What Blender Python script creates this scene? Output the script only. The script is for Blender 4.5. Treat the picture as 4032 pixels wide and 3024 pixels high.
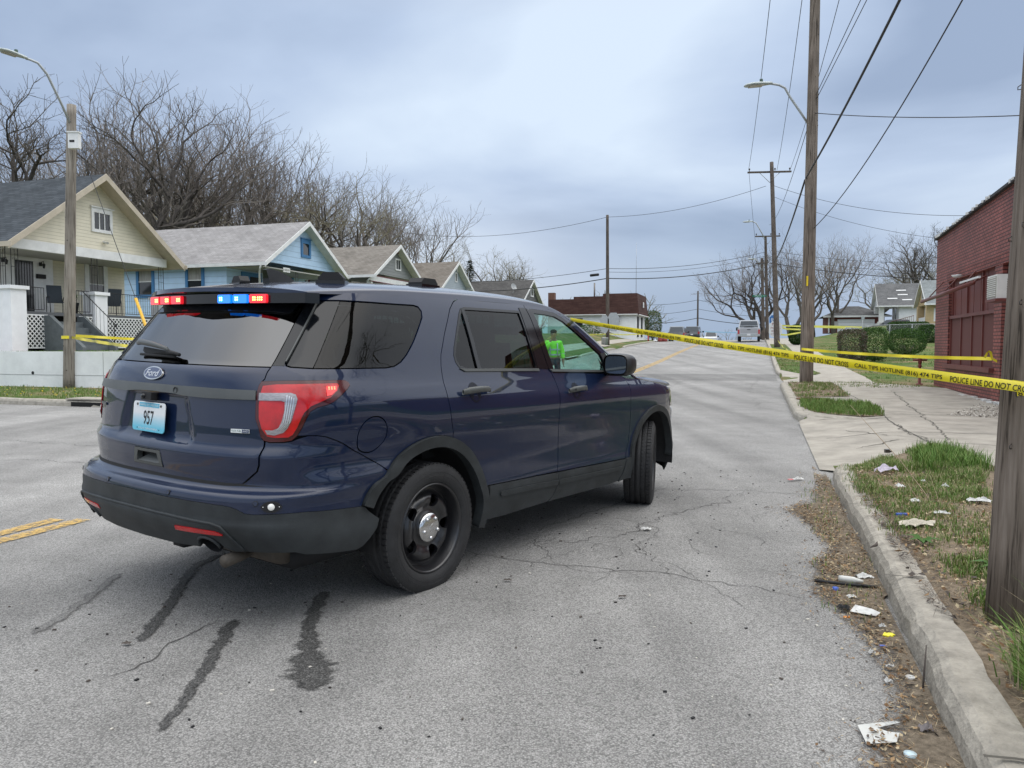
import bpy, bmesh, math, random
from mathutils import Vector, Matrix, Euler, noise
from mathutils.geometry import delaunay_2d_cdt
PI=math.pi; rad=math.radians
D=bpy.data
sc=bpy.context.scene
for o in list(D.objects): D.objects.remove(o)
# ---------------------------------------------------------------- camera, sky, sun, exposure
cam_d=D.cameras.new("camera"); cam=D.objects.new("camera",cam_d); sc.collection.objects.link(cam)
CAMZ=1.364; PITCH=.0493; FPX=770.2
cam_d.sensor_width=36.0; cam_d.lens=36.0*FPX/1024; cam_d.clip_start=.05; cam_d.clip_end=3000
cam.location=(0,0,CAMZ); cam.rotation_euler=(PI/2-PITCH,0,0); sc.camera=cam
sc.render.resolution_x=1024; sc.render.resolution_y=768
sc.view_settings.view_transform='Standard'; sc.view_settings.look='None'; sc.view_settings.exposure=.28; sc.view_settings.gamma=1
SUN_EL=rad(52); SUN_AZ=rad(68)   # azimuth clockwise from +Y
w=D.worlds.new("World"); sc.world=w; w.use_nodes=True
nt=w.node_tree; N=nt.nodes; Lk=nt.links; N.clear()
def _n(t,**k):
    n=N.new(t)
    for a,b in k.items(): setattr(n,a,b)
    return n
out=_n('ShaderNodeOutputWorld'); bg=_n('ShaderNodeBackground'); bg2=_n('ShaderNodeBackground'); add=_n('ShaderNodeAddShader')
sky=_n('ShaderNodeTexSky'); sky.sky_type='NISHITA'; sky.sun_disc=False; sky.sun_elevation=SUN_EL; sky.sun_rotation=SUN_AZ
sky.air_density=1.5; sky.dust_density=3.0
bg2.inputs[1].default_value=.006; Lk.new(sky.outputs[0],bg2.inputs[0])
tc=_n('ShaderNodeTexCoord'); sx=_n('ShaderNodeSeparateXYZ'); Lk.new(tc.outputs['Generated'],sx.inputs[0])
def mth(op,a,b=None,c=None):
    n=_n('ShaderNodeMath',operation=op)
    for i,v in enumerate((a,b,c)):
        if v is None: continue
        if isinstance(v,(int,float)): n.inputs[i].default_value=v
        else: Lk.new(v,n.inputs[i])
    return n.outputs[0]
zc=mth('ADD',mth('MAXIMUM',sx.outputs[2],0.0),.16)
cx=_n('ShaderNodeCombineXYZ'); Lk.new(mth('DIVIDE',sx.outputs[0],zc),cx.inputs[0]); Lk.new(mth('DIVIDE',sx.outputs[1],zc),cx.inputs[1])
mp=_n('ShaderNodeMapping'); mp.inputs['Location'].default_value=(3.1,.35,0); mp.inputs['Rotation'].default_value=(0,0,.5); mp.inputs['Scale'].default_value=(.75,.75,1); Lk.new(cx.outputs[0],mp.inputs[0])
nz=_n('ShaderNodeTexNoise'); nz.inputs['Scale'].default_value=.9; nz.inputs['Detail'].default_value=7; nz.inputs['Roughness'].default_value=.46; nz.inputs['Distortion'].default_value=.25; Lk.new(mp.outputs[0],nz.inputs[0])
cr=_n('ShaderNodeValToRGB'); Lk.new(nz.outputs[0],cr.inputs[0]); e=cr.color_ramp.elements
e[0].position=.37; e[0].color=(.26,.335,.475,1); e[1].position=.63; e[1].color=(.58,.675,.80,1)
m_=e.new(.5); m_.color=(.41,.50,.655,1)
# low band: pale to the left of the street, slate blue over the crest of the hill
az=_n('ShaderNodeMath',operation='ARCTAN2'); Lk.new(sx.outputs[0],az.inputs[0]); Lk.new(sx.outputs[1],az.inputs[1])
hr=_n('ShaderNodeValToRGB'); Lk.new(mth('MULTIPLY_ADD',az.outputs[0],1/1.6,.5),hr.inputs[0]); e=hr.color_ramp.elements
e[0].position=.10; e[0].color=(.52,.575,.665,1); e[1].position=.95; e[1].color=(.38,.47,.60,1)
for p_,c_ in ((.36,(.55,.61,.70,1)),(.50,(.49,.55,.65,1)),(.60,(.31,.39,.52,1)),(.70,(.29,.375,.51,1)),(.80,(.37,.45,.585,1))): e.new(p_).color=c_
el=_n('ShaderNodeMapRange'); el.inputs[1].default_value=.03; el.inputs[2].default_value=.24; el.inputs[3].default_value=1; el.inputs[4].default_value=0; el.interpolation_type='SMOOTHSTEP'; Lk.new(sx.outputs[2],el.inputs[0])
mx=_n('ShaderNodeMix'); mx.data_type='RGBA'; Lk.new(el.outputs[0],mx.inputs[0]); Lk.new(cr.outputs[0],mx.inputs[6]); Lk.new(hr.outputs[0],mx.inputs[7])
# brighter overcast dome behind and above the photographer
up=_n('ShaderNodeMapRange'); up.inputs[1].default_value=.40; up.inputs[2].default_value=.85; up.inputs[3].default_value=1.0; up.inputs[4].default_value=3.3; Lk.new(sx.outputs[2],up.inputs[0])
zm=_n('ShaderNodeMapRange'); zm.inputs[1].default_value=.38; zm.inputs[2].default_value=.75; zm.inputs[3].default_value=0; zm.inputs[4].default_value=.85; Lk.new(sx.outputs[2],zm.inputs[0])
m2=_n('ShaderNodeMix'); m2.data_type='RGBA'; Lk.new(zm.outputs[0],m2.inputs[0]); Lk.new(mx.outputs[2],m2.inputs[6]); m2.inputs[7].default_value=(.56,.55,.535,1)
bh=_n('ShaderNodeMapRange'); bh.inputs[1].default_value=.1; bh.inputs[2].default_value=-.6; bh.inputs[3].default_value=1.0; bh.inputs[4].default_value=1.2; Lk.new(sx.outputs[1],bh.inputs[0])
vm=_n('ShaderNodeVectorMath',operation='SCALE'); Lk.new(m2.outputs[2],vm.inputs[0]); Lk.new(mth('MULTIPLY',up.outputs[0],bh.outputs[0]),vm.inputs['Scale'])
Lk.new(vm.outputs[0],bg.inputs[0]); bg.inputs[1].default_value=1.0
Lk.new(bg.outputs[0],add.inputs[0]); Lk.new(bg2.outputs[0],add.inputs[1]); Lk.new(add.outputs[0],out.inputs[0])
sl=D.lights.new("sun",'SUN'); sl.energy=.85; sl.angle=rad(100); sl.color=(1,.93,.82); so=D.objects.new("sun",sl); sc.collection.objects.link(so)
so.rotation_euler=Euler((PI/2-SUN_EL,0,-SUN_AZ+PI),'XYZ')
# ---------------------------------------------------------------- helpers
TH=rad(17.7); CT,ST=math.cos(TH),math.sin(TH)
def R(u,v,z=0.0):      # street frame (u across to the right, v up the street) -> world
    return Vector((u*CT+v*ST,-u*ST+v*CT,z))
def tag(o,label=None,cat=None,group=None,kind=None):
    if label: o['label']=label
    if cat: o['category']=cat
    if group: o['group']=group
    if kind: o['kind']=kind
    return o
def empty(name,loc=(0,0,0),rz=0.0,parent=None,rx=0.0):
    o=D.objects.new(name,None); sc.collection.objects.link(o); o.location=loc; o.rotation_euler=(rx,0,rz); o.empty_display_size=.2
    if parent: o.parent=parent
    return o
MATS={}
def M(name,col,rough=.6,var=.0,scale=6.0,bump=0.0,bscale=60.0,spec=.5,metal=0.0,coat=0.0,crough=.03,emit=None,estr=0.0,var2=None,detail=4,stretch=None):
    if name in MATS: return MATS[name]
    m=D.materials.new(name); m.use_nodes=True; t=m.node_tree; b=t.nodes['Principled BSDF']
    b.inputs['Base Color'].default_value=(*col,1); b.inputs['Roughness'].default_value=rough; b.inputs['Metallic'].default_value=metal
    b.inputs['Specular IOR Level'].default_value=spec
    if coat: b.inputs['Coat Weight'].default_value=coat; b.inputs['Coat Roughness'].default_value=crough
    if emit: b.inputs['Emission Color'].default_value=(*emit,1); b.inputs['Emission Strength'].default_value=estr
    if var or bump:
        tc=t.nodes.new('ShaderNodeTexCoord'); src=tc.outputs['Object']
        if stretch:
            mp=t.nodes.new('ShaderNodeMapping'); mp.inputs['Scale'].default_value=stretch; t.links.new(src,mp.inputs[0]); src=mp.outputs[0]
    if var:
        n=t.nodes.new('ShaderNodeTexNoise'); n.inputs['Scale'].default_value=scale; n.inputs['Detail'].default_value=detail; n.inputs['Roughness'].default_value=.65; t.links.new(src,n.inputs[0])
        r=t.nodes.new('ShaderNodeValToRGB'); t.links.new(n.outputs[0],r.inputs[0]); e=r.color_ramp.elements
        e[0].position=.3; e[1].position=.7
        c2=var2 or tuple(min(1,c*(1+var)) for c in col); c1=tuple(c*(1-var) for c in col) if not var2 else col
        e[0].color=(*c1,1); e[1].color=(*c2,1); t.links.new(r.outputs[0],b.inputs['Base Color'])
    if bump:
        n=t.nodes.new('ShaderNodeTexNoise'); n.inputs['Scale'].default_value=bscale; n.inputs['Detail'].default_value=3; t.links.new(src,n.inputs[0])
        bp=t.nodes.new('ShaderNodeBump'); bp.inputs['Strength'].default_value=bump; bp.inputs['Distance'].default_value=.02; t.links.new(n.outputs[0],bp.inputs['Height']); t.links.new(bp.outputs[0],b.inputs['Normal'])
    MATS[name]=m; return m
def glass(name,tint,gloss=1.0,rough=.0,ior=1.5):
    if name in MATS: return MATS[name]
    m=D.materials.new(name); m.use_nodes=True; t=m.node_tree; t.nodes.clear()
    o=t.nodes.new('ShaderNodeOutputMaterial'); mx=t.nodes.new('ShaderNodeMixShader'); tr=t.nodes.new('ShaderNodeBsdfTransparent'); g=t.nodes.new('ShaderNodeBsdfGlossy'); f=t.nodes.new('ShaderNodeFresnel'); ge=t.nodes.new('ShaderNodeNewGeometry'); mr=t.nodes.new('ShaderNodeMapRange'); mr.inputs[3].default_value=ior; mr.inputs[4].default_value=1/ior; t.links.new(ge.outputs['Backfacing'],mr.inputs[0]); t.links.new(mr.outputs[0],f.inputs[0])
    tr.inputs[0].default_value=(*tint,1); g.inputs[0].default_value=(gloss,gloss,gloss,1); g.inputs['Roughness'].default_value=rough
    t.links.new(f.outputs[0],mx.inputs[0]); t.links.new(tr.outputs[0],mx.inputs[1]); t.links.new(g.outputs[0],mx.inputs[2]); t.links.new(mx.outputs[0],o.inputs[0])
    MATS[name]=m; return m
def edge_alpha(m,scale=40.0,lo=.25,hi=.75,scale2=None,amp=1.0):
    # ragged, soft border: vertex attribute 'edge' (0 rim .. 1 middle) broken up by noise
    t=m.node_tree; b=t.nodes['Principled BSDF']; a=t.nodes.new('ShaderNodeAttribute'); a.attribute_name='edge'
    tc=t.nodes.new('ShaderNodeTexCoord'); n=t.nodes.new('ShaderNodeTexNoise'); n.inputs['Scale'].default_value=scale; n.inputs['Detail'].default_value=5; n.inputs['Roughness'].default_value=.7; t.links.new(tc.outputs['Object'],n.inputs[0])
    k=t.nodes.new('ShaderNodeMath'); k.operation='MULTIPLY_ADD'; k.inputs[1].default_value=amp; k.inputs[2].default_value=-.5*amp; t.links.new(n.outputs[0],k.inputs[0])
    ad=t.nodes.new('ShaderNodeMath'); ad.operation='ADD'; t.links.new(a.outputs['Fac'],ad.inputs[0]); t.links.new(k.outputs[0],ad.inputs[1])
    r=t.nodes.new('ShaderNodeMapRange'); r.inputs[1].default_value=lo; r.inputs[2].default_value=hi; t.links.new(ad.outputs[0],r.inputs[0]); t.links.new(r.outputs[0],b.inputs['Alpha'])
class MB:
    def __init__(s): s.at={};s.v=[];s.f=[];s.m=[];s.sm=[];s.mats=[];s.n={}
    def mi(s,mat):
        if mat not in s.mats: s.mats.append(mat)
        return s.mats.index(mat)
    def add(s,vs,fs,mat,T=None,smooth=False,nrm=None):
        b=len(s.v); k=s.mi(mat)
        if T is not None: vs=[T@Vector(p) for p in vs]
        s.v.extend(tuple(p) for p in vs); s.f.extend([tuple(i+b for i in f) for f in fs]); s.m.extend([k]*len(fs)); s.sm.extend([smooth]*len(fs))
        if nrm:
            for i,n in enumerate(nrm): s.n[b+i]=n
        return b
    def box(s,c,d,mat,T=None,rz=0.0,rot=None):
        x,y,z=d[0]/2,d[1]/2,d[2]/2
        vs=[Vector((a,b_,c_)) for a in (-x,x) for b_ in (-y,y) for c_ in (-z,z)]
        if rot is not None: vs=[rot@v for v in vs]
        elif rz: m=Matrix.Rotation(rz,3,'Z'); vs=[m@v for v in vs]
        vs=[v+Vector(c) for v in vs]
        s.add(vs,[(0,1,3,2),(4,6,7,5),(0,4,5,1),(2,3,7,6),(0,2,6,4),(1,5,7,3)],mat,T)
    def prism(s,pts,a,b,mat,axis='z',T=None):
        # pts 2D outline; extrude between a and b on axis
        def mk(p,h):
            return {'z':(p[0],p[1],h),'y':(p[0],h,p[1]),'x':(h,p[0],p[1])}[axis]
        n=len(pts); vs=[mk(p,a) for p in pts]+[mk(p,b) for p in pts]
        fs=[tuple(range(n))[::-1],tuple(range(n,2*n))]+[(i,(i+1)%n,(i+1)%n+n,i+n) for i in range(n)]
        s.add(vs,fs,mat,T)
    def tube(s,path,r,mat,n=8,T=None,caps=True,smooth=True):
        P=[Vector(p) for p in path]; k=len(P); rs=r if isinstance(r,(list,tuple)) else [r]*k
        vs=[];fs=[]; up=None
        for i,p in enumerate(P):
            d=(P[min(i+1,k-1)]-P[max(i-1,0)])
            if d.length<1e-9: d=Vector((0,0,1))
            d.normalize()
            if up is None: up=Vector((0,0,1)) if abs(d.z)<.9 else Vector((1,0,0))
            a=d.cross(up); 
            if a.length<1e-6: a=d.orthogonal()
            a.normalize(); b=a.cross(d).normalized(); up=b
            for j in range(n):
                an=2*PI*j/n; vs.append(p+(a*math.cos(an)+b*math.sin(an))*rs[i])
        for i in range(k-1):
            for j in range(n):
                fs.append((i*n+j,i*n+(j+1)%n,(i+1)*n+(j+1)%n,(i+1)*n+j))
        if caps: fs.append(tuple(range(n))[::-1]); fs.append(tuple((k-1)*n+j for j in range(n)))
        s.add(vs,fs,mat,T,smooth)
    def lathe(s,prof,mat,n=32,T=None,smooth=True,a0=0,a1=2*PI):
        # prof [(r,h)] about z
        full=abs(a1-a0-2*PI)<1e-6; m=n if full else n+1
        vs=[(r*math.cos(a0+(a1-a0)*j/n),r*math.sin(a0+(a1-a0)*j/n),h) for r,h in prof for j in range(m)]
        fs=[]
        for i in range(len(prof)-1):
            for j in range(n):
                j2=(j+1)%m if full else j+1
                fs.append((i*m+j,i*m+j2,(i+1)*m+j2,(i+1)*m+j))
        s.add(vs,fs,mat,T,smooth)
    def build(s,name,parent=None,loc=None,rz=0.0,**tags):
        me=D.meshes.new(name); me.from_pydata(s.v,[],s.f)
        for m in s.mats: me.materials.append(m)
        me.polygons.foreach_set('material_index',s.m); me.polygons.foreach_set('use_smooth',s.sm)
        me.update()
        if s.n:
            nn=[s.n.get(i,(0,0,0)) for i in range(len(s.v))]
            try: me.normals_split_custom_set_from_vertices(nn)
            except Exception as ex: print('normals',ex)
        if s.at:
            at_=me.attributes.new('edge','FLOAT','POINT'); at_.data.foreach_set('value',[s.at.get(i,1.0) for i in range(len(s.v))])
        o=D.objects.new(name,me); sc.collection.objects.link(o)
        if parent: o.parent=parent
        if loc is not None: o.location=loc
        if rz: o.rotation_euler=(0,0,rz)
        if tags: tag(o,**tags)
        return o
_tx={}
def text_geo(s,bold=.0,space=1.0,align='CENTER'):
    key=(s,bold,space,align)
    if key not in _tx:
        c=D.curves.new('txt','FONT'); c.body=s; c.size=1; c.offset=bold; c.space_character=space; c.align_x=align; c.align_y='CENTER'; c.resolution_u=3
        o=D.objects.new('txt',c); me=D.meshes.new_from_object(o)
        vs=[tuple(v.co) for v in me.vertices]; fs=[tuple(p.vertices) for p in me.polygons]
        D.objects.remove(o); D.meshes.remove(me); D.curves.remove(c)
        _tx[key]=(vs,fs)
    return _tx[key]
def put_text(mb,s,T,w,h,mat,bold=0.0,depth=0.0):
    # text in local XY plane of T, scaled to width w and height h
    vs,fs=text_geo(s,bold)
    if not vs: return
    x0=min(v[0] for v in vs);x1=max(v[0] for v in vs);y0=min(v[1] for v in vs);y1=max(v[1] for v in vs)
    q=[((v[0]-(x0+x1)/2)/(x1-x0)*w,(v[1]-(y0+y1)/2)/(y1-y0)*h,0) for v in vs]
    mb.add(q,fs,mat,T)
def plane_T(o,ex,ey):
    ex=Vector(ex).normalized(); ey=Vector(ey); ey=(ey-ex*ey.dot(ex)).normalized(); ez=ex.cross(ey)
    m=Matrix.Identity(4)
    for i in range(3): m[i][0],m[i][1],m[i][2],m[i][3]=ex[i],ey[i],ez[i],o[i]
    return m
def inpoly(x,y,P):
    c=False; n=len(P); j=n-1
    for i in range(n):
        xi,yi=P[i];xj,yj=P[j]
        if (yi>y)!=(yj>y) and x<(xj-xi)*(y-yi)/(yj-yi)+xi: c=not c
        j=i
    return c
def area2(P): return sum(P[i-1][0]*P[i][1]-P[i][0]*P[i-1][1] for i in range(len(P)))/2
def inset(P,d):
    if not d: return list(P)
    if area2(P)<0: P=P[::-1]
    n=len(P); o=[]
    for i in range(n):
        a,b,c=P[i-1],P[i],P[(i+1)%n]
        e1=(b[0]-a[0],b[1]-a[1]);e2=(c[0]-b[0],c[1]-b[1]); l1=math.hypot(*e1) or 1e-9;l2=math.hypot(*e2) or 1e-9
        n1=(-e1[1]/l1,e1[0]/l1);n2=(-e2[1]/l2,e2[0]/l2); m=(n1[0]+n2[0],n1[1]+n2[1]); l=math.hypot(*m) or 1e-9
        k=d/max(.4,(m[0]*n1[0]+m[1]*n1[1])/l); o.append((b[0]+m[0]/l*k,b[1]+m[1]/l*k))
    return o
def dens(P,res,closed=True):
    o=[]; n=len(P)
    for i in range(n if closed else n-1):
        a,b=P[i],P[(i+1)%n]; k=max(1,int(math.ceil(math.hypot(b[0]-a[0],b[1]-a[1])/res)))
        for j in range(k): o.append((a[0]+(b[0]-a[0])*j/k,a[1]+(b[1]-a[1])*j/k))
    if not closed: o.append(P[-1])
    return o
def rnd(P,it=1,keep=()):
    # chaikin smoothing of a closed polygon
    for _ in range(it):
        o=[]; n=len(P)
        for i in range(n):
            a,b=P[i],P[(i+1)%n]; o+= [(a[0]*.75+b[0]*.25,a[1]*.75+b[1]*.25),(a[0]*.25+b[0]*.75,a[1]*.25+b[1]*.75)]
        P=o
    return P
def tri2d(outer,holes=(),res=.04):
    outer=dens(outer,res); holes=[dens(h,res) for h in holes]
    V=[];E=[]
    for L_ in [outer]+holes:
        b=len(V); V+=L_; n=len(L_); E+=[(b+i,b+(i+1)%n) for i in range(n)]
    xs=[p[0] for p in outer]; ys=[p[1] for p in outer]
    # boundary hash for minimum distance
    cell=res*.6; H={(int(p[0]//cell),int(p[1]//cell)) for p in V}
    r=res; row=0; y=min(ys)+r/2
    while y<max(ys):
        x=min(xs)+(r/2 if row%2 else r*.95)
        while x<max(xs):
            c=(int(x//cell),int(y//cell))
            if c not in H and inpoly(x,y,outer) and not any(inpoly(x,y,h) for h in holes): V.append((x,y))
            x+=r
        y+=r; row+=1
    vo,eo,fo,_,_,_=delaunay_2d_cdt([Vector(p) for p in V],E,[],0,1e-6)
    F=[]
    for f in fo:
        cx=sum(vo[i][0] for i in f)/3; cy=sum(vo[i][1] for i in f)/3
        if inpoly(cx,cy,outer) and not any(inpoly(cx,cy,h) for h in holes): F.append(tuple(f))
    return [tuple(v) for v in vo],F
# ---------------------------------------------------------------- terrain, road, kerbs, pavements
class Crl:
    def __init__(s,pts): s.p=pts
    def __call__(s,v):
        p=s.p
        if v<=p[0][0]: return p[0][1]
        for a,b in zip(p,p[1:]):
            if v<=b[0]:
                t=(v-a[0])/(b[0]-a[0]); t=t if True else t; return a[1]+(b[1]-a[1])*t
        return p[-1][1]
def _ss(a,b,x):
    x=min(1.0,max(0.0,(x-a)/(b-a))); return x*x*(3-2*x)
import bisect
_HX=[-60,16,20,24,31,40,52,68,80,95,103,112,140,200,400,1500]; _HZ=[0,0,.02,.08,.22,.5,.97,1.5,1.85,2.12,2.15,1.9,.3,-3,-8,-14]
def _hm(i):
    x,y=_HX,_HZ; n=len(x)
    d=lambda k:(y[k+1]-y[k])/(x[k+1]-x[k])
    if i==0 or i==n-1: return d(0) if i==0 else d(n-2)
    a,b=d(i-1),d(i); return 0 if a*b<=0 else 2*a*b/(a+b)
def hr(v):
    if v<=_HX[0]: return _HZ[0]
    if v>=_HX[-1]: return _HZ[-1]
    i=bisect.bisect_right(_HX,v)-1; h=_HX[i+1]-_HX[i]; t=(v-_HX[i])/h
    return _HZ[i]*(1+2*t)*(1-t)**2+_hm(i)*h*t*(1-t)**2+_HZ[i+1]*t*t*(3-2*t)+_hm(i+1)*h*t*t*(t-1)
def rz(u,v): return hr(v)+.018*min(0,max(u,-14))*_ss(20,50,v)*(1-_ss(100,130,v))
def apron(v): return max(_ss(8.35,8.95,v)*(1-_ss(13.9,14.6,v)),_ss(25.6,26.2,v)*(1-_ss(28.8,29.6,v)))
def zr(u,v):      # right-hand footway / verge level
    return rz(u,v)+.14-.13*apron(v)*(1-_ss(.7,2.0,u))+.0*u
yard=Crl([(17.8,1.12),(24,1.2),(30,1.3),(33,1.85),(42,2.1),(47,2.25),(60,2.4),(75,2.6),(82,2.75),(100,2.9),(130,2.2),(200,-2),(400,-8),(1500,-14)])
def G(u,v):
    if -11.15<u<.80: return rz(u,v)-.12
    if u<=-11.15:
        side=rz(-11,v)+.13
        if v<13.55 and v>1.5: return -.12
        if v<=1.5: return .12
        if v<=18.0: return side
        y=yard(v)
        if v<31: k=_ss(-15.5,-15.6,u) if False else (1.0 if u<-15.55 else 0.0)
        else: k=_ss(-12.6,-17.5,u)
        return side*(1-k)+max(y,side)*k
    base=zr(u,v)-.02
    k=_ss(5,14,u)*_ss(66,100,v)
    return base+k*1.35*(1-_ss(130,200,v))+.15*_ss(3.6,12,u)*_ss(26,40,v)
def lawnmat():
    m=D.materials.new('lawn and soil'); m.use_nodes=True; t=m.node_tree; b=t.nodes['Principled BSDF']; b.inputs['Roughness'].default_value=.95; b.inputs['Specular IOR Level'].default_value=.15
    tc=t.nodes.new('ShaderNodeTexCoord')
    n=t.nodes.new('ShaderNodeTexNoise'); n.inputs['Scale'].default_value=.55; n.inputs['Detail'].default_value=9; n.inputs['Roughness'].default_value=.7; t.links.new(tc.outputs['Object'],n.inputs[0])
    r=t.nodes.new('ShaderNodeValToRGB'); e=r.color_ramp.elements; e[0].position=.36; e[0].color=(.055,.095,.022,1); e[1].position=.62; e[1].color=(.22,.17,.10,1); x=e.new(.48); x.color=(.085,.13,.035,1); x=e.new(.55); x.color=(.13,.13,.055,1)
    t.links.new(n.outputs[0],r.inputs[0])
    n2=t.nodes.new('ShaderNodeTexNoise'); n2.inputs['Scale'].default_value=28; n2.inputs['Detail'].default_value=6; t.links.new(tc.outputs['Object'],n2.inputs[0])
    mx=t.nodes.new('ShaderNodeMix'); mx.data_type='RGBA'; mx.blend_type='MULTIPLY'; mx.inputs[0].default_value=.75; t.links.new(r.outputs[0],mx.inputs[6])
    r2=t.nodes.new('ShaderNodeValToRGB'); r2.color_ramp.elements[0].position=.3; r2.color_ramp.elements[0].color=(.45,.45,.42,1); r2.color_ramp.elements[1].position=.7; r2.color_ramp.elements[1].color=(1.4,1.4,1.3,1); t.links.new(n2.outputs[0],r2.inputs[0]); t.links.new(r2.outputs[0],mx.inputs[7]); t.links.new(mx.outputs[2],b.inputs['Base Color'])
    bp=t.nodes.new('ShaderNodeBump'); bp.inputs['Strength'].default_value=.6; bp.inputs['Distance'].default_value=.05; t.links.new(n2.outputs[0],bp.inputs['Height']); t.links.new(bp.outputs[0],b.inputs['Normal'])
    return m
lawn=lawnmat()
soil=M('soil and dead leaves',(.20,.16,.115),.95,var=.45,scale=30,bump=.6,bscale=80,spec=.1,detail=8)
def frange(a,b,s):
    o=[];x=a
    while x<b-1e-6: o.append(x); x+=s
    return o
def sheet(mb,us,vs,fz,mat,keep=None,smooth=True):
    V=[R(u,v,fz(u,v)) for u in us for v in vs]; n=len(vs); F=[]
    for i in range(len(us)-1):
        for j in range(n-1):
            if keep is None or keep((us[i]+us[i+1])/2,(vs[j]+vs[j+1])/2): F.append((i*n+j,(i+1)*n+j,(i+1)*n+j+1,i*n+j+1))
    mb.add(V,F,mat,None,smooth)
us=frange(-400,-60,20)+frange(-60,-18,3)+[-18,-17,-16,-15.6,-15.5,-14.5,-13.5,-12.6,-12,-11.2,-11.1,-8,-5,-2,.75,.82,.9,1.3,1.7,2.1,3,3.6,4.5,5,6,8,10,12,14,18,24,30,40,60,100,160,260,400]
vs=frange(-60,0,12)+[0,1.4,1.6]+frange(4,13,3)+[13.5,13.6,15,17.9,18.05]+frange(20,33,1.6)+frange(33,140,3.5)+frange(140,400,20)+frange(400,1500,110)
mb=MB(); sheet(mb,us,vs,G,lawn); mb.build('ground',kind='structure')
# asphalt: pale, worn, exposed aggregate
def asphmat(name,dark=1.0,wet=0.0):
    m=D.materials.new(name); m.use_nodes=True; t=m.node_tree; b=t.nodes['Principled BSDF']; L=t.links.new; nn=t.nodes.new
    b.inputs['Roughness'].default_value=.88-.45*wet; b.inputs['Specular IOR Level'].default_value=.3+.3*wet
    tc=nn('ShaderNodeTexCoord'); P=tc.outputs['Object']
    v=nn('ShaderNodeTexVoronoi'); v.inputs['Scale'].default_value=155; L(P,v.inputs[0])
    vr=nn('ShaderNodeValToRGB'); e=vr.color_ramp.elements; e[0].position=0; e[0].color=(.315,.308,.294,1); e[1].position=.78; e[1].color=(.15,.147,.141,1); x=e.new(.42); x.color=(.272,.266,.255,1); L(v.outputs['Distance'],vr.inputs[0])
    hs=nn('ShaderNodeSeparateColor'); L(v.outputs['Color'],hs.inputs[0])
    st=nn('ShaderNodeMapRange'); st.inputs[1].default_value=0; st.inputs[2].default_value=1; st.inputs[3].default_value=.83; st.inputs[4].default_value=1.24; L(hs.outputs[0],st.inputs[0])
    pw=nn('ShaderNodeMath'); pw.operation='POWER'; pw.inputs[1].default_value=1.6+3.2*(wet>0); L(st.outputs[0],pw.inputs[0])
    sc_=nn('ShaderNodeVectorMath'); sc_.operation='SCALE'; L(vr.outputs[0],sc_.inputs[0]); L(pw.outputs[0],sc_.inputs['Scale'])
    n=nn('ShaderNodeTexNoise'); n.inputs['Scale'].default_value=.35; n.inputs['Detail'].default_value=9; n.inputs['Roughness'].default_value=.62; L(P,n.inputs[0])
    r=nn('ShaderNodeMapRange'); r.inputs[1].default_value=.3; r.inputs[2].default_value=.7; r.inputs[3].default_value=.82*dark; r.inputs[4].default_value=1.22*dark; L(n.outputs[0],r.inputs[0])
    mpp=nn('ShaderNodeMapping'); mpp.inputs['Rotation'].default_value=(0,0,TH); mpp.inputs['Scale'].default_value=(1.1,.05,1); L(P,mpp.inputs[0])
    n7=nn('ShaderNodeTexNoise'); n7.inputs['Scale'].default_value=1.0; n7.inputs['Detail'].default_value=4; L(mpp.outputs[0],n7.inputs[0]); r7=nn('ShaderNodeMapRange'); r7.inputs[1].default_value=.35; r7.inputs[2].default_value=.65; r7.inputs[3].default_value=.80; r7.inputs[4].default_value=1.14; L(n7.outputs[0],r7.inputs[0])
    n8=nn('ShaderNodeTexNoise'); n8.inputs['Scale'].default_value=2.1; n8.inputs['Detail'].default_value=8; n8.inputs['Roughness'].default_value=.6; L(P,n8.inputs[0]); r8=nn('ShaderNodeMapRange'); r8.inputs[1].default_value=.35; r8.inputs[2].default_value=.65; r8.inputs[3].default_value=.90; r8.inputs[4].default_value=1.08; L(n8.outputs[0],r8.inputs[0])
    k7=nn('ShaderNodeMath'); k7.operation='MULTIPLY'; L(r7.outputs[0],k7.inputs[0]); L(r8.outputs[0],k7.inputs[1]); k8=nn('ShaderNodeMath'); k8.operation='MULTIPLY'; L(k7.outputs[0],k8.inputs[0]); L(r.outputs[0],k8.inputs[1])
    # slightly darker wheel paths and oil drip line along the lanes (object X/Y are world axes)
    s2=nn('ShaderNodeVectorMath'); s2.operation='SCALE'; L(sc_.outputs[0],s2.inputs[0]); L(k8.outputs[0],s2.inputs['Scale'])
    n3=nn('ShaderNodeTexNoise'); n3.inputs['Scale'].default_value=3.2; n3.inputs['Detail'].default_value=6; L(P,n3.inputs[0])
    sp=nn('ShaderNodeMapRange'); sp.inputs[1].default_value=.70; sp.inputs[2].default_value=.78; sp.inputs[3].default_value=0; sp.inputs[4].default_value=.45; L(n3.outputs[0],sp.inputs[0])
    mx=nn('ShaderNodeMix'); mx.data_type='RGBA'; L(sp.outputs[0],mx.inputs[0]); L(s2.outputs[0],mx.inputs[6]); mx.inputs[7].default_value=(.14,.138,.135,1); L(mx.outputs[2],b.inputs['Base Color'])
    n4=nn('ShaderNodeTexNoise'); n4.inputs['Scale'].default_value=160; n4.inputs['Detail'].default_value=2; L(P,n4.inputs[0])
    ad=nn('ShaderNodeMath'); ad.operation='SUBTRACT'; L(n4.outputs[0],ad.inputs[0]); L(v.outputs['Distance'],ad.inputs[1])
    bp=nn('ShaderNodeBump'); bp.inputs['Strength'].default_value=.55; bp.inputs['Distance'].default_value=.006; L(ad.outputs[0],bp.inputs['Height']); L(bp.outputs[0],b.inputs['Normal'])
    return m
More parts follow.
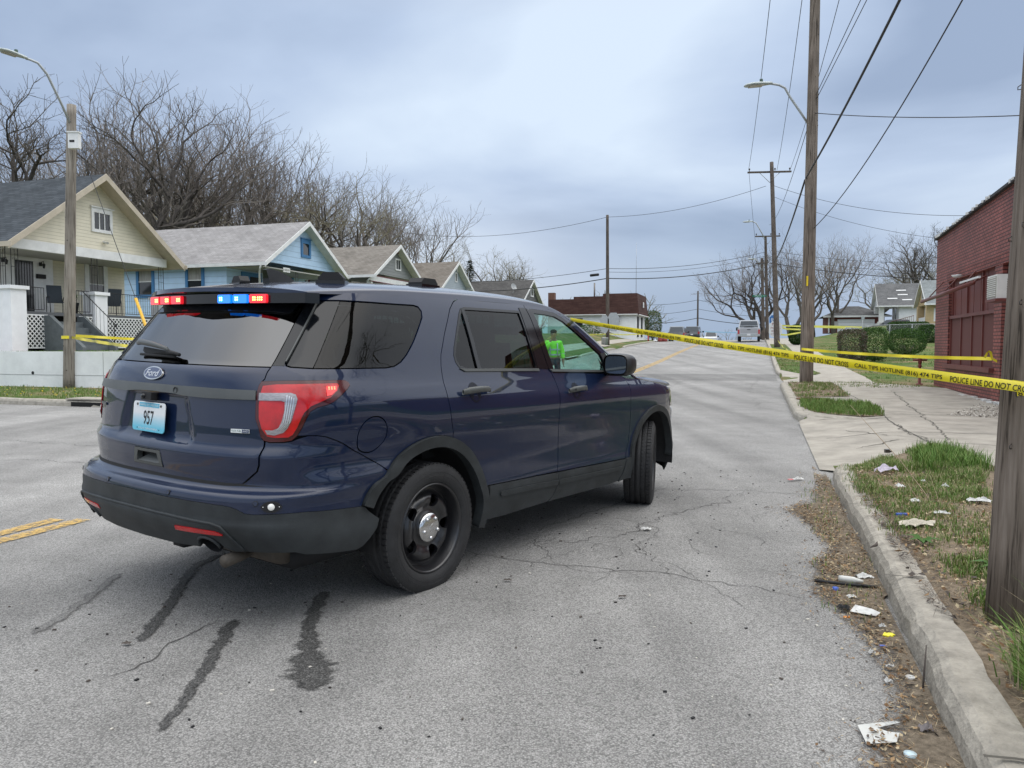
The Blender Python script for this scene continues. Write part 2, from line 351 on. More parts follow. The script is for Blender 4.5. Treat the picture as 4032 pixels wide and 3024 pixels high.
asph=asphmat('worn asphalt',1.0); asph2=asphmat('damp asphalt',.22,wet=.6); asph3=asphmat('patched asphalt',.74); damp=asphmat('drying asphalt',.70); edge_alpha(asph2,75,.30,.78,amp=1.5); edge_alpha(damp,80,.2,.9,amp=1.6)
mb=MB()
vs=frange(-40,14,3)+frange(14,140,3)+frange(140,400,20)+[400]
sheet(mb,[-10.95,-9,-7,-5,-3,-1,.70,.84],vs,lambda u,v:rz(u,v),asph)
sheet(mb,frange(-200,-20,20)+[-20,-16,-12.5,-10.95],[1.5,5,9,13.6],lambda u,v:0.0,asph)
mb.build('road',kind='structure')
rnd_=random.Random(4)
def gp_(u,v,dz): return R(u,v,rz(u,v)+dz)
def ribbon(mb,pts,w,mat,dz,jit=.0,step=.05,taper=True,wj=.4,fz=rz,seed=1):
    rg=random.Random(seed); P=dens(pts,step,False); n=len(P); L_=[];Rr=[]; o=0
    for i,(u,v) in enumerate(P):
        a=P[max(0,i-1)];b=P[min(n-1,i+1)]; dx,dy=b[0]-a[0],b[1]-a[1]; l=math.hypot(dx,dy) or 1; nx,ny=-dy/l,dx/l
        o=o*.8+rg.uniform(-jit,jit); k=1.0
        if taper: k=min(1,min(i,n-1-i)/(n*.12+1)+.15)
        ww=(w(i/(n-1)) if callable(w) else w)*k
        a1=ww/2*(1+rg.uniform(-wj,wj)); b1=ww/2*(1+rg.uniform(-wj,wj))
        cu,cv=u+nx*o,v+ny*o
        L_.append(R(cu+nx*a1,cv+ny*a1,fz(cu,cv)+dz)); Rr.append(R(cu-nx*b1,cv-ny*b1,fz(cu,cv)+dz))
    mb.add(L_+Rr,[(i,n+i,n+i+1,i+1) for i in range(n-1)],mat)
# asphalt patches, cracks, wet streaks, paint
mb=MB(); 
sheet(mb,[-10.9,-8,-5,-2,.66],frange(28,33,1),lambda u,v:rz(u,v)+.004,asph3)
mb.build('road_patch',kind='structure')
crk=M('crack fill',(.075,.072,.068),.95)
mb=MB()
cracks=[([(-1.95,4.75),(-1.32,4.56),(-.9,4.60),(-.61,4.58),(.0,4.47),(.30,4.44)],.010,.03),([(-1.6,5.3),(-.86,7.42),(-.35,7.51),(.19,7.51),(.62,7.5)],.012,.03),([(-.09,7.54),(-.32,6.9),(-.56,6.52),(-.72,5.94),(-.79,5.68),(-1.1,5.3),(-1.5,4.9)],.012,.06),
 ([(-1.9,5.6),(-1.5,5.2),(-1.32,4.6)],.008,.05),([(-1.2,6.2),(-.7,5.6),(-.75,5.1),(-.4,4.55)],.008,.05),([(-2.55,3.15),(-2.54,2.83),(-2.52,2.69),(-2.53,2.43)],.012,.02),([(-.6,9.9),(.1,9.8),(.65,9.9)],.012,.03),([(-8,15),(-4,14.6),(0,14.9),(.6,14.7)],.02,.04),([(-2.9,13),(-2.6,22),(-2.4,34)],.02,.05),([(.1,17),(-.2,24),(.1,31)],.02,.05),
 ([(-10,10.4),(-7,9.9),(-5,10.2)],.02,.05),([(-9,6.9),(-7,7.1),(-5.6,6.7),(-4.4,6.8)],.014,.05),([(-11,8.5),(-8.6,8.2),(-7.2,8.6)],.016,.05),([(-12,11.8),(-9,11.2),(-6,11.6)],.02,.06),([(-1.2,19.8),(.6,19.5)],.02,.05)]
for i,(P,w_,j) in enumerate(cracks): ribbon(mb,P,w_*.62,crk,.003,j,.05,seed=i)
for i in range(34):   # crazing near the car and the kerb
    u=rnd_.uniform(-2.0,.3); v=rnd_.uniform(4.6,7.2); a=rnd_.uniform(0,6.3); P=[(u,v)]
    for k in range(rnd_.randint(2,5)): a+=rnd_.uniform(-.9,.9); P.append((P[-1][0]+.16*math.cos(a),P[-1][1]+.16*math.sin(a)))
    ribbon(mb,P,.0032,crk,.0028,.015,.03,seed=50+i)
mb.build('road_cracks',kind='structure')
def blot(mb,pts,w,mat,seed,dz=.004,step=.02):
    rg=random.Random(seed); step=.011; P=dens(pts,step,False); n=len(P); m=11
    for i,(u,v) in enumerate(P):
        a=P[max(0,i-1)];b=P[min(n-1,i+1)]; dx,dy=b[0]-a[0],b[1]-a[1]; l=math.hypot(dx,dy) or 1; nx,ny=-dy/l,dx/l
        t=i/(n-1); ww=w(t)*1.35*(1+.5*noise.noise((i*.17,seed,0)))*rg.choice((.72,.86,.95,1,1.05,1.14,1.24)); k=min(1,min(i,n-1-i)/6)
        for j in range(m):
            q=-1+2*j/(m-1); o=q*ww/2+.02*noise.noise((i*.12,seed,9))+(rg.uniform(-.004,.004) if j==0 else 0); mb.at[len(mb.v)]=(1-abs(q))*1.35*(.35+.65*k) if k<1 else (1-abs(q))*1.35; mb.v.append(tuple(R(u+nx*o,v+ny*o,rz(u,v)+dz)))
    k_=mb.mi(mat)
    for i in range(n-1):
        for j in range(m-1): mb.f.append((i*m+j,(i+1)*m+j,(i+1)*m+j+1,i*m+j+1)); mb.m.append(k_); mb.sm.append(False)
def blot_old(mb,pts,w,mat,seed,dz=.004,step=.012):
    # irregular damp streak: ragged ribbon with side tongues
    ribbon(mb,pts,w,mat,dz,.006,step,True,.55,seed=seed)
for i,(P,w_,mt) in enumerate([([(-3.32,4.15),(-3.31,3.93),(-3.18,3.66),(-3.03,3.42),(-2.89,3.18),(-2.77,2.95),(-2.69,2.80)],lambda t:.07,asph2),
  ([(-2.46,3.18),(-2.39,3.01),(-2.30,2.84),(-2.21,2.66),(-2.12,2.46),(-2.05,2.31),(-2.0,2.15)],lambda t:.075-.03*t,asph2),
  ([(-2.27,3.70),(-2.18,3.46),(-2.05,3.19),(-1.93,3.0),(-1.84,2.86),(-1.76,2.76),(-1.66,2.60)],lambda t:.075+.11*math.exp(-((t-.84)/.15)**4)+.04*math.exp(-((t-.60)/.04)**2),asph2),
  ([(-3.62,3.62),(-3.50,3.36),(-3.40,3.15),(-3.30,2.9),(-3.25,2.72)],lambda t:.06,damp)]):
    mb=MB(); blot(mb,P,w_,mt,seed=80+i); mb.build('wet_streak',kind='structure')
yel=D.materials.new('worn yellow paint'); yel.use_nodes=True; t=yel.node_tree; b=t.nodes['Principled BSDF']; b.inputs['Base Color'].default_value=(.52,.34,.10,1); b.inputs['Roughness'].default_value=.7
tc=t.nodes.new('ShaderNodeTexCoord'); n=t.nodes.new('ShaderNodeTexNoise'); n.inputs['Scale'].default_value=22; n.inputs['Detail'].default_value=10; n.inputs['Roughness'].default_value=.75; t.links.new(tc.outputs['Object'],n.inputs[0])
r=t.nodes.new('ShaderNodeValToRGB'); r.color_ramp.elements[0].position=.38; r.color_ramp.elements[1].position=.56; t.links.new(n.outputs[0],r.inputs[0]); t.links.new(r.outputs[0],b.inputs['Alpha'])
mb=MB()
for du in (-.10,.10):
    for v0,v1 in ((-8,4.65+du*.3),(15.5,95)):
        uc=lambda v: -5.10
        vs=frange(v0,v1,1.5)+[v1]; sheet(mb,[-5.12+du-.07,-5.12+du+.07],vs,lambda u,v:rz(u,v)+.008,yel)
mb.build('centre_line',kind='structure')
# concrete: footway and driveway, kerbs
conc=M('worn concrete',(.33,.305,.262),.9,var=.26,scale=2.2,bump=.25,bscale=120,spec=.25,detail=10)
conck=M('kerb concrete',(.33,.305,.26),.9,var=.30,scale=9,bump=.6,bscale=45,spec=.25,detail=8)
cdk=M('concrete joint',(.085,.078,.065),.95)
NV=[(.79,2.2),(.79,3.06),(.81,3.8),(.82,4.7),(.84,5.73),(.84,7.56),(.85,8.3),(.95,8.84),(1.26,9.4),(1.81,10.1),(2.09,10.2),(2.24,9.47),(2.32,8.84),(2.36,5),(2.38,-6),(.79,-6)]
def vsheet(mb,outer,fz,mat,res=.25,holes=()):
    V,F=tri2d(outer,holes,res); vv=[R(u,v,fz(u,v)) for u,v in V]
    ff=[f if (V[f[1]][0]-V[f[0]][0])*(V[f[2]][1]-V[f[0]][1])-(V[f[1]][1]-V[f[0]][1])*(V[f[2]][0]-V[f[0]][0])>0 else f[::-1] for f in F]
    mb.add(vv,ff,mat,None,True)
P1=[(.88,17.5),(.86,16.4),(1.0,15.2),(1.30,14.75),(1.75,14.45),(2.10,14.7),(2.22,16.0),(2.24,17.7),(1.5,18.3),(.95,18.25)]
P2=[(.88,19.25),(2.09,19.8),(2.18,23),(2.17,25.5),(.89,25.2)]
P3=[(.88,43.6),(.88,32.6),(1.5,30.2),(1.96,29.5),(2.24,30.6),(1.95,34),(1.9,44)]
P4=[(.88,47),(2.0,47),(2.0,64),(.88,64)]
mb=MB()
cz=lambda u,v: zr(u,v)+.004
vsheet(mb,[(.70,8.2),(.84,8.3),(.93,8.82),(1.26,9.4),(1.81,10.1),(2.09,10.2),(2.24,9.47),(2.32,8.84),(2.36,5),(2.38,-6),(4.9,-6),(4.9,23.6),(3.38,25.5),(3.5,28.8),(3.46,38),(3.4,60),(3.4,110),(2.0,110),(.85,110),(.85,60),(.85,32),(.85,26.3),(.70,26.1),(.70,29),(.70,28.9),(.85,25.7),(.85,14.3),(.70,14.1)] if False else
 [(.66,9.0),(.84,8.86),(.95,8.84),(1.26,9.4),(1.81,10.1),(2.09,10.2),(2.24,9.47),(2.32,8.84),(2.36,5),(2.38,-6),(4.9,-6),(4.9,23.6),(3.38,25.5),(3.5,28.8),(3.46,38),(3.4,60),(3.4,110),(.84,110),(.84,14.35),(.70,14.2)],cz,conc,.5)
mb.build('footway',kind='structure')
mb=MB()
for i,P in enumerate([[(2.07,25.4),(2.2,18.5),(2.12,14.8),(2.05,13.34),(2.06,12.0),(2.08,10.9),(2.09,10.2)],[(.72,19.0),(2.1,19.3),(4.85,19.6)],[(.75,14.1),(1.2,14.3),(1.75,14.1),(2.2,14.5)],[(2.1,15.1),(4.8,15.5)],[(2.1,22.9),(4.8,23.3)],[(.70,11.9),(2.1,12.1),(4.8,12.2)],[(2.2,30.4),(3.45,30.4)],[(2,34),(3.45,34)],[(2,38),(3.4,38)],[(3.4,25.5),(2.1,25.6),(.8,25.4)]]):
    ribbon(mb,P,.022,cdk,.007,.008,.08,False,.5,fz=zr,seed=i)
for i,P in enumerate([[(3.43,22.8),(3.03,18.3),(2.67,14.0),(2.4,11.6),(2.26,10.5)],[(2.07,10.9),(1.8,11.2),(1.5,10.8),(1.2,10.6)],[(2.06,13.3),(2.02,12.4),(2.1,11.2),(2.16,10.3)],[(2.1,11.0),(2.9,10.7),(3.8,11.1)],[(2.8,9.4),(3.2,10.4),(3.9,10.7)],[(1.3,12.8),(1.8,11.6),(2.05,11.4)]]):
    ribbon(mb,P,.018,cdk,.0075,.03,.06,True,.6,fz=zr,seed=20+i)
mb.build('footway_joints',kind='structure')
def kerb(mb,pts,fz,mat=conck,w=.18,h=.14,side=1,step=.35,seed=0,end=True):
    # pts along the road-side face; profile with rounded nose; slightly uneven like old work
    rg=random.Random(seed); P=dens(pts,step,False); n=len(P); prof=[(0,-.06),(.012,h*.60),(.035,h*.90),(.065,h+.004),(w,h+.006),(w+.01,-.06)]; V=[];F=[]; m=len(prof)
    for i,(u,v) in enumerate(P):
        a=P[max(0,i-1)];b=P[min(n-1,i+1)]; dx,dy=b[0]-a[0],b[1]-a[1]; l=math.hypot(dx,dy) or 1; nx,ny=dy/l*side,-dx/l*side
        j=rg.uniform(-.011,.011); jh=rg.uniform(-.009,.007); hh=1.0
        if end and (i==0 or i==n-1): hh=.3
        elif end and (i==1 or i==n-2): hh=.85
        for (o,z) in prof: V.append(R(u+nx*(o+j),v+ny*(o+j),fz(u,v)+(z if z<0 else z*hh+jh)))
    for i in range(n-1):
        for k in range(m-1): F.append((i*m+k,(i+1)*m+k,(i+1)*m+k+1,i*m+k+1))
    F.append(tuple(range(m))); F.append(tuple((n-1)*m+k for k in range(m))[::-1])
    mb.add(V,F,mat,None,False)
for i,P in enumerate([[(.655,-8),(.65,2.4),(.655,3.2),(.68,4.2),(.70,5.3),(.705,7.2),(.715,8.0),(.75,8.5),(.86,8.88)],[(1.95,14.35),(1.5,14.25),(1.05,14.4),(.72,14.75),(.66,15.5),(.66,18),(.66,25.4)],[(1.9,29.3),(1.2,29.9),(.75,31.0),(.68,32.5),(.68,45),(.68,66),(.68,110)]]):
    mb=MB(); kerb(mb,P,rz,seed=i,step=.16 if i<2 else 1.0)
    if i==0:
        for v_ in (-.5,2.55,4.45,6.4,7.9): ribbon(mb,[(.655,v_),(.845,v_+.01)],.014,cdk,.151,.002,.03,False,fz=rz,seed=int(v_*9)+50)
    mb.build('kerb',kind='structure')
for i,P in enumerate([[(-40,13.55),(-17.4,13.55),(-13.4,13.5),(-12.3,13.7),(-11.5,14.4),(-11.1,15.6),(-10.95,17.5),(-10.95,24),(-10.95,45)],[(-10.95,49),(-10.95,54),(-10.95,62)],[(-10.95,66),(-10.95,72),(-10.95,100)]]):
    mb=MB(); kerb(mb,P,rz,side=-1,seed=30+i,step=.4 if i==0 else 1.0); mb.build('kerb',kind='structure')
# storm drain inlet in the far kerb
mb=MB(); mb.box(R(-14.3,13.56,.05),(.95,.10,.10),M('drain black',(.004,.004,.004),.9),rz=-TH); mb.box(R(-14.3,13.80,.165),(1.3,.55,.03),conck,rz=-TH); tag(mb.build('storm_drain'),'dark storm drain opening in the far left kerb','drain')
# left footway beyond the crossing and a worn path
mb=MB(); sheet(mb,[-14.2,-12.9],frange(31,108,4)+[108],lambda u,v:G(u,v)+.03,conc); sheet(mb,[-13,-10.9],[45.3,47,48.7],lambda u,v:rz(u,v)+.12,conc); sheet(mb,[-22,-12],[62.5,64,65.5],lambda u,v:max(G(u,v),rz(u,v))+.05,conc); mb.build('far_footway',kind='structure')
# verge sheets
vm=soil
for i,P in enumerate((NV,P1,P2,P3,P4)):
    mb=MB(); vsheet(mb,P,lambda u,v:zr(u,v)+(.012 if i else .008-(.03 if u<.86 else 0))+.012*noise.noise((u*2.1,v*2.1,3)),soil if i in (0,) else (soil if i<3 else lawn),.12 if i==0 else .3); mb.build('verge',kind='structure')
# debris band in the gutter
GE=[(.60,9.2),(.55,8.0),(.42,7.2),(.22,6.75),(.40,5.96),(.45,5.56),(.37,5.24),(.29,5.02),(.27,4.6),(.34,4.32),(.41,4.08),(.46,3.9),(.49,3.68),(.51,3.45),(.50,3.31),(.48,3.12),(.41,2.93),(.36,2.81),(.32,2.65),(.36,2.0),(.4,1)]
gdm=M('gutter silt',(.17,.14,.105),.95,var=.5,scale=26,bump=.7,bscale=110,spec=.1,detail=9).copy(); edge_alpha(gdm,26,.30,.55,amp=1.0)
GP=dens(GE,.06,False); mb=MB(); m_=10
for i,(u,v) in enumerate(GP):
    ur=.70 if v>7 else (.69 if v>4.5 else .66); u0=u-.05+.05*noise.noise((v*5,3,1))
    for j in range(m_):
        q=j/(m_-1); uu=u0+(ur-u0)*q; mb.at[len(mb.v)]=min(1.3,(uu-u0)/.26*.9)*min(1,(9.2-v)*1.2+.1); mb.v.append(tuple(R(uu,v,rz(uu,v)+.006+.010*_ss(.4,.66,uu))))
k_=mb.mi(gdm)
for i in range(len(GP)-1):
    for j in range(m_-1): mb.f.append((i*m_+j,(i+1)*m_+j,(i+1)*m_+j+1,i*m_+j+1)); mb.m.append(k_); mb.sm.append(True)
mb.build('gutter_dirt',kind='structure')
# manhole and gravel strip
mb=MB(); T=Matrix.Translation(R(1.2,18.62,zr(1.2,18.6)+.012)); rust=M('rusty iron',(.14,.065,.035),.8,var=.3,scale=20)
mb.lathe([(.36,0),(.36,.02),(.31,.022),(.31,.012),(0,.014)],rust,28,T)
for k in range(6): mb.box(R(1.2,18.62,zr(1.2,18.6)+.028),(.5,.03,.012),rust,rz=k*PI/6)
tag(mb.build('manhole_cover'),'rusty round manhole cover between two grass patches','manhole cover')
# ---------------------------------------------------------------- grass blades, dead leaves
def grassmat(n,c,c2): return M(n,c,.7,var=.0,scale=1.5,spec=.2,var2=None)
gms=[M('grass fresh',(.095,.185,.03),.6,spec=.25),M('grass mid',(.13,.20,.05),.6,spec=.25),M('grass yellow green',(.16,.20,.05),.65,spec=.2),M('grass straw',(.38,.32,.20),.8,spec=.15)]
lms=[M('leaf tan',(.30,.20,.11),.85,spec=.15),M('leaf brown',(.16,.095,.05),.85,spec=.15),M('leaf straw',(.42,.34,.22),.85,spec=.15),M('leaf grey',(.10,.085,.075),.9,spec=.1),M('chip pale',(.55,.52,.46),.8)]
def blades(mb,n,region,dens_f,hmin,hmax,w,seed,fz,mats=(0,1,2,3),wt=(4,4,3,3),lean=.7,clump=.08):
    rg=random.Random(seed); us=[p[0] for p in region]; vs=[p[1] for p in region]; a,b,c,d=min(us),max(us),min(vs),max(vs); k=0; tries=0
    bag=[m for m,q in zip(mats,wt) for _ in range(q)]
    buf={m:([],[]) for m in mats}
    while k<n and tries<n*30:
        tries+=1; u=rg.uniform(a,b); v=rg.uniform(c,d)
        if not inpoly(u,v,region): continue
        q=dens_f(u,v)
        if rg.random()>q: continue
        for _ in range(rg.randint(3,7)):
            u2=u+rg.gauss(0,clump*.5); v2=v+rg.gauss(0,clump*.5); h=rg.uniform(hmin,hmax)*(0.45+.75*q); an=rg.uniform(0,6.283); ln=rg.uniform(.1,lean)*h; z=fz(u2,v2)
            p=R(u2,v2,z); dx,dy=math.cos(an),math.sin(an); wx,wy=-dy*w/2,dx*w/2
            V,F=buf[rg.choice(bag)]; i=len(V)
            V+= [(p.x-wx,p.y-wy,z),(p.x+wx,p.y+wy,z),(p.x+wx*.8+dx*ln*.35,p.y+wy*.8+dy*ln*.35,z+h*.55),(p.x-wx*.8+dx*ln*.35,p.y-wy*.8+dy*ln*.35,z+h*.55),(p.x+dx*ln,p.y+dy*ln,z+h*(.95-.3*ln/h*.5))]
            F+= [(i,i+1,i+2,i+3),(i+3,i+2,i+4)]
            k+=1
    for m in mats:
        V,F=buf[m]
        if V: mb.add(V,F,gms[m])
def litter(mb,n,region,seed,fz,s=(.012,.04),mats=(0,1,2,3),wt=(3,4,3,2),long=.5,lift=.02):
    rg=random.Random(seed); us=[p[0] for p in region]; vs=[p[1] for p in region]; a,b,c,d=min(us),max(us),min(vs),max(vs)
    bag=[m for m,q in zip(mats,wt) for _ in range(q)]; buf={m:([],[]) for m in mats}; k=0
    while k<n:
        u=rg.uniform(a,b); v=rg.uniform(c,d)
        if not inpoly(u,v,region): continue
        if noise.noise((u*5,v*3,seed))<rg.uniform(-.5,.12): continue
        k+=1; z=fz(u,v)+.004+rg.random()**2*lift; p=R(u,v,z); l=rg.uniform(*s); w=l*rg.uniform(.3,.8)
        if rg.random()<long: w=.0022; l*=2.6
        rot=Euler((rg.uniform(-.5,.5),rg.uniform(-.5,.5),rg.uniform(0,6.28))).to_matrix()
        V,F=buf[rg.choice(bag)]; i=len(V)
        for q in ((-l/2,0,0),(0,-w/2,rg.uniform(-.2,.3)*w),(l/2,0,0),(0,w/2,rg.uniform(-.2,.3)*w)): x=rot@Vector(q); V.append((p.x+x.x,p.y+x.y,p.z+x.z))
        F+=[(i,i+1,i+2,i+3)]
    for m in mats:
        V,F=buf[m]
        if V: mb.add(V,F,lms[m])
nz=lambda u,v,s=1.0,o=0: noise.noise((u*s,v*s,o))
zv=lambda u,v: zr(u,v)+.010
def nvd(u,v):
    g=0
    if v>8.2: g=.9*_ss(1.0,1.5,u)+.15
    elif v>6.4: g=.35+.6*_ss(1.3,2.0,u)
    elif v>5.4: g=.18+.35*_ss(1.5,2.1,u)
    elif v>3.95: g=_ss(.95,1.15,u)*1.0
    elif v>3.4: g=_ss(1.2,1.45,u)*.45
    else: g=.9*_ss(.90,1.04,u)
    return max(0,min(1,g*(.55+1.6*nz(u,v,2.2,7)+.25)))
mb=MB(); blades(mb,38000,NV[:12],nvd,.03,.085,.005,1,zv); 
blades(mb,1400,[(.98,2.3),(1.5,2.3),(1.5,3.55),(1.2,3.6),(1.0,3.2)],lambda u,v:1.0,.12,.30,.006,2,zv,(0,1,2,3),(5,5,2,1),.9,.05)
blades(mb,3200,[(.90,2.35),(1.15,2.35),(1.15,3.3),(.93,3.25)],lambda u,v:1.0,.10,.25,.0055,4,zv,(0,1,2,3),(5,5,3,1),.95,.04)
blades(mb,1500,[(1.5,8.2),(2.2,8.4),(2.15,9.9),(1.7,9.7)],lambda u,v:.9,.10,.2,.007,3,zv,(0,1,2),(5,3,1),.7,.05)
for P,n_,s_ in ((P1,5200,11),(P2,2600,12)): blades(mb,n_,P,lambda u,v:.35+.9*nz(u,v,1.5,3) if P is P2 else .9,.05,.12,.009,s_,zv,(0,1,2,3),(4,4,3,2) if P is P2 else (5,5,2,0),.6,.06)
blades(mb,2600,P3,lambda u,v:.4+nz(u,v,.8,5),.05,.11,.012,14,zv)
blades(mb,420,[(.36,4.0),(.66,4.0),(.69,8.6),(.5,8.6)],lambda u,v:.3,.03,.09,.005,15,lambda u,v:rz(u,v))
blades(mb,900,[(2.15,22.2),(4.85,24.2),(3.4,25.8),(2.2,25.6)],lambda u,v:.5 if v>22.8+.3*u*.5 else 0,.04,.09,.01,16,lambda u,v:zr(u,v))
mb.build('grass',label='fresh and straw coloured grass growing on the right verges',cat='grass',kind='stuff')
mb=MB()
blades(mb,9000,[(3.5,25.9),(14,26.5),(16,60),(3.5,60)],lambda u,v:.5+nz(u,v,.5,2),.04,.10,.018,17,G,(0,1,2,3),(4,4,2,2),.6,.1)
mb.build('lawn_grass',label='short patchy lawn beyond the brick shop',cat='grass',kind='stuff')
mb=MB()
blades(mb,9000,[(-30,13.9),(-12.4,13.9),(-11.5,15.0),(-11.4,17.7),(-30,17.7)],lambda u,v:.55+nz(u,v,1,2)*.8,.04,.11,.012,18,G,(0,1,2,3),(3,4,3,3),.6,.08)
blades(mb,5000,[(-30,18.1),(-15.8,18.1),(-15.8,22),(-30,21)],lambda u,v:.9,.04,.08,.014,19,G,(0,1),(5,3),.5,.08)
mb.build('corner_grass',label='scruffy grass below and above the white retaining wall',cat='grass',kind='stuff')
mb=MB(); df=M('dandelion yellow',(.85,.62,.02),.6); rg=random.Random(5)
for i in range(90):
    u=rg.gauss(-15.2,1.6) if i%3 else rg.uniform(-22,-12.5); v=rg.uniform(13.9,17); z=G(u,v)+.07; p=R(u,v,z); mb.lathe([(.0,.012),(.022,.006),(.0,-.004)],df,6,Matrix.Translation(p))
mb.build('dandelions',label='yellow dandelions in the grass around the left pole',cat='flowers',kind='stuff')
mb=MB(); gut=GE+[(.655,1),(.655,4),(.69,5),(.71,8.4)]
litter(mb,11000,gut,1,lambda u,v:rz(u,v)+.006,(.008,.028),wt=(3,4,4,3),long=.6)
litter(mb,1200,[(p[0]-.14,p[1]) for p in GE]+[(.5,1),(.5,8.8)],2,lambda u,v:rz(u,v),(.006,.02),lift=.004,wt=(2,2,2,4))
mb.build('gutter_leaves',label='dry leaves and twigs along the near gutter',cat='leaf litter',kind='stuff')
mb=MB(); litter(mb,19000,[(.86,2.2),(.88,4.7),(.90,5.73),(.89,7.56),(.95,8.4),(1.4,8.3),(2.3,7.2),(2.34,2.2)],3,zv,(.010,.034),wt=(4,3,6,3),long=.65); 
litter(mb,1500,[(.78,3.8),(.80,7.6),(.95,7.6),(.95,3.8)],6,lambda u,v:zr(u,v)+.012,(.02,.05),wt=(1,1,0,5),long=.9,lift=.01)
litter(mb,1200,P2,4,zv,(.02,.06)); litter(mb,700,P1,5,zv,(.02,.06)); litter(mb,1300,[(3.2,15.3),(4.85,14.0),(4.85,17.8),(4.4,18.2)],7,lambda u,v:zr(u,v)+.006,(.02,.05),mats=(3,4),wt=(1,2),long=0,lift=.01)
mb.build('verge_leaves',label='brown dead leaves and straw strewn over the near verge',cat='leaf litter',kind='stuff')
# ---------------------------------------------------------------- car body surfaces
def sstep(a,b,x):
    x=min(1.0,max(0.0,(x-a)/(b-a))); return x*x*(3-2*x)
class Crv:
    # monotone cubic through points
    def __init__(s,pts):
        s.x=[p[0] for p in pts]; s.y=[p[1] for p in pts]; n=len(pts)
        d=[(s.y[i+1]-s.y[i])/(s.x[i+1]-s.x[i]) for i in range(n-1)]
        m=[d[0]]+[0 if d[i-1]*d[i]<=0 else 2*d[i-1]*d[i]/(d[i-1]+d[i]) for i in range(1,n-1)]+[d[-1]]
        s.m=m
    def __call__(s,v):
        x=s.x
        if v<=x[0]: return s.y[0]
        if v>=x[-1]: return s.y[-1]
        lo,hi=0,len(x)-1
        while hi-lo>1:
            k=(lo+hi)//2
            if x[k]<=v: lo=k
            else: hi=k
        h=x[hi]-x[lo]; t=(v-x[lo])/h
        return (s.y[lo]*(1+2*t)*(1-t)**2+s.m[lo]*h*t*(1-t)**2+s.y[hi]*t*t*(3-2*t)+s.m[hi]*h*t*t*(t-1))
# plan curve: (arc, x offset from rear face, y)
PLAN=[(0,0),(.2,.004),(.4,.022),(.55,.05),(.66,.086),(.75,.13),(.82,.18),(.875,.24),(.915,.31),(.94,.385),(.955,.47),(.963,.6),(.965,.75),
      (.965,1.6),(.965,2.6),(.965,3.7),(.963,4.0),(.955,4.2),(.935,4.36),(.90,4.5),(.84,4.63),(.75,4.74),(.62,4.83),(.42,4.9),(.2,4.93),(0,4.94)]
_t=0;_px=[];_py=[]
for _i,(_y,_x) in enumerate(PLAN):
    if _i: _t+=math.hypot(_y-PLAN[_i-1][0],_x-PLAN[_i-1][1])
    _px.append((_t,_x)); _py.append((_t,_y))
TMAX=_t; PX=Crv(_px); PY=Crv(_py)
XR=Crv([(.15,-1.02),(.30,-1.07),(.38,-1.12),(.46,-1.17),(.52,-1.205),(.55,-1.212),(.575,-1.205),(.64,-1.205),(.675,-1.20),(.688,-1.190),(.698,-1.150),(.706,-1.120),(.72,-1.108),(.73,-1.107),(.80,-1.115),(.86,-1.118),(.885,-1.105),(.91,-1.09),
        (1.0,-1.082),(1.12,-1.072),(1.2,-1.055),(1.26,-1.03),(1.285,-1.005),(1.35,-.955),(1.5,-.845),(1.62,-.755),(1.7,-.70)])
XF=Crv([(.2,-.10),(.35,0.0),(.6,.0),(.8,-.02),(.95,-.08),(1.05,-.2),(1.3,-.6),(1.7,-1.4)])
WM=Crv([(.15,.90),(.25,.93),(.32,.945),(.40,.962),(.47,.970),(.55,.962),(.66,.960),(.78,.967),(.90,.978),(1.0,.983),(1.07,.978),(1.13,.958),(1.19,.932),(1.25,.912),(1.45,.853),(1.60,.800),(1.66,.775),(1.72,.745)])
WB=Crv([(.4,.0),(.62,-.002),(.69,.008),(.73,.008),(.80,-.016),(.88,-.02),(1.0,-.008),(1.1,0)])
def belt(x): return 1.262-.0345*x
def S(t,z,off=0.0):
    sg=1.0 if t>=0 else -1.0; a=abs(t)
    bx=PX(a); by=PY(a)
    s=sstep(.2,1.3,bx)
    x=XR(z)*(1-s)-1.10*s+bx
    sf=sstep(3.6,4.94,bx)
    x=x+XF(z)*sf
    zz=z-(belt(x)-1.25)*sstep(.9,1.15,z)
    w=WM(zz)
    k=sstep(.15,.35,bx)*(1-sstep(.55,1.1,bx))
    w=w+WB(z)*k
    # fender / front taper below belt
    y=by/.965*w
    if off:
        e=1e-3
        p=S(a,z); q=S(a+e,z); r=S(a,z+e)
        p1=S(a-e,z) if a>e else S(0,z); r1=S(a,z-e)
        u=(q[0]-p1[0],q[1]-p1[1],q[2]-p1[2]); v=(r[0]-r1[0],r[1]-r1[1],r[2]-r1[2])
        nx,ny,nz=u[1]*v[2]-u[2]*v[1],u[2]*v[0]-u[0]*v[2],u[0]*v[1]-u[1]*v[0]
        l=math.sqrt(nx*nx+ny*ny+nz*nz) or 1; nx/=l;ny/=l;nz/=l
        # outward: y positive right side
        cx,cy=x-.9,y
        if nx*cx*.3+ny*cy<0 : nx,ny,nz=-nx,-ny,-nz
        x+=nx*off;y+=ny*off;z=z+nz*off
    return (x,sg*y,z)
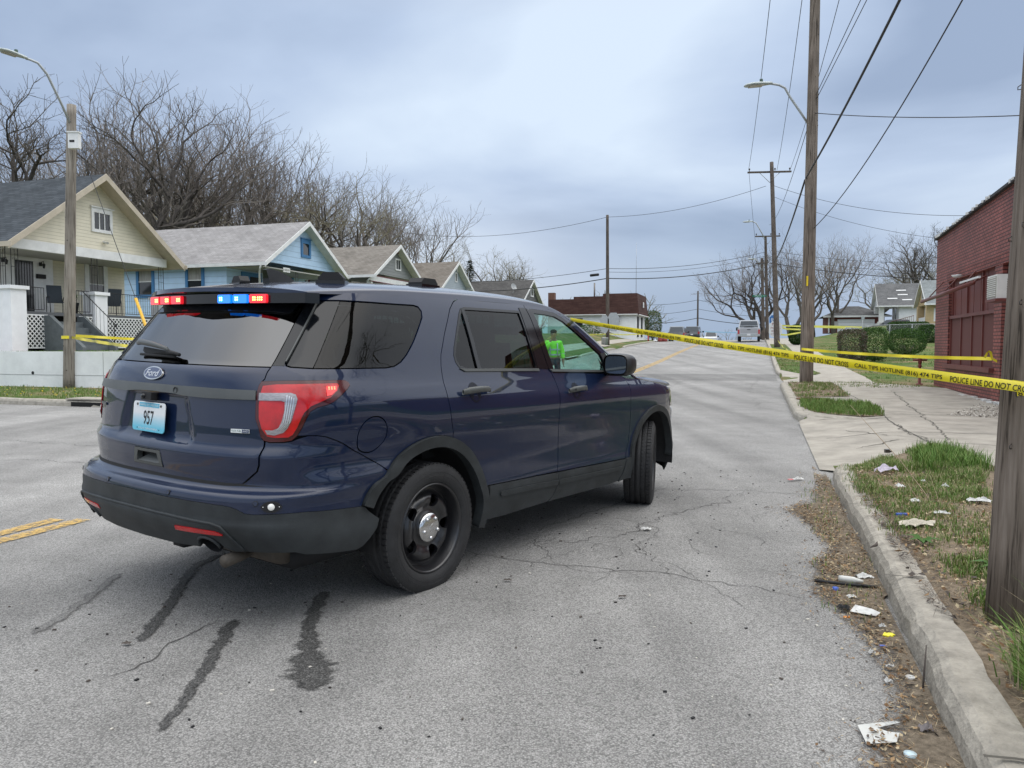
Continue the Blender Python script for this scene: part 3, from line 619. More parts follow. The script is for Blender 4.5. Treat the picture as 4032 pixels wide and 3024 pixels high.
# roof / windscreen and bonnet: superellipse sections, (x, yr) -> z
RZ=Crv([(-.88,1.672),(-.6,1.710),(-.3,1.738),(.1,1.757),(.6,1.768),(1.1,1.762),(1.45,1.735),(1.7,1.68),(1.9,1.60),(2.1,1.50),(2.4,1.33),(2.7,1.15),(2.8,1.10)])
RT=Crv([(-.88,1.640),(-.5,1.650),(0,1.66),(.8,1.664),(1.2,1.658),(1.42,1.648),(1.57,1.625),(1.69,1.587),(1.81,1.53),(1.98,1.435),(2.14,1.342),(2.45,1.175),(2.7,1.06),(2.8,1.02)])
RN=Crv([(-.9,2.4),(.5,2.4),(1.3,2.3),(1.7,2.0),(2.8,2.0)])
def tx(x,z):
    a,b=.95,4.9
    for _ in range(30):
        m=(a+b)/2
        if S(m,z)[0]<x: a=m
        else: b=m
    return a
def roofz(x,v):
    zt,zr,n=RT(x),RZ(x),RN(x)
    return zt+(zr-zt)*(1-min(1,abs(v))**n)**(1/n)
# ---------------------------------------------------------------- the police SUV
paint=D.materials.new('navy paint'); paint.use_nodes=True
def _paint(m,col,dust):
    t=m.node_tree; b=t.nodes['Principled BSDF']
    b.inputs['Roughness'].default_value=.45; b.inputs['Specular IOR Level'].default_value=.12; b.inputs['Coat Weight'].default_value=1.0; b.inputs['Coat Roughness'].default_value=.02; b.inputs['Metallic'].default_value=0
    tc=t.nodes.new('ShaderNodeTexCoord'); sx=t.nodes.new('ShaderNodeSeparateXYZ'); t.links.new(tc.outputs['Object'],sx.inputs[0])
    n=t.nodes.new('ShaderNodeTexNoise'); n.inputs['Scale'].default_value=9; n.inputs['Detail'].default_value=8; n.inputs['Roughness'].default_value=.7
    mp=t.nodes.new('ShaderNodeMapping'); mp.inputs['Scale'].default_value=(3,3,.6); t.links.new(tc.outputs['Object'],mp.inputs[0]); t.links.new(mp.outputs[0],n.inputs[0])
    # road film: heavier low on the body and across the tail
    g=t.nodes.new('ShaderNodeMapRange'); g.inputs[1].default_value=1.1; g.inputs[2].default_value=.35; g.inputs[3].default_value=0.0; g.inputs[4].default_value=1.0; t.links.new(sx.outputs[2],g.inputs[0])
    k=t.nodes.new('ShaderNodeMath'); k.operation='MULTIPLY'; t.links.new(n.outputs[0],k.inputs[0]); t.links.new(g.outputs[0],k.inputs[1])
    k2=t.nodes.new('ShaderNodeMath'); k2.operation='MULTIPLY'; k2.inputs[1].default_value=dust; t.links.new(k.outputs[0],k2.inputs[0])
    mx=t.nodes.new('ShaderNodeMix'); mx.data_type='RGBA'; mx.inputs[6].default_value=(*col,1); mx.inputs[7].default_value=(.14,.15,.17,1); t.links.new(k2.outputs[0],mx.inputs[0]); t.links.new(mx.outputs[2],b.inputs['Base Color'])
    cr=t.nodes.new('ShaderNodeMapRange'); cr.inputs[1].default_value=0; cr.inputs[2].default_value=.6; cr.inputs[3].default_value=.02; cr.inputs[4].default_value=.10; t.links.new(k.outputs[0],cr.inputs[0]); t.links.new(cr.outputs[0],b.inputs['Coat Roughness'])
_paint(paint,(.003,.011,.040),.13); MATS['navy']=paint
clad=M('dark cladding',(.028,.032,.034),.55,var=.35,scale=5,bump=.08,bscale=300,spec=.35)
clad2=M('grey trim',(.075,.08,.078),.42,var=.15,scale=4,spec=.5)
gblk=M('gloss black trim',(.006,.007,.009),.10,spec=.45)
mblk=M('matt black',(.010,.010,.011),.7)
chrome=M('chrome',(.62,.62,.62),.16,metal=1.0)
tint=glass('privacy glass',(.06,.07,.075),gloss=.8,ior=1.45); tint2=glass('rear privacy glass',(.012,.015,.016),ior=2.1); cleargl=glass('clear green glass',(.62,.86,.80))
rubber=M('tyre rubber',(.022,.022,.023),.72,var=.3,scale=14,bump=.15,bscale=120)
redl=M('red lens',(.46,.004,.007),.12,coat=.3,var=.35,scale=9,spec=.6); redd=M('dark red lens',(.06,.003,.005),.12,coat=.3)
redb=M('lit red lens',(.7,.01,.01),.15,coat=1.0,emit=(1,.02,.01),estr=.28)
clearl=M('clear lens',(.30,.28,.29),.12,coat=1.0,var=.35,scale=45,stretch=(1,1,6),metal=.3)
CAR=empty('police_suv',(-1.232,4.831,0),PI/2-.6127,rx=.0203)
tag(CAR,'dark navy police SUV with lit red and blue rear lights, angled across the road','police car')
def nrm_at(t,z):
    e=2e-3; a=S(t-e,z);b=S(t+e,z);c=S(t,z-e);d=S(t,z+e)
    u=Vector(b)-Vector(a);v=Vector(d)-Vector(c); n=u.cross(v)
    p=S(t,z)
    if n.x*(p[0]-.9)*.3+n.y*p[1]<0: n=-n
    return n.normalized() if n.length>1e-9 else Vector((0,1,0))
def surf_add(mb,outer,holes=(),mat=None,off=0.0,th=.014,res=.035,mirror=False,gap=0.0,skirt=True,sub=None):
    if gap: outer=inset(outer,gap); holes=[inset(h,-gap) for h in holes]
    V,F=tri2d(outer,holes,res)
    Pn=[];Nn=[]
    for t,z in V:
        n=nrm_at(t,z)
        if callable(off):
            PO=lambda a,b: Vector(S(a,b))+nrm_at(a,b)*off(a,b)
            p=PO(t,z); e=3e-3; n2=(PO(t+e,z)-PO(t-e,z)).cross(PO(t,z+e)-PO(t,z-e)).normalized(); n=n2 if n2.dot(n)>0 else -n2
        else: p=Vector(S(t,z))+n*off
        Pn.append(p);Nn.append(n)
    cnt={}
    for f in F:
        for i in range(3):
            k=(f[i],f[(i+1)%3]); cnt[k]=1
    bd=[k for k in cnt if (k[1],k[0]) not in cnt]
    def emit(sy):
        # sy=-1 keeps right side (blender y = -yr)
        vs=[(p.x,sy*p.y,p.z) for p in Pn]; ns=[(n.x,sy*n.y,n.z) for n in Nn]
        # orientation
        fs=[]
        for f in F:
            a,b,c=[Vector(vs[i]) for i in f]; g=(b-a).cross(c-a)
            fs.append(f if g.dot(Vector(ns[f[0]]))>=0 else f[::-1])
        mb.add(vs,fs,mat,None,True,ns)
        if skirt and th:
            idx=sorted({i for k in bd for i in k}); mp={i:j for j,i in enumerate(idx)}; n=len(idx)
            vs2=[vs[i] for i in idx]+[tuple(Vector(vs[i])-Vector(ns[i])*th) for i in idx]
            mb.add(vs2,[(mp[a],mp[b],mp[b]+n,mp[a]+n) for a,b in bd],mat,None,False)
    emit(-1)
    if mirror: emit(1)
def sym(P):  # right half polyline (t>=0, top to bottom..) to closed polygon symmetric in t
    return P+[(-t,z) for t,z in P[::-1]]
# --- shared seams traced in surface coordinates (t along the flank, z up)
TOPZ=1.655
HS_up=[(.79,1.655),(.785,1.62),(.771,1.516),(.762,1.402),(.756,1.32),(.751,1.277)]
HS_mid=[(.751,1.277),(.740,1.222),(.727,1.209)]
LT_left=[(.713,1.191),(.701,1.147),(.698,1.094),(.700,1.035),(.717,.997),(.732,.953),(.749,.935)]
HS_low=[(.752,.92),(.752,.883),(.752,.82),(.742,.79),(.70,.755),(.664,.725)]
HB=[(.585,.7225),(.3,.724),(0,.725)]
BS=[(.90,.945),(.95,.958),(.995,.957),(1.044,.948),(1.115,.921),(1.265,.851),(1.388,.781),(1.452,.735)]
LIGHT=[(.727,1.209),(.828,1.214),(.975,1.216),(1.116,1.215),(1.144,1.212),(1.160,1.203),(1.166,1.191),(1.147,1.172),(1.106,1.143),(1.068,1.118),(1.036,1.104),(.985,1.092),(.953,1.073),(.935,1.039),(.919,.997),(.898,.957),(.878,.938),(.84,.931),(.777,.929)]+LT_left[::-1]
QTR=[(.813,1.300),(.826,1.45),(.842,1.600),(.85,1.608),(.966,1.611),(1.155,1.609),(1.394,1.607),(1.765,1.607),(1.815,1.600),(1.838,1.578),(1.832,1.545),(1.765,1.478),(1.69,1.403),(1.615,1.336),(1.560,1.299),(1.505,1.278),(1.437,1.271),(.96,1.275),(.846,1.281),(.823,1.287)]
RDS=[(2.24,1.667),(2.215,1.66),(2.178,1.645),(2.125,1.60),(2.015,1.452),(1.942,1.333),(1.922,1.27),(1.908,1.177),(1.908,1.091),(1.935,.966),(1.955,.90)]
MS=[(2.96,1.662),(2.985,1.57),(3.02,1.40),(3.06,1.215),(3.090,1.196),(3.108,1.15),(3.110,1.081),(3.108,1.0),(3.106,.919),(3.116,.80),(3.130,.662),(3.130,.56),(3.116,.51)]
MS2=[(3.116,.51),(3.106,.455),(3.102,.418),(3.090,.391),(3.068,.348),(3.007,.315)]
FS=[(4.10,1.150),(4.174,1.128),(4.20,1.068),(4.200,.97),(4.225,.839),(4.235,.705),(4.215,.602),(4.172,.52),(4.150,.475)]
FS2=[(4.150,.475),(4.133,.415),(4.109,.352),(4.06,.303)]
RC=(1.800,.38); FC=(4.72,.38)   # wheel arch centres in t,z
def arc(c,r,a0,a1,n=18,sx=1.0): return [(c[0]+sx*r*math.cos(rad(a0+(a1-a0)*i/n)),c[1]+r*math.sin(rad(a0+(a1-a0)*i/n))) for i in range(n+1)]
RI,RO=.445,.506
def zr_(t): return RT(S(t,1.6)[0])
# --- inner dark shell
mb=MB()
FWIN=[(3.045,1.612),(3.206,1.607),(3.325,1.597),(3.422,1.566),(3.532,1.508),(3.699,1.413),(3.86,1.320),(3.885,1.27),(3.90,1.192),(3.127,1.219)]
RWIN=[(2.275,1.612),(2.232,1.602),(2.205,1.573),(2.139,1.472),(2.082,1.374),(2.063,1.326),(2.066,1.29),(2.089,1.26),(2.14,1.243),(2.219,1.238),(2.925,1.226),(2.872,1.612)]
shell=[(0,.45),(1.30,.45),(1.33,.52)]+arc(RC,.50,164,4,18)+[(2.31,.33),(4.05,.32),(4.15,.44)]+arc(FC,.50,176,0,18)+[(5.4,.35),(TMAX,.35),(TMAX,.9),(5.2,.95),(4.2,1.0),(3.98,1.08),(3.97,1.22),(3.8,1.36),(3.55,1.49),(3.4,1.56),(3.24,1.60),(2.9,1.62),(2.0,1.62),(1.0,1.62),(.5,1.62),(0,1.62)]
GL=[(0,1.275),(.735,1.272),(.745,1.40),(.755,1.60),(0,1.60)]
surf_add(mb,shell,[inset(QTR,-.004),inset(RWIN,-.004),inset(FWIN,-.004)],mblk,off=-.036,th=0,res=.08,mirror=True,skirt=False)
# wheel wells, floor
for cx_ in (0.0,2.9):
    for s_ in (-1,1):
        mb.lathe([(.455,-.34),(.455,0),(.05,0)] if s_>0 else [(.455,.34),(.455,0),(.05,0)],mblk,24,Matrix.Translation((cx_,s_*.60,.38))@Matrix.Rotation(PI/2,4,'X'),a0=-.15,a1=PI+.15)
mb.box((1.0,0,.33),(3.6,1.5,.10),mblk); mb.box((1.45,0,.42),(1.9,1.84,.10),mblk); mb.box((-.65,0,.50),(.7,1.3,.1),mblk); mb.box((3.3,0,.45),(.8,1.3,.2),mblk)
mb.box((-.2,0,.34),(1.5,.1,.08),mblk)
mb.build('underbody',CAR)
# exhaust and silencer
mb=MB(); dirt=M('dusty metal',(.07,.058,.045),.65,var=.35,scale=8)
mb.tube([(-1.10,-.62,.365),(-1.0,-.60,.37),(-.8,-.5,.37)],.03,dirt,12)
pts=[(-.92,.0,.33),(-.92,-.62,.33)]
mb.lathe([(.0,-.3),(.10,-.3),(.12,-.28),(.12,.28),(.10,.3),(0,.3)],dirt,20,Matrix.Translation((-.80,-.42,.385))@Matrix.Rotation(PI/2,4,'X')@Matrix.Scale(.7,4,(0,1,0)))
mb.tube([(-.72,-.75,.36),(-.70,-.62,.26),(-.72,-.5,.255),(-.8,-.40,.33)],.008,dirt,6)
mb.build('exhaust',CAR)
# --- tailgate
mb=MB()
hatch=sym([(0,1.277),(.751,1.277)]+HS_mid[1:]+LT_left+HS_low+HB[:-1]+[(0,.725)])
hatch=[(0,1.277),(.751,1.277)]+HS_mid[1:]+LT_left+HS_low+HB[:2]+[(-t,z) for t,z in (HB[:2][::-1]+HS_low[::-1]+LT_left[::-1]+HS_mid[1:][::-1]+[(.751,1.277)])]
hnd=[(-.115,.842),(.110,.842),(.130,.762),(-.135,.762)]
def recess(t,z):
    # number plate bay pressed into the tailgate
    a=abs(t); wb=.235+(1.12-z)*.30*sstep(.9,1.1,1.12-z+.95)
    wb=.25+max(0,1.12-z)*.34
    d=1-sstep(wb-.03,wb+.03,a)
    return -.022*d*sstep(.88,.93,z)*(1-sstep(1.125,1.15,z))
surf_add(mb,hatch,[hnd],paint,off=recess,res=.022,gap=.003)
TG=mb.build('tailgate',CAR,label='navy tailgate below the rear window')
mb=MB(); ex=.0
surf_add(mb,hnd,[[(-.085,.828),(.085,.828),(.105,.775),(-.105,.775)]],clad2,off=.004,th=.03,res=.03)
surf_add(mb,[(-.12,.835),(.115,.835),(.13,.765),(-.135,.765)],[],mblk,off=-.055,th=0,res=.05,skirt=False)
vs=[Vector(S(t,z)) for t,z in ((-.105,.775),(.105,.775),(.04,.815),(-.01,.822))]; vs=[Vector((v.x+(.045 if i>1 else -.001),-v.y,v.z)) for i,v in enumerate(vs)]
mb.add(vs,[(0,1,2,3)],clad2)
mb.build('tailgate_handle',TG)
mb=MB(); bar=[(-.70,1.166),(-.35,1.170),(0,1.171),(.35,1.170),(.70,1.166),(.70,1.123),(.42,1.121),(.25,1.124),(.16,1.131),(.0,1.134),(-.16,1.131),(-.25,1.124),(-.42,1.121),(-.70,1.123)]
surf_add(mb,bar,[],clad2,off=.012,th=.02,res=.03)
for (a,b) in ((.190,1.146),):
    q=Vector(S(a,b,.0135)); mb.lathe([(.017,0),(.015,.002),(.012,-.006),(0,-.006)],mblk,20,Matrix.Translation((q.x,-q.y,q.z))@Matrix.Rotation(-PI/2,4,'Y'))
mb.build('trim_bar',TG)
# badge
def on(t,z,off=0.0):
    p=S(t,z,off); return Vector((p[0],-p[1],p[2]))
def frameT(t,z,off):
    o=on(t,z,off); ex=on(t+.02,z,off)-on(t-.02,z,off); ey=on(t,z+.004,off)-on(t,z-.004,off); return plane_T(o,ex,ey)
mb=MB(); T=frameT(-.045,1.222,.004)
def ell(a,b,n=40): return [(a*math.cos(2*PI*i/n),b*math.sin(2*PI*i/n)) for i in range(n)]
def disc(mb,a,b,z,mat,T,th=.004):
    P=ell(a,b); mb.add([(x,y,z) for x,y in P]+[(x*1.03,y*1.03,z-th) for x,y in P],[tuple(range(40))]+[(i,i+40,(i+1)%40+40,(i+1)%40) for i in range(40)],mat,T)
disc(mb,.088,.036,.006,chrome,T,.008); bl=M('badge blue',(.008,.02,.09),.15,coat=1); disc(mb,.080,.030,.0075,bl,T)
sil=M('badge silver',(.7,.7,.7),.3,metal=.6)
sh=Matrix.Identity(4); sh[0][1]=.35
put_text(mb,'Ford',T@Matrix.Translation((0,0,.0085))@sh,.112,.036,sil,.012)
mb.build('badge',TG)
mb=MB(); T=frameT(.624,.975,.003); wp=M('badge white',(.7,.72,.72),.3)
mb.box((0,0,0),(.10,.018,.004),wp,T); mb.box((.030,0,.0025),(.036,.015,.002),bl,T)
put_text(mb,'FLEX FUEL',T@Matrix.Translation((-.018,0,.0026)),.055,.009,M('badge green',(.02,.10,.05),.4)); put_text(mb,'AWD',T@Matrix.Translation((.030,0,.0042)),.028,.009,wp)
mb.build('fuel_badge',TG)
mb=MB(); T=frameT(-.62,1.03,.003); mb.box((0,0,0),(.14,.014,.004),clad2,T); mb.build('nameplate',TG)
# licence plate
pm=D.materials.new('plate'); pm.use_nodes=True; t=pm.node_tree; b=t.nodes['Principled BSDF']; b.inputs['Roughness'].default_value=.35
tc=t.nodes.new('ShaderNodeTexCoord'); sx=t.nodes.new('ShaderNodeSeparateXYZ'); r=t.nodes.new('ShaderNodeValToRGB'); t.links.new(tc.outputs['Object'],sx.inputs[0]); mr=t.nodes.new('ShaderNodeMapRange'); mr.inputs[1].default_value=-.076; mr.inputs[2].default_value=.076
t.links.new(sx.outputs[1],mr.inputs[0]); t.links.new(mr.outputs[0],r.inputs[0]); t.links.new(r.outputs[0],b.inputs['Base Color'])
e=r.color_ramp.elements; e[0].position=.12; e[0].color=(.12,.50,.66,1); e[1].position=.62; e[1].color=(.72,.74,.75,1); e.new(.4).color=(.42,.63,.72,1)
T=frameT(-.033,1.0,.0); pl=.1525
mb=MB(); P=[(x,y) for x,y in [(-pl,-.06),(-pl+.005,-.071),(-pl+.016,-.076),(pl-.016,-.076),(pl-.005,-.071),(pl,-.06),(pl,.06),(pl-.005,.071),(pl-.016,.076),(-pl+.016,.076),(-pl+.005,.071),(-pl,.06)]]
mb.prism(P,-.002,.001,pm)
mb.box((0,.060,.0012),(.19,.022,.0016),M('plate blue',(.10,.42,.58),.4)); white=M('white lettering',(.7,.75,.76),.4); blk=M('black lettering',(.012,.012,.014),.5)
put_text(mb,'KANSAS CITY MISSOURI',Matrix.Translation((0,.060,.0026)),.175,.010,white); put_text(mb,'957',Matrix.Translation((0,-.005,.0022)),.095,.072,blk,.01)
put_text(mb,'POLICE DEPARTMENT',Matrix.Translation((0,-.062,.0022)),.18,.010,white)
for x,y in ((-.112,.060),(.112,.060)): mb.lathe([(.007,0),(.006,.004),(0,.005)],clad2,10,Matrix.Translation((x,y,.001)))
for x,y in ((-.105,-.062),(.105,-.062)): mb.lathe([(.004,0),(.003,.001),(0,.001)],blk,8,Matrix.Translation((x,y,.001)))
po=mb.build('licence_plate',TG); po.matrix_local=T@Matrix.Translation((0,0,.006))
mb=MB(); T2=frameT(-.03,1.105,.0); mb.box((0,0,.012),(.09,.04,.035),mblk,T2); mb.lathe([(.012,0),(.010,.012),(0,.013)],gblk,12,T2@Matrix.Translation((-.02,0,.03))); mb.build('rear_camera',TG)
# rear glass
mb=MB(); rg=[(0,1.281)]+[(.747,1.281),(.757,1.40),(.766,1.516),(.779,1.60)]; rg=[(-t,z) for t,z in rg[1:]][::-1]+rg[1:]
surf_add(mb,rg,[],tint2,off=-.002,th=.004,res=.05); RG=mb.build('rear_window',CAR)
mb=MB()
surf_add(mb,rg,[],mblk,off=-.06,th=0,res=.2,skirt=False); mb.build('cargo_blind',CAR)
# wiper
mb=MB(); W=lambda t,z,o: on(t,z,o)
P=[W(-.375,1.352,.035),(W(-.30,1.352,.05)),W(-.15,1.340,.055),W(.0,1.325,.045),W(.02,1.318,.035)]
mb.tube(P,[.011,.016,.015,.010,.008],clad2,8); 
bw=[on(-.31,1.328,.012),on(-.25,1.310,.012),on(.03,1.304,.012),on(.09,1.307,.012),on(.09,1.312,.025),on(.02,1.320,.03),on(-.28,1.338,.03)]
mb.add(bw,[(0,1,2,3,4,5,6)],mblk); mb.tube([on(.0,1.318,.03),on(.07,1.312,.03),on(.12,1.306,.025)],[.012,.009,.010],mblk,8)
mb.tube([on(-.30,1.308,.012),on(.07,1.302,.012)],.008,mblk,6)
mb.build('rear_wiper',CAR)
# --- tail lights
for sd in (-1,1):
    mb=MB()
    def sadd(P,mat,off,th=.01,res=.03,holes=()):
        b0=len(mb.v); surf_add(mb,P,list(holes),mat,off=off,th=th,res=res)
        if sd>0:
            for i in range(b0,len(mb.v)): x,y,z=mb.v[i]; mb.v[i]=(x,-y,z)
            for i in range(b0,len(mb.v)):
                if i in mb.n: x,y,z=mb.n[i]; mb.n[i]=(x,-y,z)
            for i,f in enumerate(mb.f):
                if min(f)>=b0: mb.f[i]=f[::-1]
    sadd(LIGHT,redd,.004,.03)
    inner=[(.735,1.188),(.80,1.196),(.98,1.199),(1.09,1.199),(1.10,1.190),(1.088,1.165),(1.05,1.136),(1.0,1.116),(.955,1.098),(.925,1.068),(.912,1.04),(.898,1.0),(.880,.965),(.862,.953),(.80,.950),(.765,.955),(.735,.99),(.718,1.04),(.716,1.10),(.722,1.15)]
    sadd(inner,redl,.008,.006)
    clr=[(.718,1.155),(.80,1.156),(.868,1.157),(.888,1.150),(.895,1.13),(.885,1.09),(.870,1.03),(.855,.995),(.838,.975),(.80,.962),(.765,.965),(.752,.985),(.79,.985),(.815,.997),(.828,1.03),(.838,1.08),(.838,1.118),(.82,1.122),(.716,1.122)]
    sadd(clr,clearl,.012,.006,.02)
    for k in range(4):
        sadd([(.848+.010*k,1.145-.004*k),(.852+.010*k,1.147-.004*k),(.838+.009*k,1.02),(.81+.008*k,.985),(.806+.008*k,.985),(.834+.009*k,1.02)],chrome,.0145,.003,.02)
    sadd([(1.030,1.186),(1.086,1.186),(1.082,1.165),(1.055,1.145),(1.03,1.140)],redb,.012,.004)
    led=M('red led',(1,.1,.05),.3,emit=(1,.18,.08),estr=4)
    for k in range(3):
        for j in range(2): sadd([(1.040+.014*k,1.170+.008*j),(1.047+.014*k,1.170+.008*j),(1.047+.014*k,1.174+.008*j),(1.040+.014*k,1.174+.008*j)],led,.0135,.001)
    mb.build('tail_light',CAR)
# --- rear quarter (painted)
mb=MB()
q=[(.79,1.655),(1.0,1.657),(1.5,1.662),(2.0,1.664),(2.24,1.666)]+RDS[1:]+[(1.958,.86)]+arc(RC,RO,72,135.6,14)[1:-1]+[(1.452,.735)]+BS[::-1][1:-1]+[(.905,.958),(.898,.957),(.919,.997),(.935,1.039),(.953,1.073),(.985,1.092),(1.036,1.104),(1.068,1.118),(1.106,1.143),(1.147,1.172),(1.166,1.191),(1.160,1.203),(1.144,1.212),(1.116,1.215),(.975,1.216),(.828,1.214),(.727,1.209),(.740,1.222),(.751,1.277),(.756,1.32),(.762,1.402),(.771,1.516),(.785,1.62)]
fuel=[(1.323+.113*math.cos(a*PI/14),.937+.079*math.sin(a*PI/14)) for a in range(28)]
fuel=[(1.325+.100*math.cos(a*PI/14),.938+.092*math.sin(a*PI/14)) for a in range(28)]
qg=inset(QTR,-.003)
dp=[(.79,1.655),(.79,1.615)]
def build_side_(name,fn,sd,parent=CAR):
    m_=MB(); fn(m_)
    if sd>0:
        m_.v=[(x,-y,z) for x,y,z in m_.v]; m_.n={i:(x,-y,z) for i,(x,y,z) in m_.n.items()}; m_.f=[f[::-1] for f in m_.f]
    return m_.build(name,parent)
for sd in (-1,1):
    QP=build_side_('rear_quarter_panel',lambda m_: surf_add(m_,q,[qg]+([fuel] if sd<0 else []),paint,gap=.0025,res=.03),sd)
    if sd<0: build_side_('fuel_door',lambda m_: surf_add(m_,fuel,[],paint,gap=.004,res=.03),sd,QP)
    def f(mb):
        surf_add(mb,[(.788,1.612),(.774,1.516),(.765,1.402),(.759,1.32),(.754,1.283),(.813,1.283),(.808,1.30),(.822,1.45),(.838,1.602),(.85,1.612)],[],gblk,off=.002,th=.008,res=.03)
        surf_add(mb,[(.812,1.30),(.818,1.30),(.850,1.604),(.842,1.602)],[],clad2,off=.012,th=.012,res=.03)
    build_side_('pillar_trim',f,sd)
    def f(mb):
        surf_add(mb,[p for p in QTR[:4]]+[(.966,1.611),(.957,1.275),(.846,1.281),(.823,1.287)],[],gblk,off=-.002,th=.01,res=.04,gap=.002)
        surf_add(mb,[(.966,1.611)]+QTR[5:17]+[(.957,1.275)],[],tint,off=-.004,th=.006,res=.05,gap=.002)
    build_side_('quarter_window',f,sd)
# --- doors
cladTopR=[(2.318,.530),(2.6,.522),(2.85,.515),(3.116,.507)]
for sd in (-1,1):
    def build_side(name,fn,**k):
        mb=MB(); fn(mb)
        if sd>0:
            mb.v=[(x,-y,z) for x,y,z in mb.v]; mb.n={i:(x,-y,z) for i,(x,y,z) in mb.n.items()}; mb.f=[f[::-1] for f in mb.f]
        return mb.build(name,k.get('parent',CAR))
    rd=[(2.24,1.667),(2.96,1.664)]+MS[1:]+cladTopR[::-1][1:]+arc(RC,RO,16,72,10)+[(1.957,.89)]+RDS[::-1][1:-1]
    wfr=inset(RWIN,-.010)
    def f(mb): surf_add(mb,rd,[inset(RWIN,-.004)],paint,gap=.003,res=.03)
    RDo=build_side('rear_door',f)
    def f(mb):
        surf_add(mb,inset(RWIN,-.006),[inset(RWIN,.010)],gblk,off=.002,th=.016,res=.03)
        surf_add(mb,[(2.880,1.640),(2.962,1.640),(2.985,1.57),(3.02,1.40),(3.058,1.222),(2.925,1.226)],[],gblk,off=.004,th=.012,res=.04,gap=.002)
        surf_add(mb,[(2.232,1.604),(2.262,1.609),(2.292,1.24),(2.256,1.24)],[],gblk,off=.004,th=.01,res=.05)
        surf_add(mb,[(2.14,1.247),(2.93,1.230),(2.935,1.213),(2.13,1.231),(2.085,1.25)],[],clad2,off=.008,th=.012,res=.05)
    build_side('window_frame',f,parent=RDo)
    def f(mb): surf_add(mb,RWIN,[],tint,off=-.006,th=0,res=.06,skirt=False)
    build_side('rear_door_window',f,parent=RDo)
    fd=[(2.965,1.664),(3.15,1.662),(3.24,1.650),(3.374,1.631),(3.49,1.591),(3.615,1.533),(3.784,1.437),(3.941,1.344),(3.99,1.28),(4.02,1.168)]+FS+[(4.15,.477)]+[(3.7,.490),(3.4,.500),(3.116,.507)]+MS[::-1][1:]
    def f(mb): surf_add(mb,fd,[inset(FWIN,-.022)],paint,gap=.003,res=.03)
    FDo=build_side('front_door',f)
    def f(mb):
        surf_add(mb,inset(FWIN,-.024),[inset(FWIN,.004)],gblk,off=.0,th=.016,res=.03)
        surf_add(mb,[(2.966,1.640),(3.05,1.614),(3.127,1.219),(3.062,1.220),(3.022,1.40),(2.99,1.57)],[],gblk,off=.004,th=.012,res=.04,gap=.002)
        surf_add(mb,[(3.07,1.222),(3.90,1.192),(3.99,1.190),(3.99,1.176),(3.10,1.204)],[],clad2,off=.008,th=.012,res=.05)
        surf_add(mb,[(3.86,1.322),(3.93,1.33),(3.985,1.27),(4.01,1.19),(3.90,1.19),(3.885,1.27)],[],mblk,off=.006,th=.012,res=.05)
    build_side('window_frame',f,parent=FDo)
    def f(mb): surf_add(mb,FWIN,[],cleargl,off=-.006,th=0,res=.06,skirt=False)
    build_side('front_door_window',f,parent=FDo)
    for (a,b,zz,par) in ((2.023,2.310,1.110,RDo),(3.207,3.481,1.063,FDo)):
        def f(mb):
            cx_=(a+b)/2
            n=24; c0=[(cx_+.055*math.cos(2*PI*i/n),zz+.058*math.sin(2*PI*i/n)) for i in range(n)]
            surf_add(mb,c0,[],M('handle bowl shade',(.003,.005,.014),.4,spec=.25),off=.0012,th=0,res=.04,skirt=False)  # flat dark disc; the shade of a recessed bowl is put into its colour
            P=[on(a+.01,zz,.018),on(a+.05,zz+.002,.040),on(cx_,zz+.003,.048),on(b-.06,zz+.003,.042),on(b-.008,zz,.018)]
            vs=[];fs=[];m=10
            for i,p in enumerate(P):
                hh=[.016,.020,.019,.018,.013][i]; dd=[.008,.012,.012,.011,.006][i]
                for j in range(m): vs.append((p.x,p.y+dd*math.cos(2*PI*j/m),p.z+hh*math.sin(2*PI*j/m)))
            for i in range(4):
                for j in range(m): fs.append((i*m+j,i*m+(j+1)%m,(i+1)*m+(j+1)%m,(i+1)*m+j))
            fs+= [tuple(range(m)),tuple(4*m+j for j in range(m))]
            mb.add(vs,fs,clad2,None,True)
            if par is FDo:
                q=P[1]; mb.lathe([(.009,0),(.007,.002),(0,.002)],mblk,10,Matrix.Translation((q.x,q.y-.0115,q.z))@Matrix.Rotation(PI/2,4,'X'))
        build_side('door_handle',f,parent=par)
    # cladding
    def f(mb):
        surf_add(mb,[(3.116,.506),(2.85,.515),(2.6,.522),(2.318,.530),(2.30,.40),(2.265,.32),(2.5,.312),(3.007,.3145)]+MS2[::-1][1:-1],[],clad,off=.012,th=.03,gap=.003,res=.04)
        surf_add(mb,[(2.42,.480),(2.8,.470),(3.10,.456),(3.10,.424),(2.8,.437),(2.43,.449),(2.415,.460)],[],clad,off=.022,th=.012,res=.04)
    build_side('rear_door_cladding',f)
    def f(mb):
        surf_add(mb,[(3.116,.506),(3.4,.499),(3.7,.489),(4.15,.475)]+FS2[1:]+[(3.886,.298),(3.4,.306),(3.01,.314)]+MS2[::-1][1:-1],[],clad,off=.012,th=.03,gap=.003,res=.04)
        surf_add(mb,[(3.112,.455),(3.6,.441),(4.074,.427),(4.085,.414),(4.066,.400),(3.6,.412),(3.112,.422)],[],clad,off=.022,th=.012,res=.04)
    build_side('front_door_cladding',f)
    def f(mb): surf_add(mb,arc(RC,RO,156,-12,30)+arc(RC,RI,-12,156,30),[],clad,off=.020,th=.06,res=.03)
    build_side('rear_wheel_arch',f)
    def f(mb): surf_add(mb,[(4.153,.476)]+arc(FC,RO-.01,168.5,0,26)+arc(FC,RI,0,190,26)+[(4.20,.31),(4.065,.303),(4.112,.352),(4.136,.415)],[],clad,off=.018,th=.06,res=.03)
    build_side('front_wheel_arch',f)
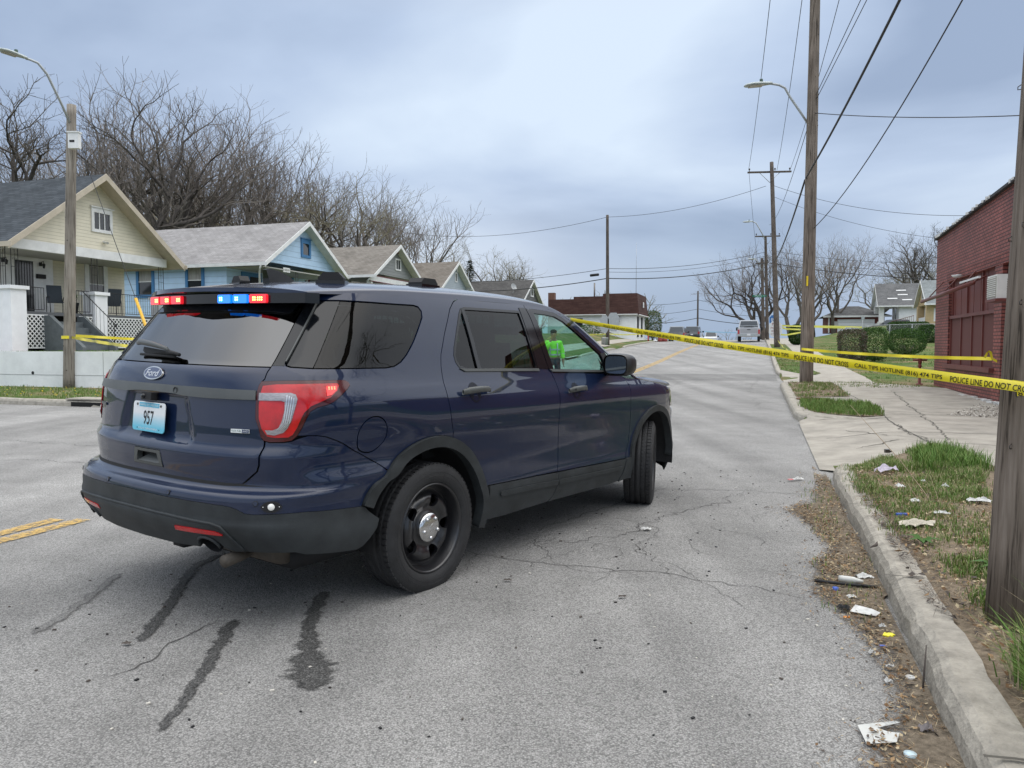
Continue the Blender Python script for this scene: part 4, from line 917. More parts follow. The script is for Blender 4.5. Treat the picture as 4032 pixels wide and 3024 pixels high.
    def f(mb):
        P=[(4.10,1.150),(4.02,1.166),(4.0,1.17)]
        fen=[(4.055,1.16),(4.2,1.125),(4.45,1.108),(4.75,1.072),(5.05,1.035),(5.13,1.02),(5.06,.93),(5.10,.84),(5.2,.80),(5.27,.62)]+arc(FC,RO-.01,28,168.5,18)+[(4.153,.477)]+FS[::-1][1:-1]
        surf_add(mb,fen,[],paint,gap=.003,res=.035)
    build_side('front_wing',f)
    def f(mb):
        surf_add(mb,[(5.07,.93),(5.14,1.02),(5.30,.985),(5.62,.93),(5.60,.86),(5.3,.83),(5.12,.84)],[],clearl,off=.002,th=.03,gap=.003,res=.04)
    build_side('headlight',f)
    # mirror
    def f(mb):
        prof=[(1.935,-1.010,1.255),]
        # head: rounded box from sections along x
        secs=[(1.90,.100,.078),(1.925,.108,.084),(1.97,.112,.086),(2.03,.106,.078),(2.09,.085,.060),(2.115,.05,.035)]
        vs=[];fs=[];m=20
        for x,hw,hh in secs:
            for j in range(m):
                a=2*PI*j/m; c_,s_=math.cos(a),math.sin(a)
                vs.append((x,-1.085+hw*math.copysign(abs(c_)**.55,c_),1.245+hh*math.copysign(abs(s_)**.55,s_)))
        for i in range(len(secs)-1):
            for j in range(m): fs.append((i*m+j,i*m+(j+1)%m,(i+1)*m+(j+1)%m,(i+1)*m+j))
        fs.append(tuple(5*m+j for j in range(m)))
        mb.add(vs,fs,M('mirror shell',(.014,.015,.017),.4,spec=.5),None,True)
        mb.add([(1.912,-1.085+.092*math.copysign(abs(math.cos(2*PI*j/m))**.5,math.cos(2*PI*j/m)),1.245+.071*math.copysign(abs(math.sin(2*PI*j/m))**.5,math.sin(2*PI*j/m))) for j in range(m)],[tuple(range(m))],mblk)
        mb.add([(1.2,0,0)]*0,[],mblk)
        mb.tube([(2.10,-.90,1.20),(2.06,-.95,1.195),(2.0,-1.01,1.19)],[.05,.04,.035],gblk,10)
        mb.tube([(2.16,-.88,1.27),(2.10,-.905,1.22)],[.02,.05],gblk,8)
    MR=build_side('door_mirror',f)
    def f(mb):
        m=24; mir=M('mirror glass',(.55,.6,.62),.02,metal=1.0)
        mb.add([(1.9085,-1.085+.086*math.copysign(abs(math.cos(2*PI*j/m))**.5,math.cos(2*PI*j/m)),1.245+.065*math.copysign(abs(math.sin(2*PI*j/m))**.5,math.sin(2*PI*j/m))) for j in range(m)],[tuple(range(m))[::-1]],mir)
    build_side('mirror_glass',f,parent=MR)
# --- rear bumper
mb=MB()
ptop=[(0,.722),(.3,.721),(.585,.7195),(.667,.722),(.703,.753),(.746,.79),(.756,.82),(.756,.883),(.755,.932),(.777,.926),(.84,.928),(.88,.934),(.90,.943)]+BS[1:-1]+[(1.449,.732)]+arc(RC,RO,137,156,4)[1:]
pbot=[(1.336,.580),(1.146,.594),(1.046,.603),(.879,.604),(.808,.602),(.765,.606),(.73,.623),(.70,.633),(.656,.638),(.54,.643),(.333,.646),(0,.650)]
bp=ptop+pbot; bp=ptop+pbot[:-1]+[(-t,z) for t,z in pbot[::-1]]+[(-t,z) for t,z in ptop[::-1][:-1]]
surf_add(mb,bp,[],paint,gap=.002,res=.025,th=.01)
RB=mb.build('rear_bumper',CAR,label='painted upper half of the rear bumper')
mb=MB()
lb=[(1.352,.576),(1.43,.50),(1.40,.455),(1.347,.412),(1.29,.377),(1.25,.367),(1.193,.372),(.984,.394),(.94,.412),(.72,.416),(.66,.410),(.612,.425),(.598,.450),(.578,.474),(.547,.483),(.499,.472),(.469,.445),(.455,.413),(.30,.404),(0,.400)]
lbp=pbot[:-1][::-1]
lo=[(0,.650)]+lbp+lb[:-1]+[(0,.40)]; lo=lo+[(-t,z) for t,z in lb[:-1][::-1]]+[(-t,z) for t,z in pbot[:-1]]
surf_add(mb,lo,[],clad,off=.002,res=.025,th=.05)
rid=[(-.60,.553),(-.32,.562),(0,.565),(.32,.562),(.60,.552),(.648,.541),(.673,.508),(.695,.46),(.717,.419)]
for i in range(len(rid)-1): pass
rr=rid[:]; half=[p for p in rr if p[0]>=0]
full=[(-t,z) for t,z in half[1:][::-1]]+half
P=[on(t,z,.004) for t,z in dens(full,.03,False)]; mb.tube(P,.0075,clad,8)
mb.build('bumper_cover',RB)
for sd in (1,-1):
    mb=MB(); rf=[(.361,.517),(.47,.5195),(.61,.516),(.645,.505),(.644,.497),(.583,.497),(.455,.496),(.352,.495)]
    surf_add(mb,[(sd*a,b) for a,b in rf],[],redl,off=.006,th=.006); mb.build('reflector',RB)
    mb=MB(); mb.tube([on(sd*(.525+.062*math.cos(a)),.428+.05*math.sin(a),.004) for a in [PI*k/12 for k in range(13)]],.008,clad,8)
    mb.tube([on(sd*.525,.425,-.12),on(sd*.525,.425,-.01)],[.052,.052],mblk,14,caps=False); mb.build('exhaust_finisher',RB)
for t_,z_ in ((.31,.668),(-.24,.668),(.817,.655),(-.77,.655)):
    mb=MB(); T=frameT(t_,z_,.0); mb.lathe([(.0125,-.004),(.0125,.0035),(.0105,.0038)],mblk,18,T); mb.lathe([(.0105,.0036),(0,.0036)],paint,18,T); mb.build('parking_sensor',RB)
for sd in (1,-1):
    mb=MB(); T=frameT(sd*.889,.640,.0); P=[(.048*math.cos(a)*(.9 if abs(math.sin(a))>.3 else 1),.026*math.sin(a)) for a in [2*PI*i/20 for i in range(20)]]
    mb.prism(P,0,.008,mblk,'z',T); mb.lathe([(.016,.008),(.013,.012),(0,.013)],M('strobe lens',(.75,.75,.72),.25,emit=(1,.98,.9),estr=.1),16,T)
    for s2 in (-1,1): mb.lathe([(.003,.008),(.002,.010),(0,.010)],chrome,8,T@Matrix.Translation((s2*.036,0,0)))
    mb.build('strobe_light',RB)
# --- front bumper, grille
mb=MB(); fb=[(5.215,.62),(5.25,.79),(5.6,.84),(TMAX-.45,.80),(TMAX-.45,.55),(TMAX-.45,.40),(5.5,.36),(5.21,.32)]+arc(FC,RO,-8,28,6)
surf_add(mb,fb,[],paint,gap=.002,res=.05,mirror=True); fb2=[(TMAX-.45,.80),(TMAX-.45,.42),(TMAX-.002,.42),(TMAX-.002,.80)]; surf_add(mb,fb2,[],clad,res=.06,mirror=True)
surf_add(mb,[(5.21,.33),(5.5,.36),(TMAX-.002,.42),(TMAX-.002,.30),(5.5,.24),(5.25,.235)],[],clad,off=.002,res=.06,mirror=True); mb.build('front_bumper',CAR)
mb=MB(); surf_add(mb,[(5.62,.87),(5.64,.93),(TMAX-.002,.93),(TMAX-.002,.80),(5.62,.84)],[],gblk,res=.06,mirror=True); mb.build('grille',CAR)
# --- roof, windscreen, bonnet
def roof_patch(mb,x0,x1,v0,v1,mat,nx=40,nv=30,off=0.0,tail=False):
    vs=[];ns=[]
    def P(x,v):
        z=RT(x); w=S(tx(x,z),z)[1]; xx=x
        if tail:
            xx=x+(.20*v*v)*(1-sstep(-.88,.1,x)) ; w=w if x>-.3 else S(tx(-.3,1.65),1.65)[1]*(1-.10*sstep(-.3,-.88,x))
        return Vector((xx,-v*w,roofz(x,v)))
    cs=[v0+(v1-v0)*(.5-.5*math.cos(PI*j/nv)) for j in range(nv+1)]
    for i in range(nx+1):
        x=x0+(x1-x0)*i/nx
        for v in cs:
            p=P(x,v); e=.01; vv=max(-.97,min(.97,v)); a=P(x+e,vv)-P(x-e,vv); b=P(x,vv+.02)-P(x,vv-.02); n=b.cross(a); n=n if n.z>0 else -n
            n.normalize()
            if abs(v)>.97: n=Vector((n.x*.5,-math.copysign(.9,v),.4)).normalized()
            vs.append(p+n*off); ns.append(tuple(n))
    fs=[(i*(nv+1)+j,i*(nv+1)+j+1,(i+1)*(nv+1)+j+1,(i+1)*(nv+1)+j) for i in range(nx) for j in range(nv)]
    a,b,c=vs[fs[0][0]],vs[fs[0][1]],vs[fs[0][2]]
    k=len(fs)//2+nv//2; f=fs[k]
    if (vs[f[1]]-vs[f[0]]).cross(vs[f[2]]-vs[f[0]]).z<0: fs=[f[::-1] for f in fs]
    mb.add(vs,fs,mat,None,True,ns)
mb=MB(); roof_patch(mb,-.88,1.72,-1,1,paint,60,36,tail=True)
for s_ in (-1,1): roof_patch(mb,1.72,2.72,s_*.90,s_*1.0,paint,30,4)
# roof underside so light does not leak in
roof_patch(mb,-.6,1.7,-.97,.97,mblk,10,10,off=-.03)
RF=mb.build('roof',CAR)
mb=MB(); roof_patch(mb,1.73,2.72,-.895,.895,cleargl,20,16,off=.001); mb.build('windscreen',CAR)
# spoiler underside and light bar housing
mb=MB()
def tr(x,v,z,dx=0.0): # trailing-edge point
    w=S(tx(-.3,1.65),1.65)[1]*.90; return Vector((x+.20*v*v+dx,-v*w,z))
vv=[-1+2*i/24 for i in range(25)]
row=lambda x,dz,k=1.0,dx=0: [Vector((x+.20*v*v+dx,-v*S(tx(-.3,1.65),1.65)[1]*.90*k,roofz(-.88,v*.985)+dz)) for v in vv]
A_=row(-.88,0);B_=row(-.882,-.022);C_=row(-.80,-.032);Dd=[on(v*.78,1.60,.004) for v in vv]; E_=[on(v*.78,1.56,.003) for v in vv]
def strip(mb,a,b,mat,sm=True):
    n=len(a); mb.add(a+b,[(i,i+1,n+i+1,n+i) for i in range(n-1)],mat,None,sm)
strip(mb,A_,B_,paint); strip(mb,B_,C_,gblk); strip(mb,C_,Dd,gblk)
for s_ in (0,-1): mb.add([A_[s_],B_[s_],C_[s_],Dd[s_]],[(0,1,2,3)],gblk)
# glossy dark panel under the spoiler over the glass
pan=[(-.60,1.60),(-.64,1.55),(-.58,1.545),(-.2,1.548),(.2,1.548),(.62,1.545),(.72,1.535),(.76,1.60)]
surf_add(mb,pan,[],gblk,off=.006,th=.004,res=.05); mb.build('spoiler',CAR)
LB=MB()
hx=lambda y: -.822+.07*(y/.70)**2
ys=[-.76+1.275*i/24 for i in range(25)]  # blender y, right negative
a=[Vector((hx(y),y,1.640)) for y in ys];b=[Vector((hx(y),y,1.590)) for y in ys];c=[Vector((hx(y)+.09,y,1.590)) for y in ys]; a2=[Vector((hx(y)+.09,y,1.642)) for y in ys]
strip(LB,a,b,gblk);strip(LB,b,c,gblk);strip(LB,a2,a,gblk)
for k in (0,-1): LB.add([a[k],b[k],c[k],a2[k]],[(0,1,2,3)],gblk)
LBo=LB.build('light_bar',CAR)
lred=M('red module lens',(.55,.02,.03),.12,coat=1,emit=(1,.015,.03),estr=.65); lblu=M('blue module lens',(.02,.12,.6),.12,coat=1,emit=(.0,.20,1),estr=1.1)
dot_r=M('red led dot',(1,.3,.1),.3,emit=(1,.30,.06),estr=9); dot_b=M('blue led dot',(.3,.9,1),.3,emit=(.15,.85,1),estr=8)
mods=[(.50,.392,'r'),(.375,.268,'r'),(.25,.143,'r'),(-.185,-.285,'b'),(-.303,-.403,'b'),(-.421,-.535,'R')]
for y0,y1,k in mods:
    mb=MB(); ym=(y0+y1)/2; sl_=(hx(y1)-hx(y0))/(y1-y0)
    o=Vector((hx(ym)-.004,ym,1.612)); ex=Vector((sl_*(y1-y0),y1-y0,0)); T=plane_T(o,ex,(0,0,1)); hw=abs(y1-y0)/2
    P=[(-hw,-.016),(-hw+.006,-.022),(hw-.006,-.022),(hw,-.016),(hw,.016),(hw-.006,.022),(-hw+.006,.022),(-hw,.016)]
    mb.prism(P,-.01,.012,lblu if k=='b' else lred,'z',T)
    for q_ in range(3 if k!='R' else 5):
        cx_= (.012+q_*.013) if k=='r' else ((-.03+q_*.013) if k=='b' else (-.03+q_*.013+(.006 if q_>1 else 0)))
        if k=='b' and q_==2: continue
        for j in (-1,1): mb.lathe([(.0048,.0125),(.004,.0140),(0,.0145)],dot_b if k=='b' else dot_r,8,T@Matrix.Translation((cx_,j*.0055,0)))
    mb.build('light_module',LBo)
# bonnet
HZ=Crv([(2.62,1.135),(2.75,1.135),(3.0,1.125),(3.3,1.095),(3.55,1.04),(3.72,.975),(3.80,.93)])
mb=MB(); vs=[];ns=[];nx,nv=24,24
def HP(x,v):
    k=sstep(3.2,3.8,x); w=.895-.10*k-.25*k**4; zt=1.115-.018*sstep(2.6,3.0,x)*1-(x-2.7)*.085-.03*k
    z=zt+(HZ(x)-zt+.004)*(1-min(1,abs(v))**2.6)**(1/2.6)+(.012*math.exp(-((abs(v)-.62)/.09)**2))
    return Vector((x,-v*w,z))
for i in range(nx+1):
    x=2.60+1.2*i/nx
    for j in range(nv+1):
        v=-math.cos(PI*j/nv); p=HP(x,v); vs.append(p)
mb.add(vs,[(i*(nv+1)+j,i*(nv+1)+j+1,(i+1)*(nv+1)+j+1,(i+1)*(nv+1)+j) for i in range(nx) for j in range(nv)],paint,None,True)
mb.build('bonnet',CAR)
# roof lamps, antenna
def roofpt(x,y):
    z=RT(x); w=S(tx(x,z),z)[1]; return roofz(x,-y/w)
def lamp(x,y,l,h,wd,rz=0):
    mb=MB(); z=roofpt(x,y)-.015; T=Matrix.Translation((x,y,z))@Matrix.Rotation(rz,4,'Z')
    P=[(-l/2,0),(l/2,0),(l/2,h*.55),(l/2-.03,h),(-l/2+.03,h),(-l/2,h*.55)]
    mb.prism(P,-wd/2,wd/2,mblk,'y',T); mb.box((0,0,.012),(l+.02,wd+.02,.024),gblk,T); return mb.build('roof_lamp',CAR)
lamp(-.33,.32,.135,.066,.06,PI/2*.85); lamp(-.335,-.50,.14,.070,.07,-PI/2*.62); lamp(.50,-.42,.19,.064,.10,0.15)
mb=MB(); z=roofpt(-.27,.02)-.012; P=[(-.10,0),(-.115,.080),(-.085,.088),(-.02,.077),(.05,.047),(.10,.01),(.12,0)]
vs=[];k=len(P)
for s_ in (-1,1):
    for (x,h_) in P: vs.append((-.27+x,.02+s_*(.028*(1-h_/.125)+.006),z+h_))
mb.add(vs,[tuple(range(k)),tuple(range(k,2*k))[::-1]]+[(i,(i+1)%k,(i+1)%k+k,i+k) for i in range(k)],gblk); mb.build('shark_fin_antenna',CAR)
# --- wheels
def tyre_prof():
    R_=.3635; g=.008
    p=[(.248,.095),(.258,.110),(.287,.121),(.32,.121),(.345,.113),(.357,.104)]
    xs=[.100,.070,.068,.062,.060,.028,.026,.020,.018,-.018,-.020,-.026,-.028,-.060,-.062,-.068,-.070,-.100]
    for i,x in enumerate(xs):
        gr=(i in (2,3,6,7,10,11,14,15)); p.append((R_-(g if gr else 0)-.0035*(abs(x)/.1)**2,x))
    p+=[(.357,-.104),(.345,-.113),(.32,-.121),(.285,-.121),(.255,-.112),(.248,-.095),(.248,.095)]
    return p
def make_wheel():
    mb=MB(); mb.lathe(tyre_prof(),rubber,96,smooth=True)
    # shoulder sipes: small raised blocks round both tread edges
    for k in range(72):
        a=2*PI*k/72
        for s_ in (-1,1):
            T=Matrix.Rotation(a,4,'Z')@Matrix.Translation((.3605,0,s_*.088)); mb.box((0,0,0),(.009,.0235,.031),rubber,T)
        for s_ in (-1,1):
            T=Matrix.Rotation(a+.02,4,'Z')@Matrix.Translation((.3600,0,s_*.044))@Matrix.Rotation(.35*s_,4,'X'); mb.box((0,0,0),(.009,.024,.027),rubber,T)
    for r_ in (.318,.298): mb.lathe([(r_,.1205),(r_-.002,.1228),(r_-.004,.1205)],rubber,64)
    tyre=mb
    rim=MB(); steel=M('black steel wheel',(.012,.012,.014),.30,spec=.6,coat=.3)
    rim.lathe([(.254,.104),(.250,.112),(.243,.109),(.238,.098),(.230,.070),(.222,.05),(.220,-.08),(.25,-.1)],steel,64)
    holes=[]
    for k in range(5):
        a=2*PI*k/5+.35
        H=[(.116,-.017),(.116,.017),(.134,.031),(.162,.036),(.181,.028),(.187,.0),(.181,-.028),(.162,-.036),(.134,-.031)]
        H=rnd([(x*math.cos(a)-y*math.sin(a),x*math.sin(a)+y*math.cos(a)) for x,y in H],2); holes.append(H)
    outer=[(.221*math.cos(2*PI*i/64),.221*math.sin(2*PI*i/64)) for i in range(64)]
    V,F=tri2d(outer,holes,.012)
    dp_=Crv([(0,.075),(.075,.075),(.09,.062),(.11,.060),(.135,.072),(.160,.078),(.180,.070),(.198,.045),(.213,.040)])
    def h(x,y):
        r=math.hypot(x,y); z=dp_(r)
        a=(math.atan2(y,x)-.35)%(2*PI/5); a=min(a,2*PI/5-a)  # 0 at hole centre
        return z+.006*sstep(.25,.6,a)*sstep(.09,.13,r)*(1-sstep(.17,.2,r))
    rim.add([(x,y,h(x,y)) for x,y in V],[f if (V[f[1]][0]-V[f[0]][0])*(V[f[2]][1]-V[f[0]][1])-(V[f[1]][1]-V[f[0]][1])*(V[f[2]][0]-V[f[0]][0])>0 else f[::-1] for f in F],steel,None,True)
    for H in holes:
        n=len(H); rim.add([(x,y,h(x,y)) for x,y in H]+[(x*1.0,y*1.0,h(x,y)-.022) for x,y in H],[(i,(i+1)%n,(i+1)%n+n,i+n) for i in range(n)],steel,None,True)
    rim.lathe([(.0,.0),(.19,.0)],mblk,32); rim.lathe([(.13,.02),(.15,.02)],M('brake disc',(.25,.23,.21),.35,metal=.9),32)
    cap=MB(); cap.lathe([(.086,.068),(.086,.082),(.080,.092),(.062,.098),(.03,.102),(0,.104)],chrome,40)
    for k in range(5):
        a=2*PI*k/5; T=Matrix.Translation((.058*math.cos(a),.058*math.sin(a),.096)); cap.lathe([(.015,-.004),(.013,.001),(.0105,.0),(.010,.010),(.007,.013),(0,.013)],chrome,14,T)
    cap.lathe([(.026,.1015),(.024,.1045),(.021,.103)],chrome,24,Matrix.Scale(.62,4,(0,1,0)))
    return tyre,rim,cap
ty,ri,ca=make_wheel(); proto=None
for (x,y,st,ang) in ((0,-.845,0,.9),(2.90,-.835,rad(22),.2),(0,.845,0,0),(2.90,.835,rad(22),0)):
    T=Matrix.Translation((x,y,.3635 if True else 0))@Matrix.Rotation(st,4,'Z')@(Matrix.Rotation(PI/2,4,'X') if y<0 else Matrix.Rotation(-PI/2,4,'X'))@Matrix.Rotation(ang,4,'Z')
    if proto is None:
        wo=ty.build('wheel',CAR); ro=ri.build('rim',wo); co=ca.build('hub_cap',wo); proto=(wo,ro,co)
    else:
        wo=proto[0].copy(); sc.collection.objects.link(wo); wo.parent=CAR
        for q in proto[1:]:
            q2=q.copy(); sc.collection.objects.link(q2); q2.parent=wo
    wo.matrix_local=T
# --- interior
seatm=M('dark seat fabric',(.02,.021,.023),.85); dashm=M('dashboard',(.045,.05,.05),.6)
def seat(x,y,w=.5,hz=.0):
    mb=MB(); mb.box((x,y,.78+hz),(.5,w,.16),seatm)
    rot=Matrix.Rotation(rad(-14),3,'Y'); mb.box((x-.27,y,1.10+hz),(.14,w-.04,.58),seatm,rot=rot); mb.box((x-.36,y,1.45+hz),(.09,.25,.15),seatm,rot=rot)
    for s_ in (-.06,.06): mb.tube([(x-.33,y+s_,1.33+hz),(x-.35,y+s_,1.42+hz)],.007,chrome,6)
    return mb.build('seat',CAR)
seat(1.45,-.40); seat(1.45,.40); seat(.45,-.38,.62); seat(.45,.38,.62)
mb=MB(); mb.prism([(1.95,1.0),(2.0,1.14),(2.15,1.165),(2.45,1.15),(2.66,1.12),(2.7,.6),(2.1,.6)],-.72,.72,dashm,'y'); mb.prism([(2.0,1.15),(2.12,1.21),(2.24,1.15)],.2,.6,dashm,'y'); mb.build('dashboard',CAR)
mb=MB(); T=Matrix.Translation((1.90,.40,1.08))@Matrix.Rotation(rad(-65),4,'Y')
mb.tube([(T@Vector((.19*math.cos(a),.19*math.sin(a),0))) for a in [2*PI*i/28 for i in range(29)]],.014,mblk,8,caps=False)
for a in (0,2.1,4.2): mb.tube([T@Vector((0,0,-.02)),T@Vector((.185*math.cos(a),.185*math.sin(a),0))],.014,mblk,6)
mb.tube([T@Vector((0,0,0)),T@Vector((0,0,-.35))],.03,mblk,8); mb.build('steering_wheel',CAR)
mb=MB(); T=Matrix.Translation((1.98,0,1.49))@Matrix.Rotation(.12,4,'Z'); mb.box((0,0,0),(.03,.25,.065),mblk,T); mb.box((-.0165,0,0),(.002,.235,.052),M('mirror glass',(.55,.6,.62),.02,metal=1.0),T); mb.tube([(1.99,0,1.51),(2.05,0,1.56)],.01,mblk,6); mb.build('interior_mirror',CAR)
mb=MB(); 
for y in [-.6+.06*i for i in range(21)]: mb.tube([(.95,y,1.05),(.98,y,1.60)],.005,mblk,5)
mb.tube([(.95,-.68,1.05),(.98,-.62,1.60),(.98,.62,1.60),(.95,.68,1.05)],.015,mblk,6); mb.build('prisoner_cage',CAR)
# ---------------------------------------------------------------- buildings
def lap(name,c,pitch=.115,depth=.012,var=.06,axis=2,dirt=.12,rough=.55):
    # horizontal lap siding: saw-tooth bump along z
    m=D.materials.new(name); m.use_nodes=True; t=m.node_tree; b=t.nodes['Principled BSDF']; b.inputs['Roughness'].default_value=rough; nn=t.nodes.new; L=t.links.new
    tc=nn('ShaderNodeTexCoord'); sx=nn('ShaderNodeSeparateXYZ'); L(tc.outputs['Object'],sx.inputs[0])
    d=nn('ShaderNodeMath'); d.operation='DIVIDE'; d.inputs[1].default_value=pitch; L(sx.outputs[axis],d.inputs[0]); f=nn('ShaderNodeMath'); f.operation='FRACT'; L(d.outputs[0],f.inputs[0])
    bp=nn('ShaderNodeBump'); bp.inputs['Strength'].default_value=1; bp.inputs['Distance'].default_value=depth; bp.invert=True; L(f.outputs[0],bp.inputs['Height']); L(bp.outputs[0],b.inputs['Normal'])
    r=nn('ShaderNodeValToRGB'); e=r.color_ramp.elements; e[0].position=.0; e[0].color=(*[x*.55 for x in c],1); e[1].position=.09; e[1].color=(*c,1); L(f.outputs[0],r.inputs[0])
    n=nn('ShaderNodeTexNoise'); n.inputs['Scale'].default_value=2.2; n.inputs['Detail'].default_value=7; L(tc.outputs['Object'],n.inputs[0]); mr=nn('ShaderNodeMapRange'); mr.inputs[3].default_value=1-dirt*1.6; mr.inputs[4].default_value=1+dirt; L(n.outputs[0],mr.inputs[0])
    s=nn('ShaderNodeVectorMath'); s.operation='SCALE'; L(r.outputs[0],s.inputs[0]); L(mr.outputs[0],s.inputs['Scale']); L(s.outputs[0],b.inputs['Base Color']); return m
def shingle(name,c,c2,sx=.30,sy=.14,rot=0.0):
    m=D.materials.new(name); m.use_nodes=True; t=m.node_tree; b=t.nodes['Principled BSDF']; b.inputs['Roughness'].default_value=.92; b.inputs['Specular IOR Level'].default_value=.2; nn=t.nodes.new; L=t.links.new
    tc=nn('ShaderNodeTexCoord'); mp=nn('ShaderNodeMapping'); mp.inputs['Scale'].default_value=(1/(2*sx),1,1); 
    # courses run along local x; rise taken from z
    sp=nn('ShaderNodeSeparateXYZ'); L(tc.outputs['Object'],sp.inputs[0]); cb=nn('ShaderNodeCombineXYZ'); L(sp.outputs[0],cb.inputs[0]); L(sp.outputs[2],cb.inputs[1])
    br=nn('ShaderNodeTexBrick'); br.inputs['Scale'].default_value=1.0; br.inputs['Brick Width'].default_value=sx; br.inputs['Row Height'].default_value=sy*.62; br.inputs['Mortar Size'].default_value=.006; br.inputs['Mortar Smooth'].default_value=.2; br.offset=.5
    br.inputs['Color1'].default_value=(*c,1); br.inputs['Color2'].default_value=(*c2,1); br.inputs['Mortar'].default_value=(*[x*.45 for x in c],1); L(cb.outputs[0],br.inputs[0])
    n=nn('ShaderNodeTexNoise'); n.inputs['Scale'].default_value=.8; n.inputs['Detail'].default_value=10; n.inputs['Roughness'].default_value=.7; L(tc.outputs['Object'],n.inputs[0]); mr=nn('ShaderNodeMapRange'); mr.inputs[1].default_value=.3; mr.inputs[2].default_value=.7; mr.inputs[3].default_value=.78; mr.inputs[4].default_value=1.22; L(n.outputs[0],mr.inputs[0])
    s=nn('ShaderNodeVectorMath'); s.operation='SCALE'; L(br.outputs[0],s.inputs[0]); L(mr.outputs[0],s.inputs['Scale']); L(s.outputs[0],b.inputs['Base Color'])
    bp=nn('ShaderNodeBump'); bp.inputs['Strength'].default_value=.5; bp.inputs['Distance'].default_value=.02; L(br.outputs[1],bp.inputs['Height']); bp.invert=True; L(bp.outputs[0],b.inputs['Normal']); return m
wtrim=M('white trim',(.70,.70,.685),.6,var=.10,scale=3); ctrim=M('cream trim',(.46,.40,.31),.6,var=.12,scale=3)
dglass=M('dark window glass',(.015,.018,.02),.06,spec=.8); curt=M('curtain',(.30,.29,.27),.9,var=.25,scale=18,stretch=(1,1,.1))
iron=M('black wrought iron',(.012,.012,.013),.5)
HROT=-TH
class Hs:
    # local frame: x toward the street, y up the street, z up
    def __init__(s,u,v,z,name,label,cat='house',group=None):
        s.o=empty(name,R(u,v,z),HROT); tag(s.o,label,cat,group)
    def part(s,name,mb,parent=None,label=None):
        o=mb.build(name,parent or s.o)
        if label: o['label']=label
        return o
def win_on(mb_par,hs,axis,at,c,zb,w,h,frame,depth=.06,fw=.09,glassm=None,mull=0,sash=True,parent=None,curtain=False,sill=None,head=0.0):
    # window on plane x=at (axis 'x', faces +x) or y=at (axis 'y', faces -y); c centre along the other axis
    fr=MB(); gl=MB(); gm=glassm or dglass
    def bx(mb,a0,a1,z0,z1,d0,d1,mat):
        if axis=='x': mb.box((at+(d0+d1)/2,(a0+a1)/2,(z0+z1)/2),(abs(d1-d0),a1-a0,z1-z0),mat)
        else: mb.box(((a0+a1)/2,at-(d0+d1)/2,(z0+z1)/2),(a1-a0,abs(d1-d0),z1-z0),mat)
    L_,R_=c-w/2,c+w/2; T_=zb+h
    bx(fr,L_-fw,L_,zb-fw,T_+fw+head,0,depth,frame); bx(fr,R_,R_+fw,zb-fw,T_+fw+head,0,depth,frame); bx(fr,L_,R_,T_,T_+fw+head,0,depth,frame); bx(fr,L_,R_,zb-fw,zb,0,depth,frame)
    if sill: bx(fr,L_-fw-.04,R_+fw+.04,zb-fw-.05,zb-fw,0,depth+.05,frame)
    if head: bx(fr,L_-fw-.05,R_+fw+.05,T_+fw+head,T_+fw+head+.04,0,depth+.05,frame)
    if sash: bx(fr,L_,R_,zb+h*.5-.02,zb+h*.5+.02,.005,depth*.6,wtrim)
    for k in range(mull): 
        x=L_+w*(k+1)/(mull+1); bx(fr,x-.02,x+.02,zb,T_,.005,depth*.7,wtrim)
    bx(gl,L_,R_,zb,T_,-.02,.012,gm)
    if curtain:
        bx(gl,L_+.02,R_-.02,zb+h*.5+.02,T_-.02,.0125,.014,curt); 
    f=fr.build('window',parent or hs.o); g=gl.build('pane',f); return f
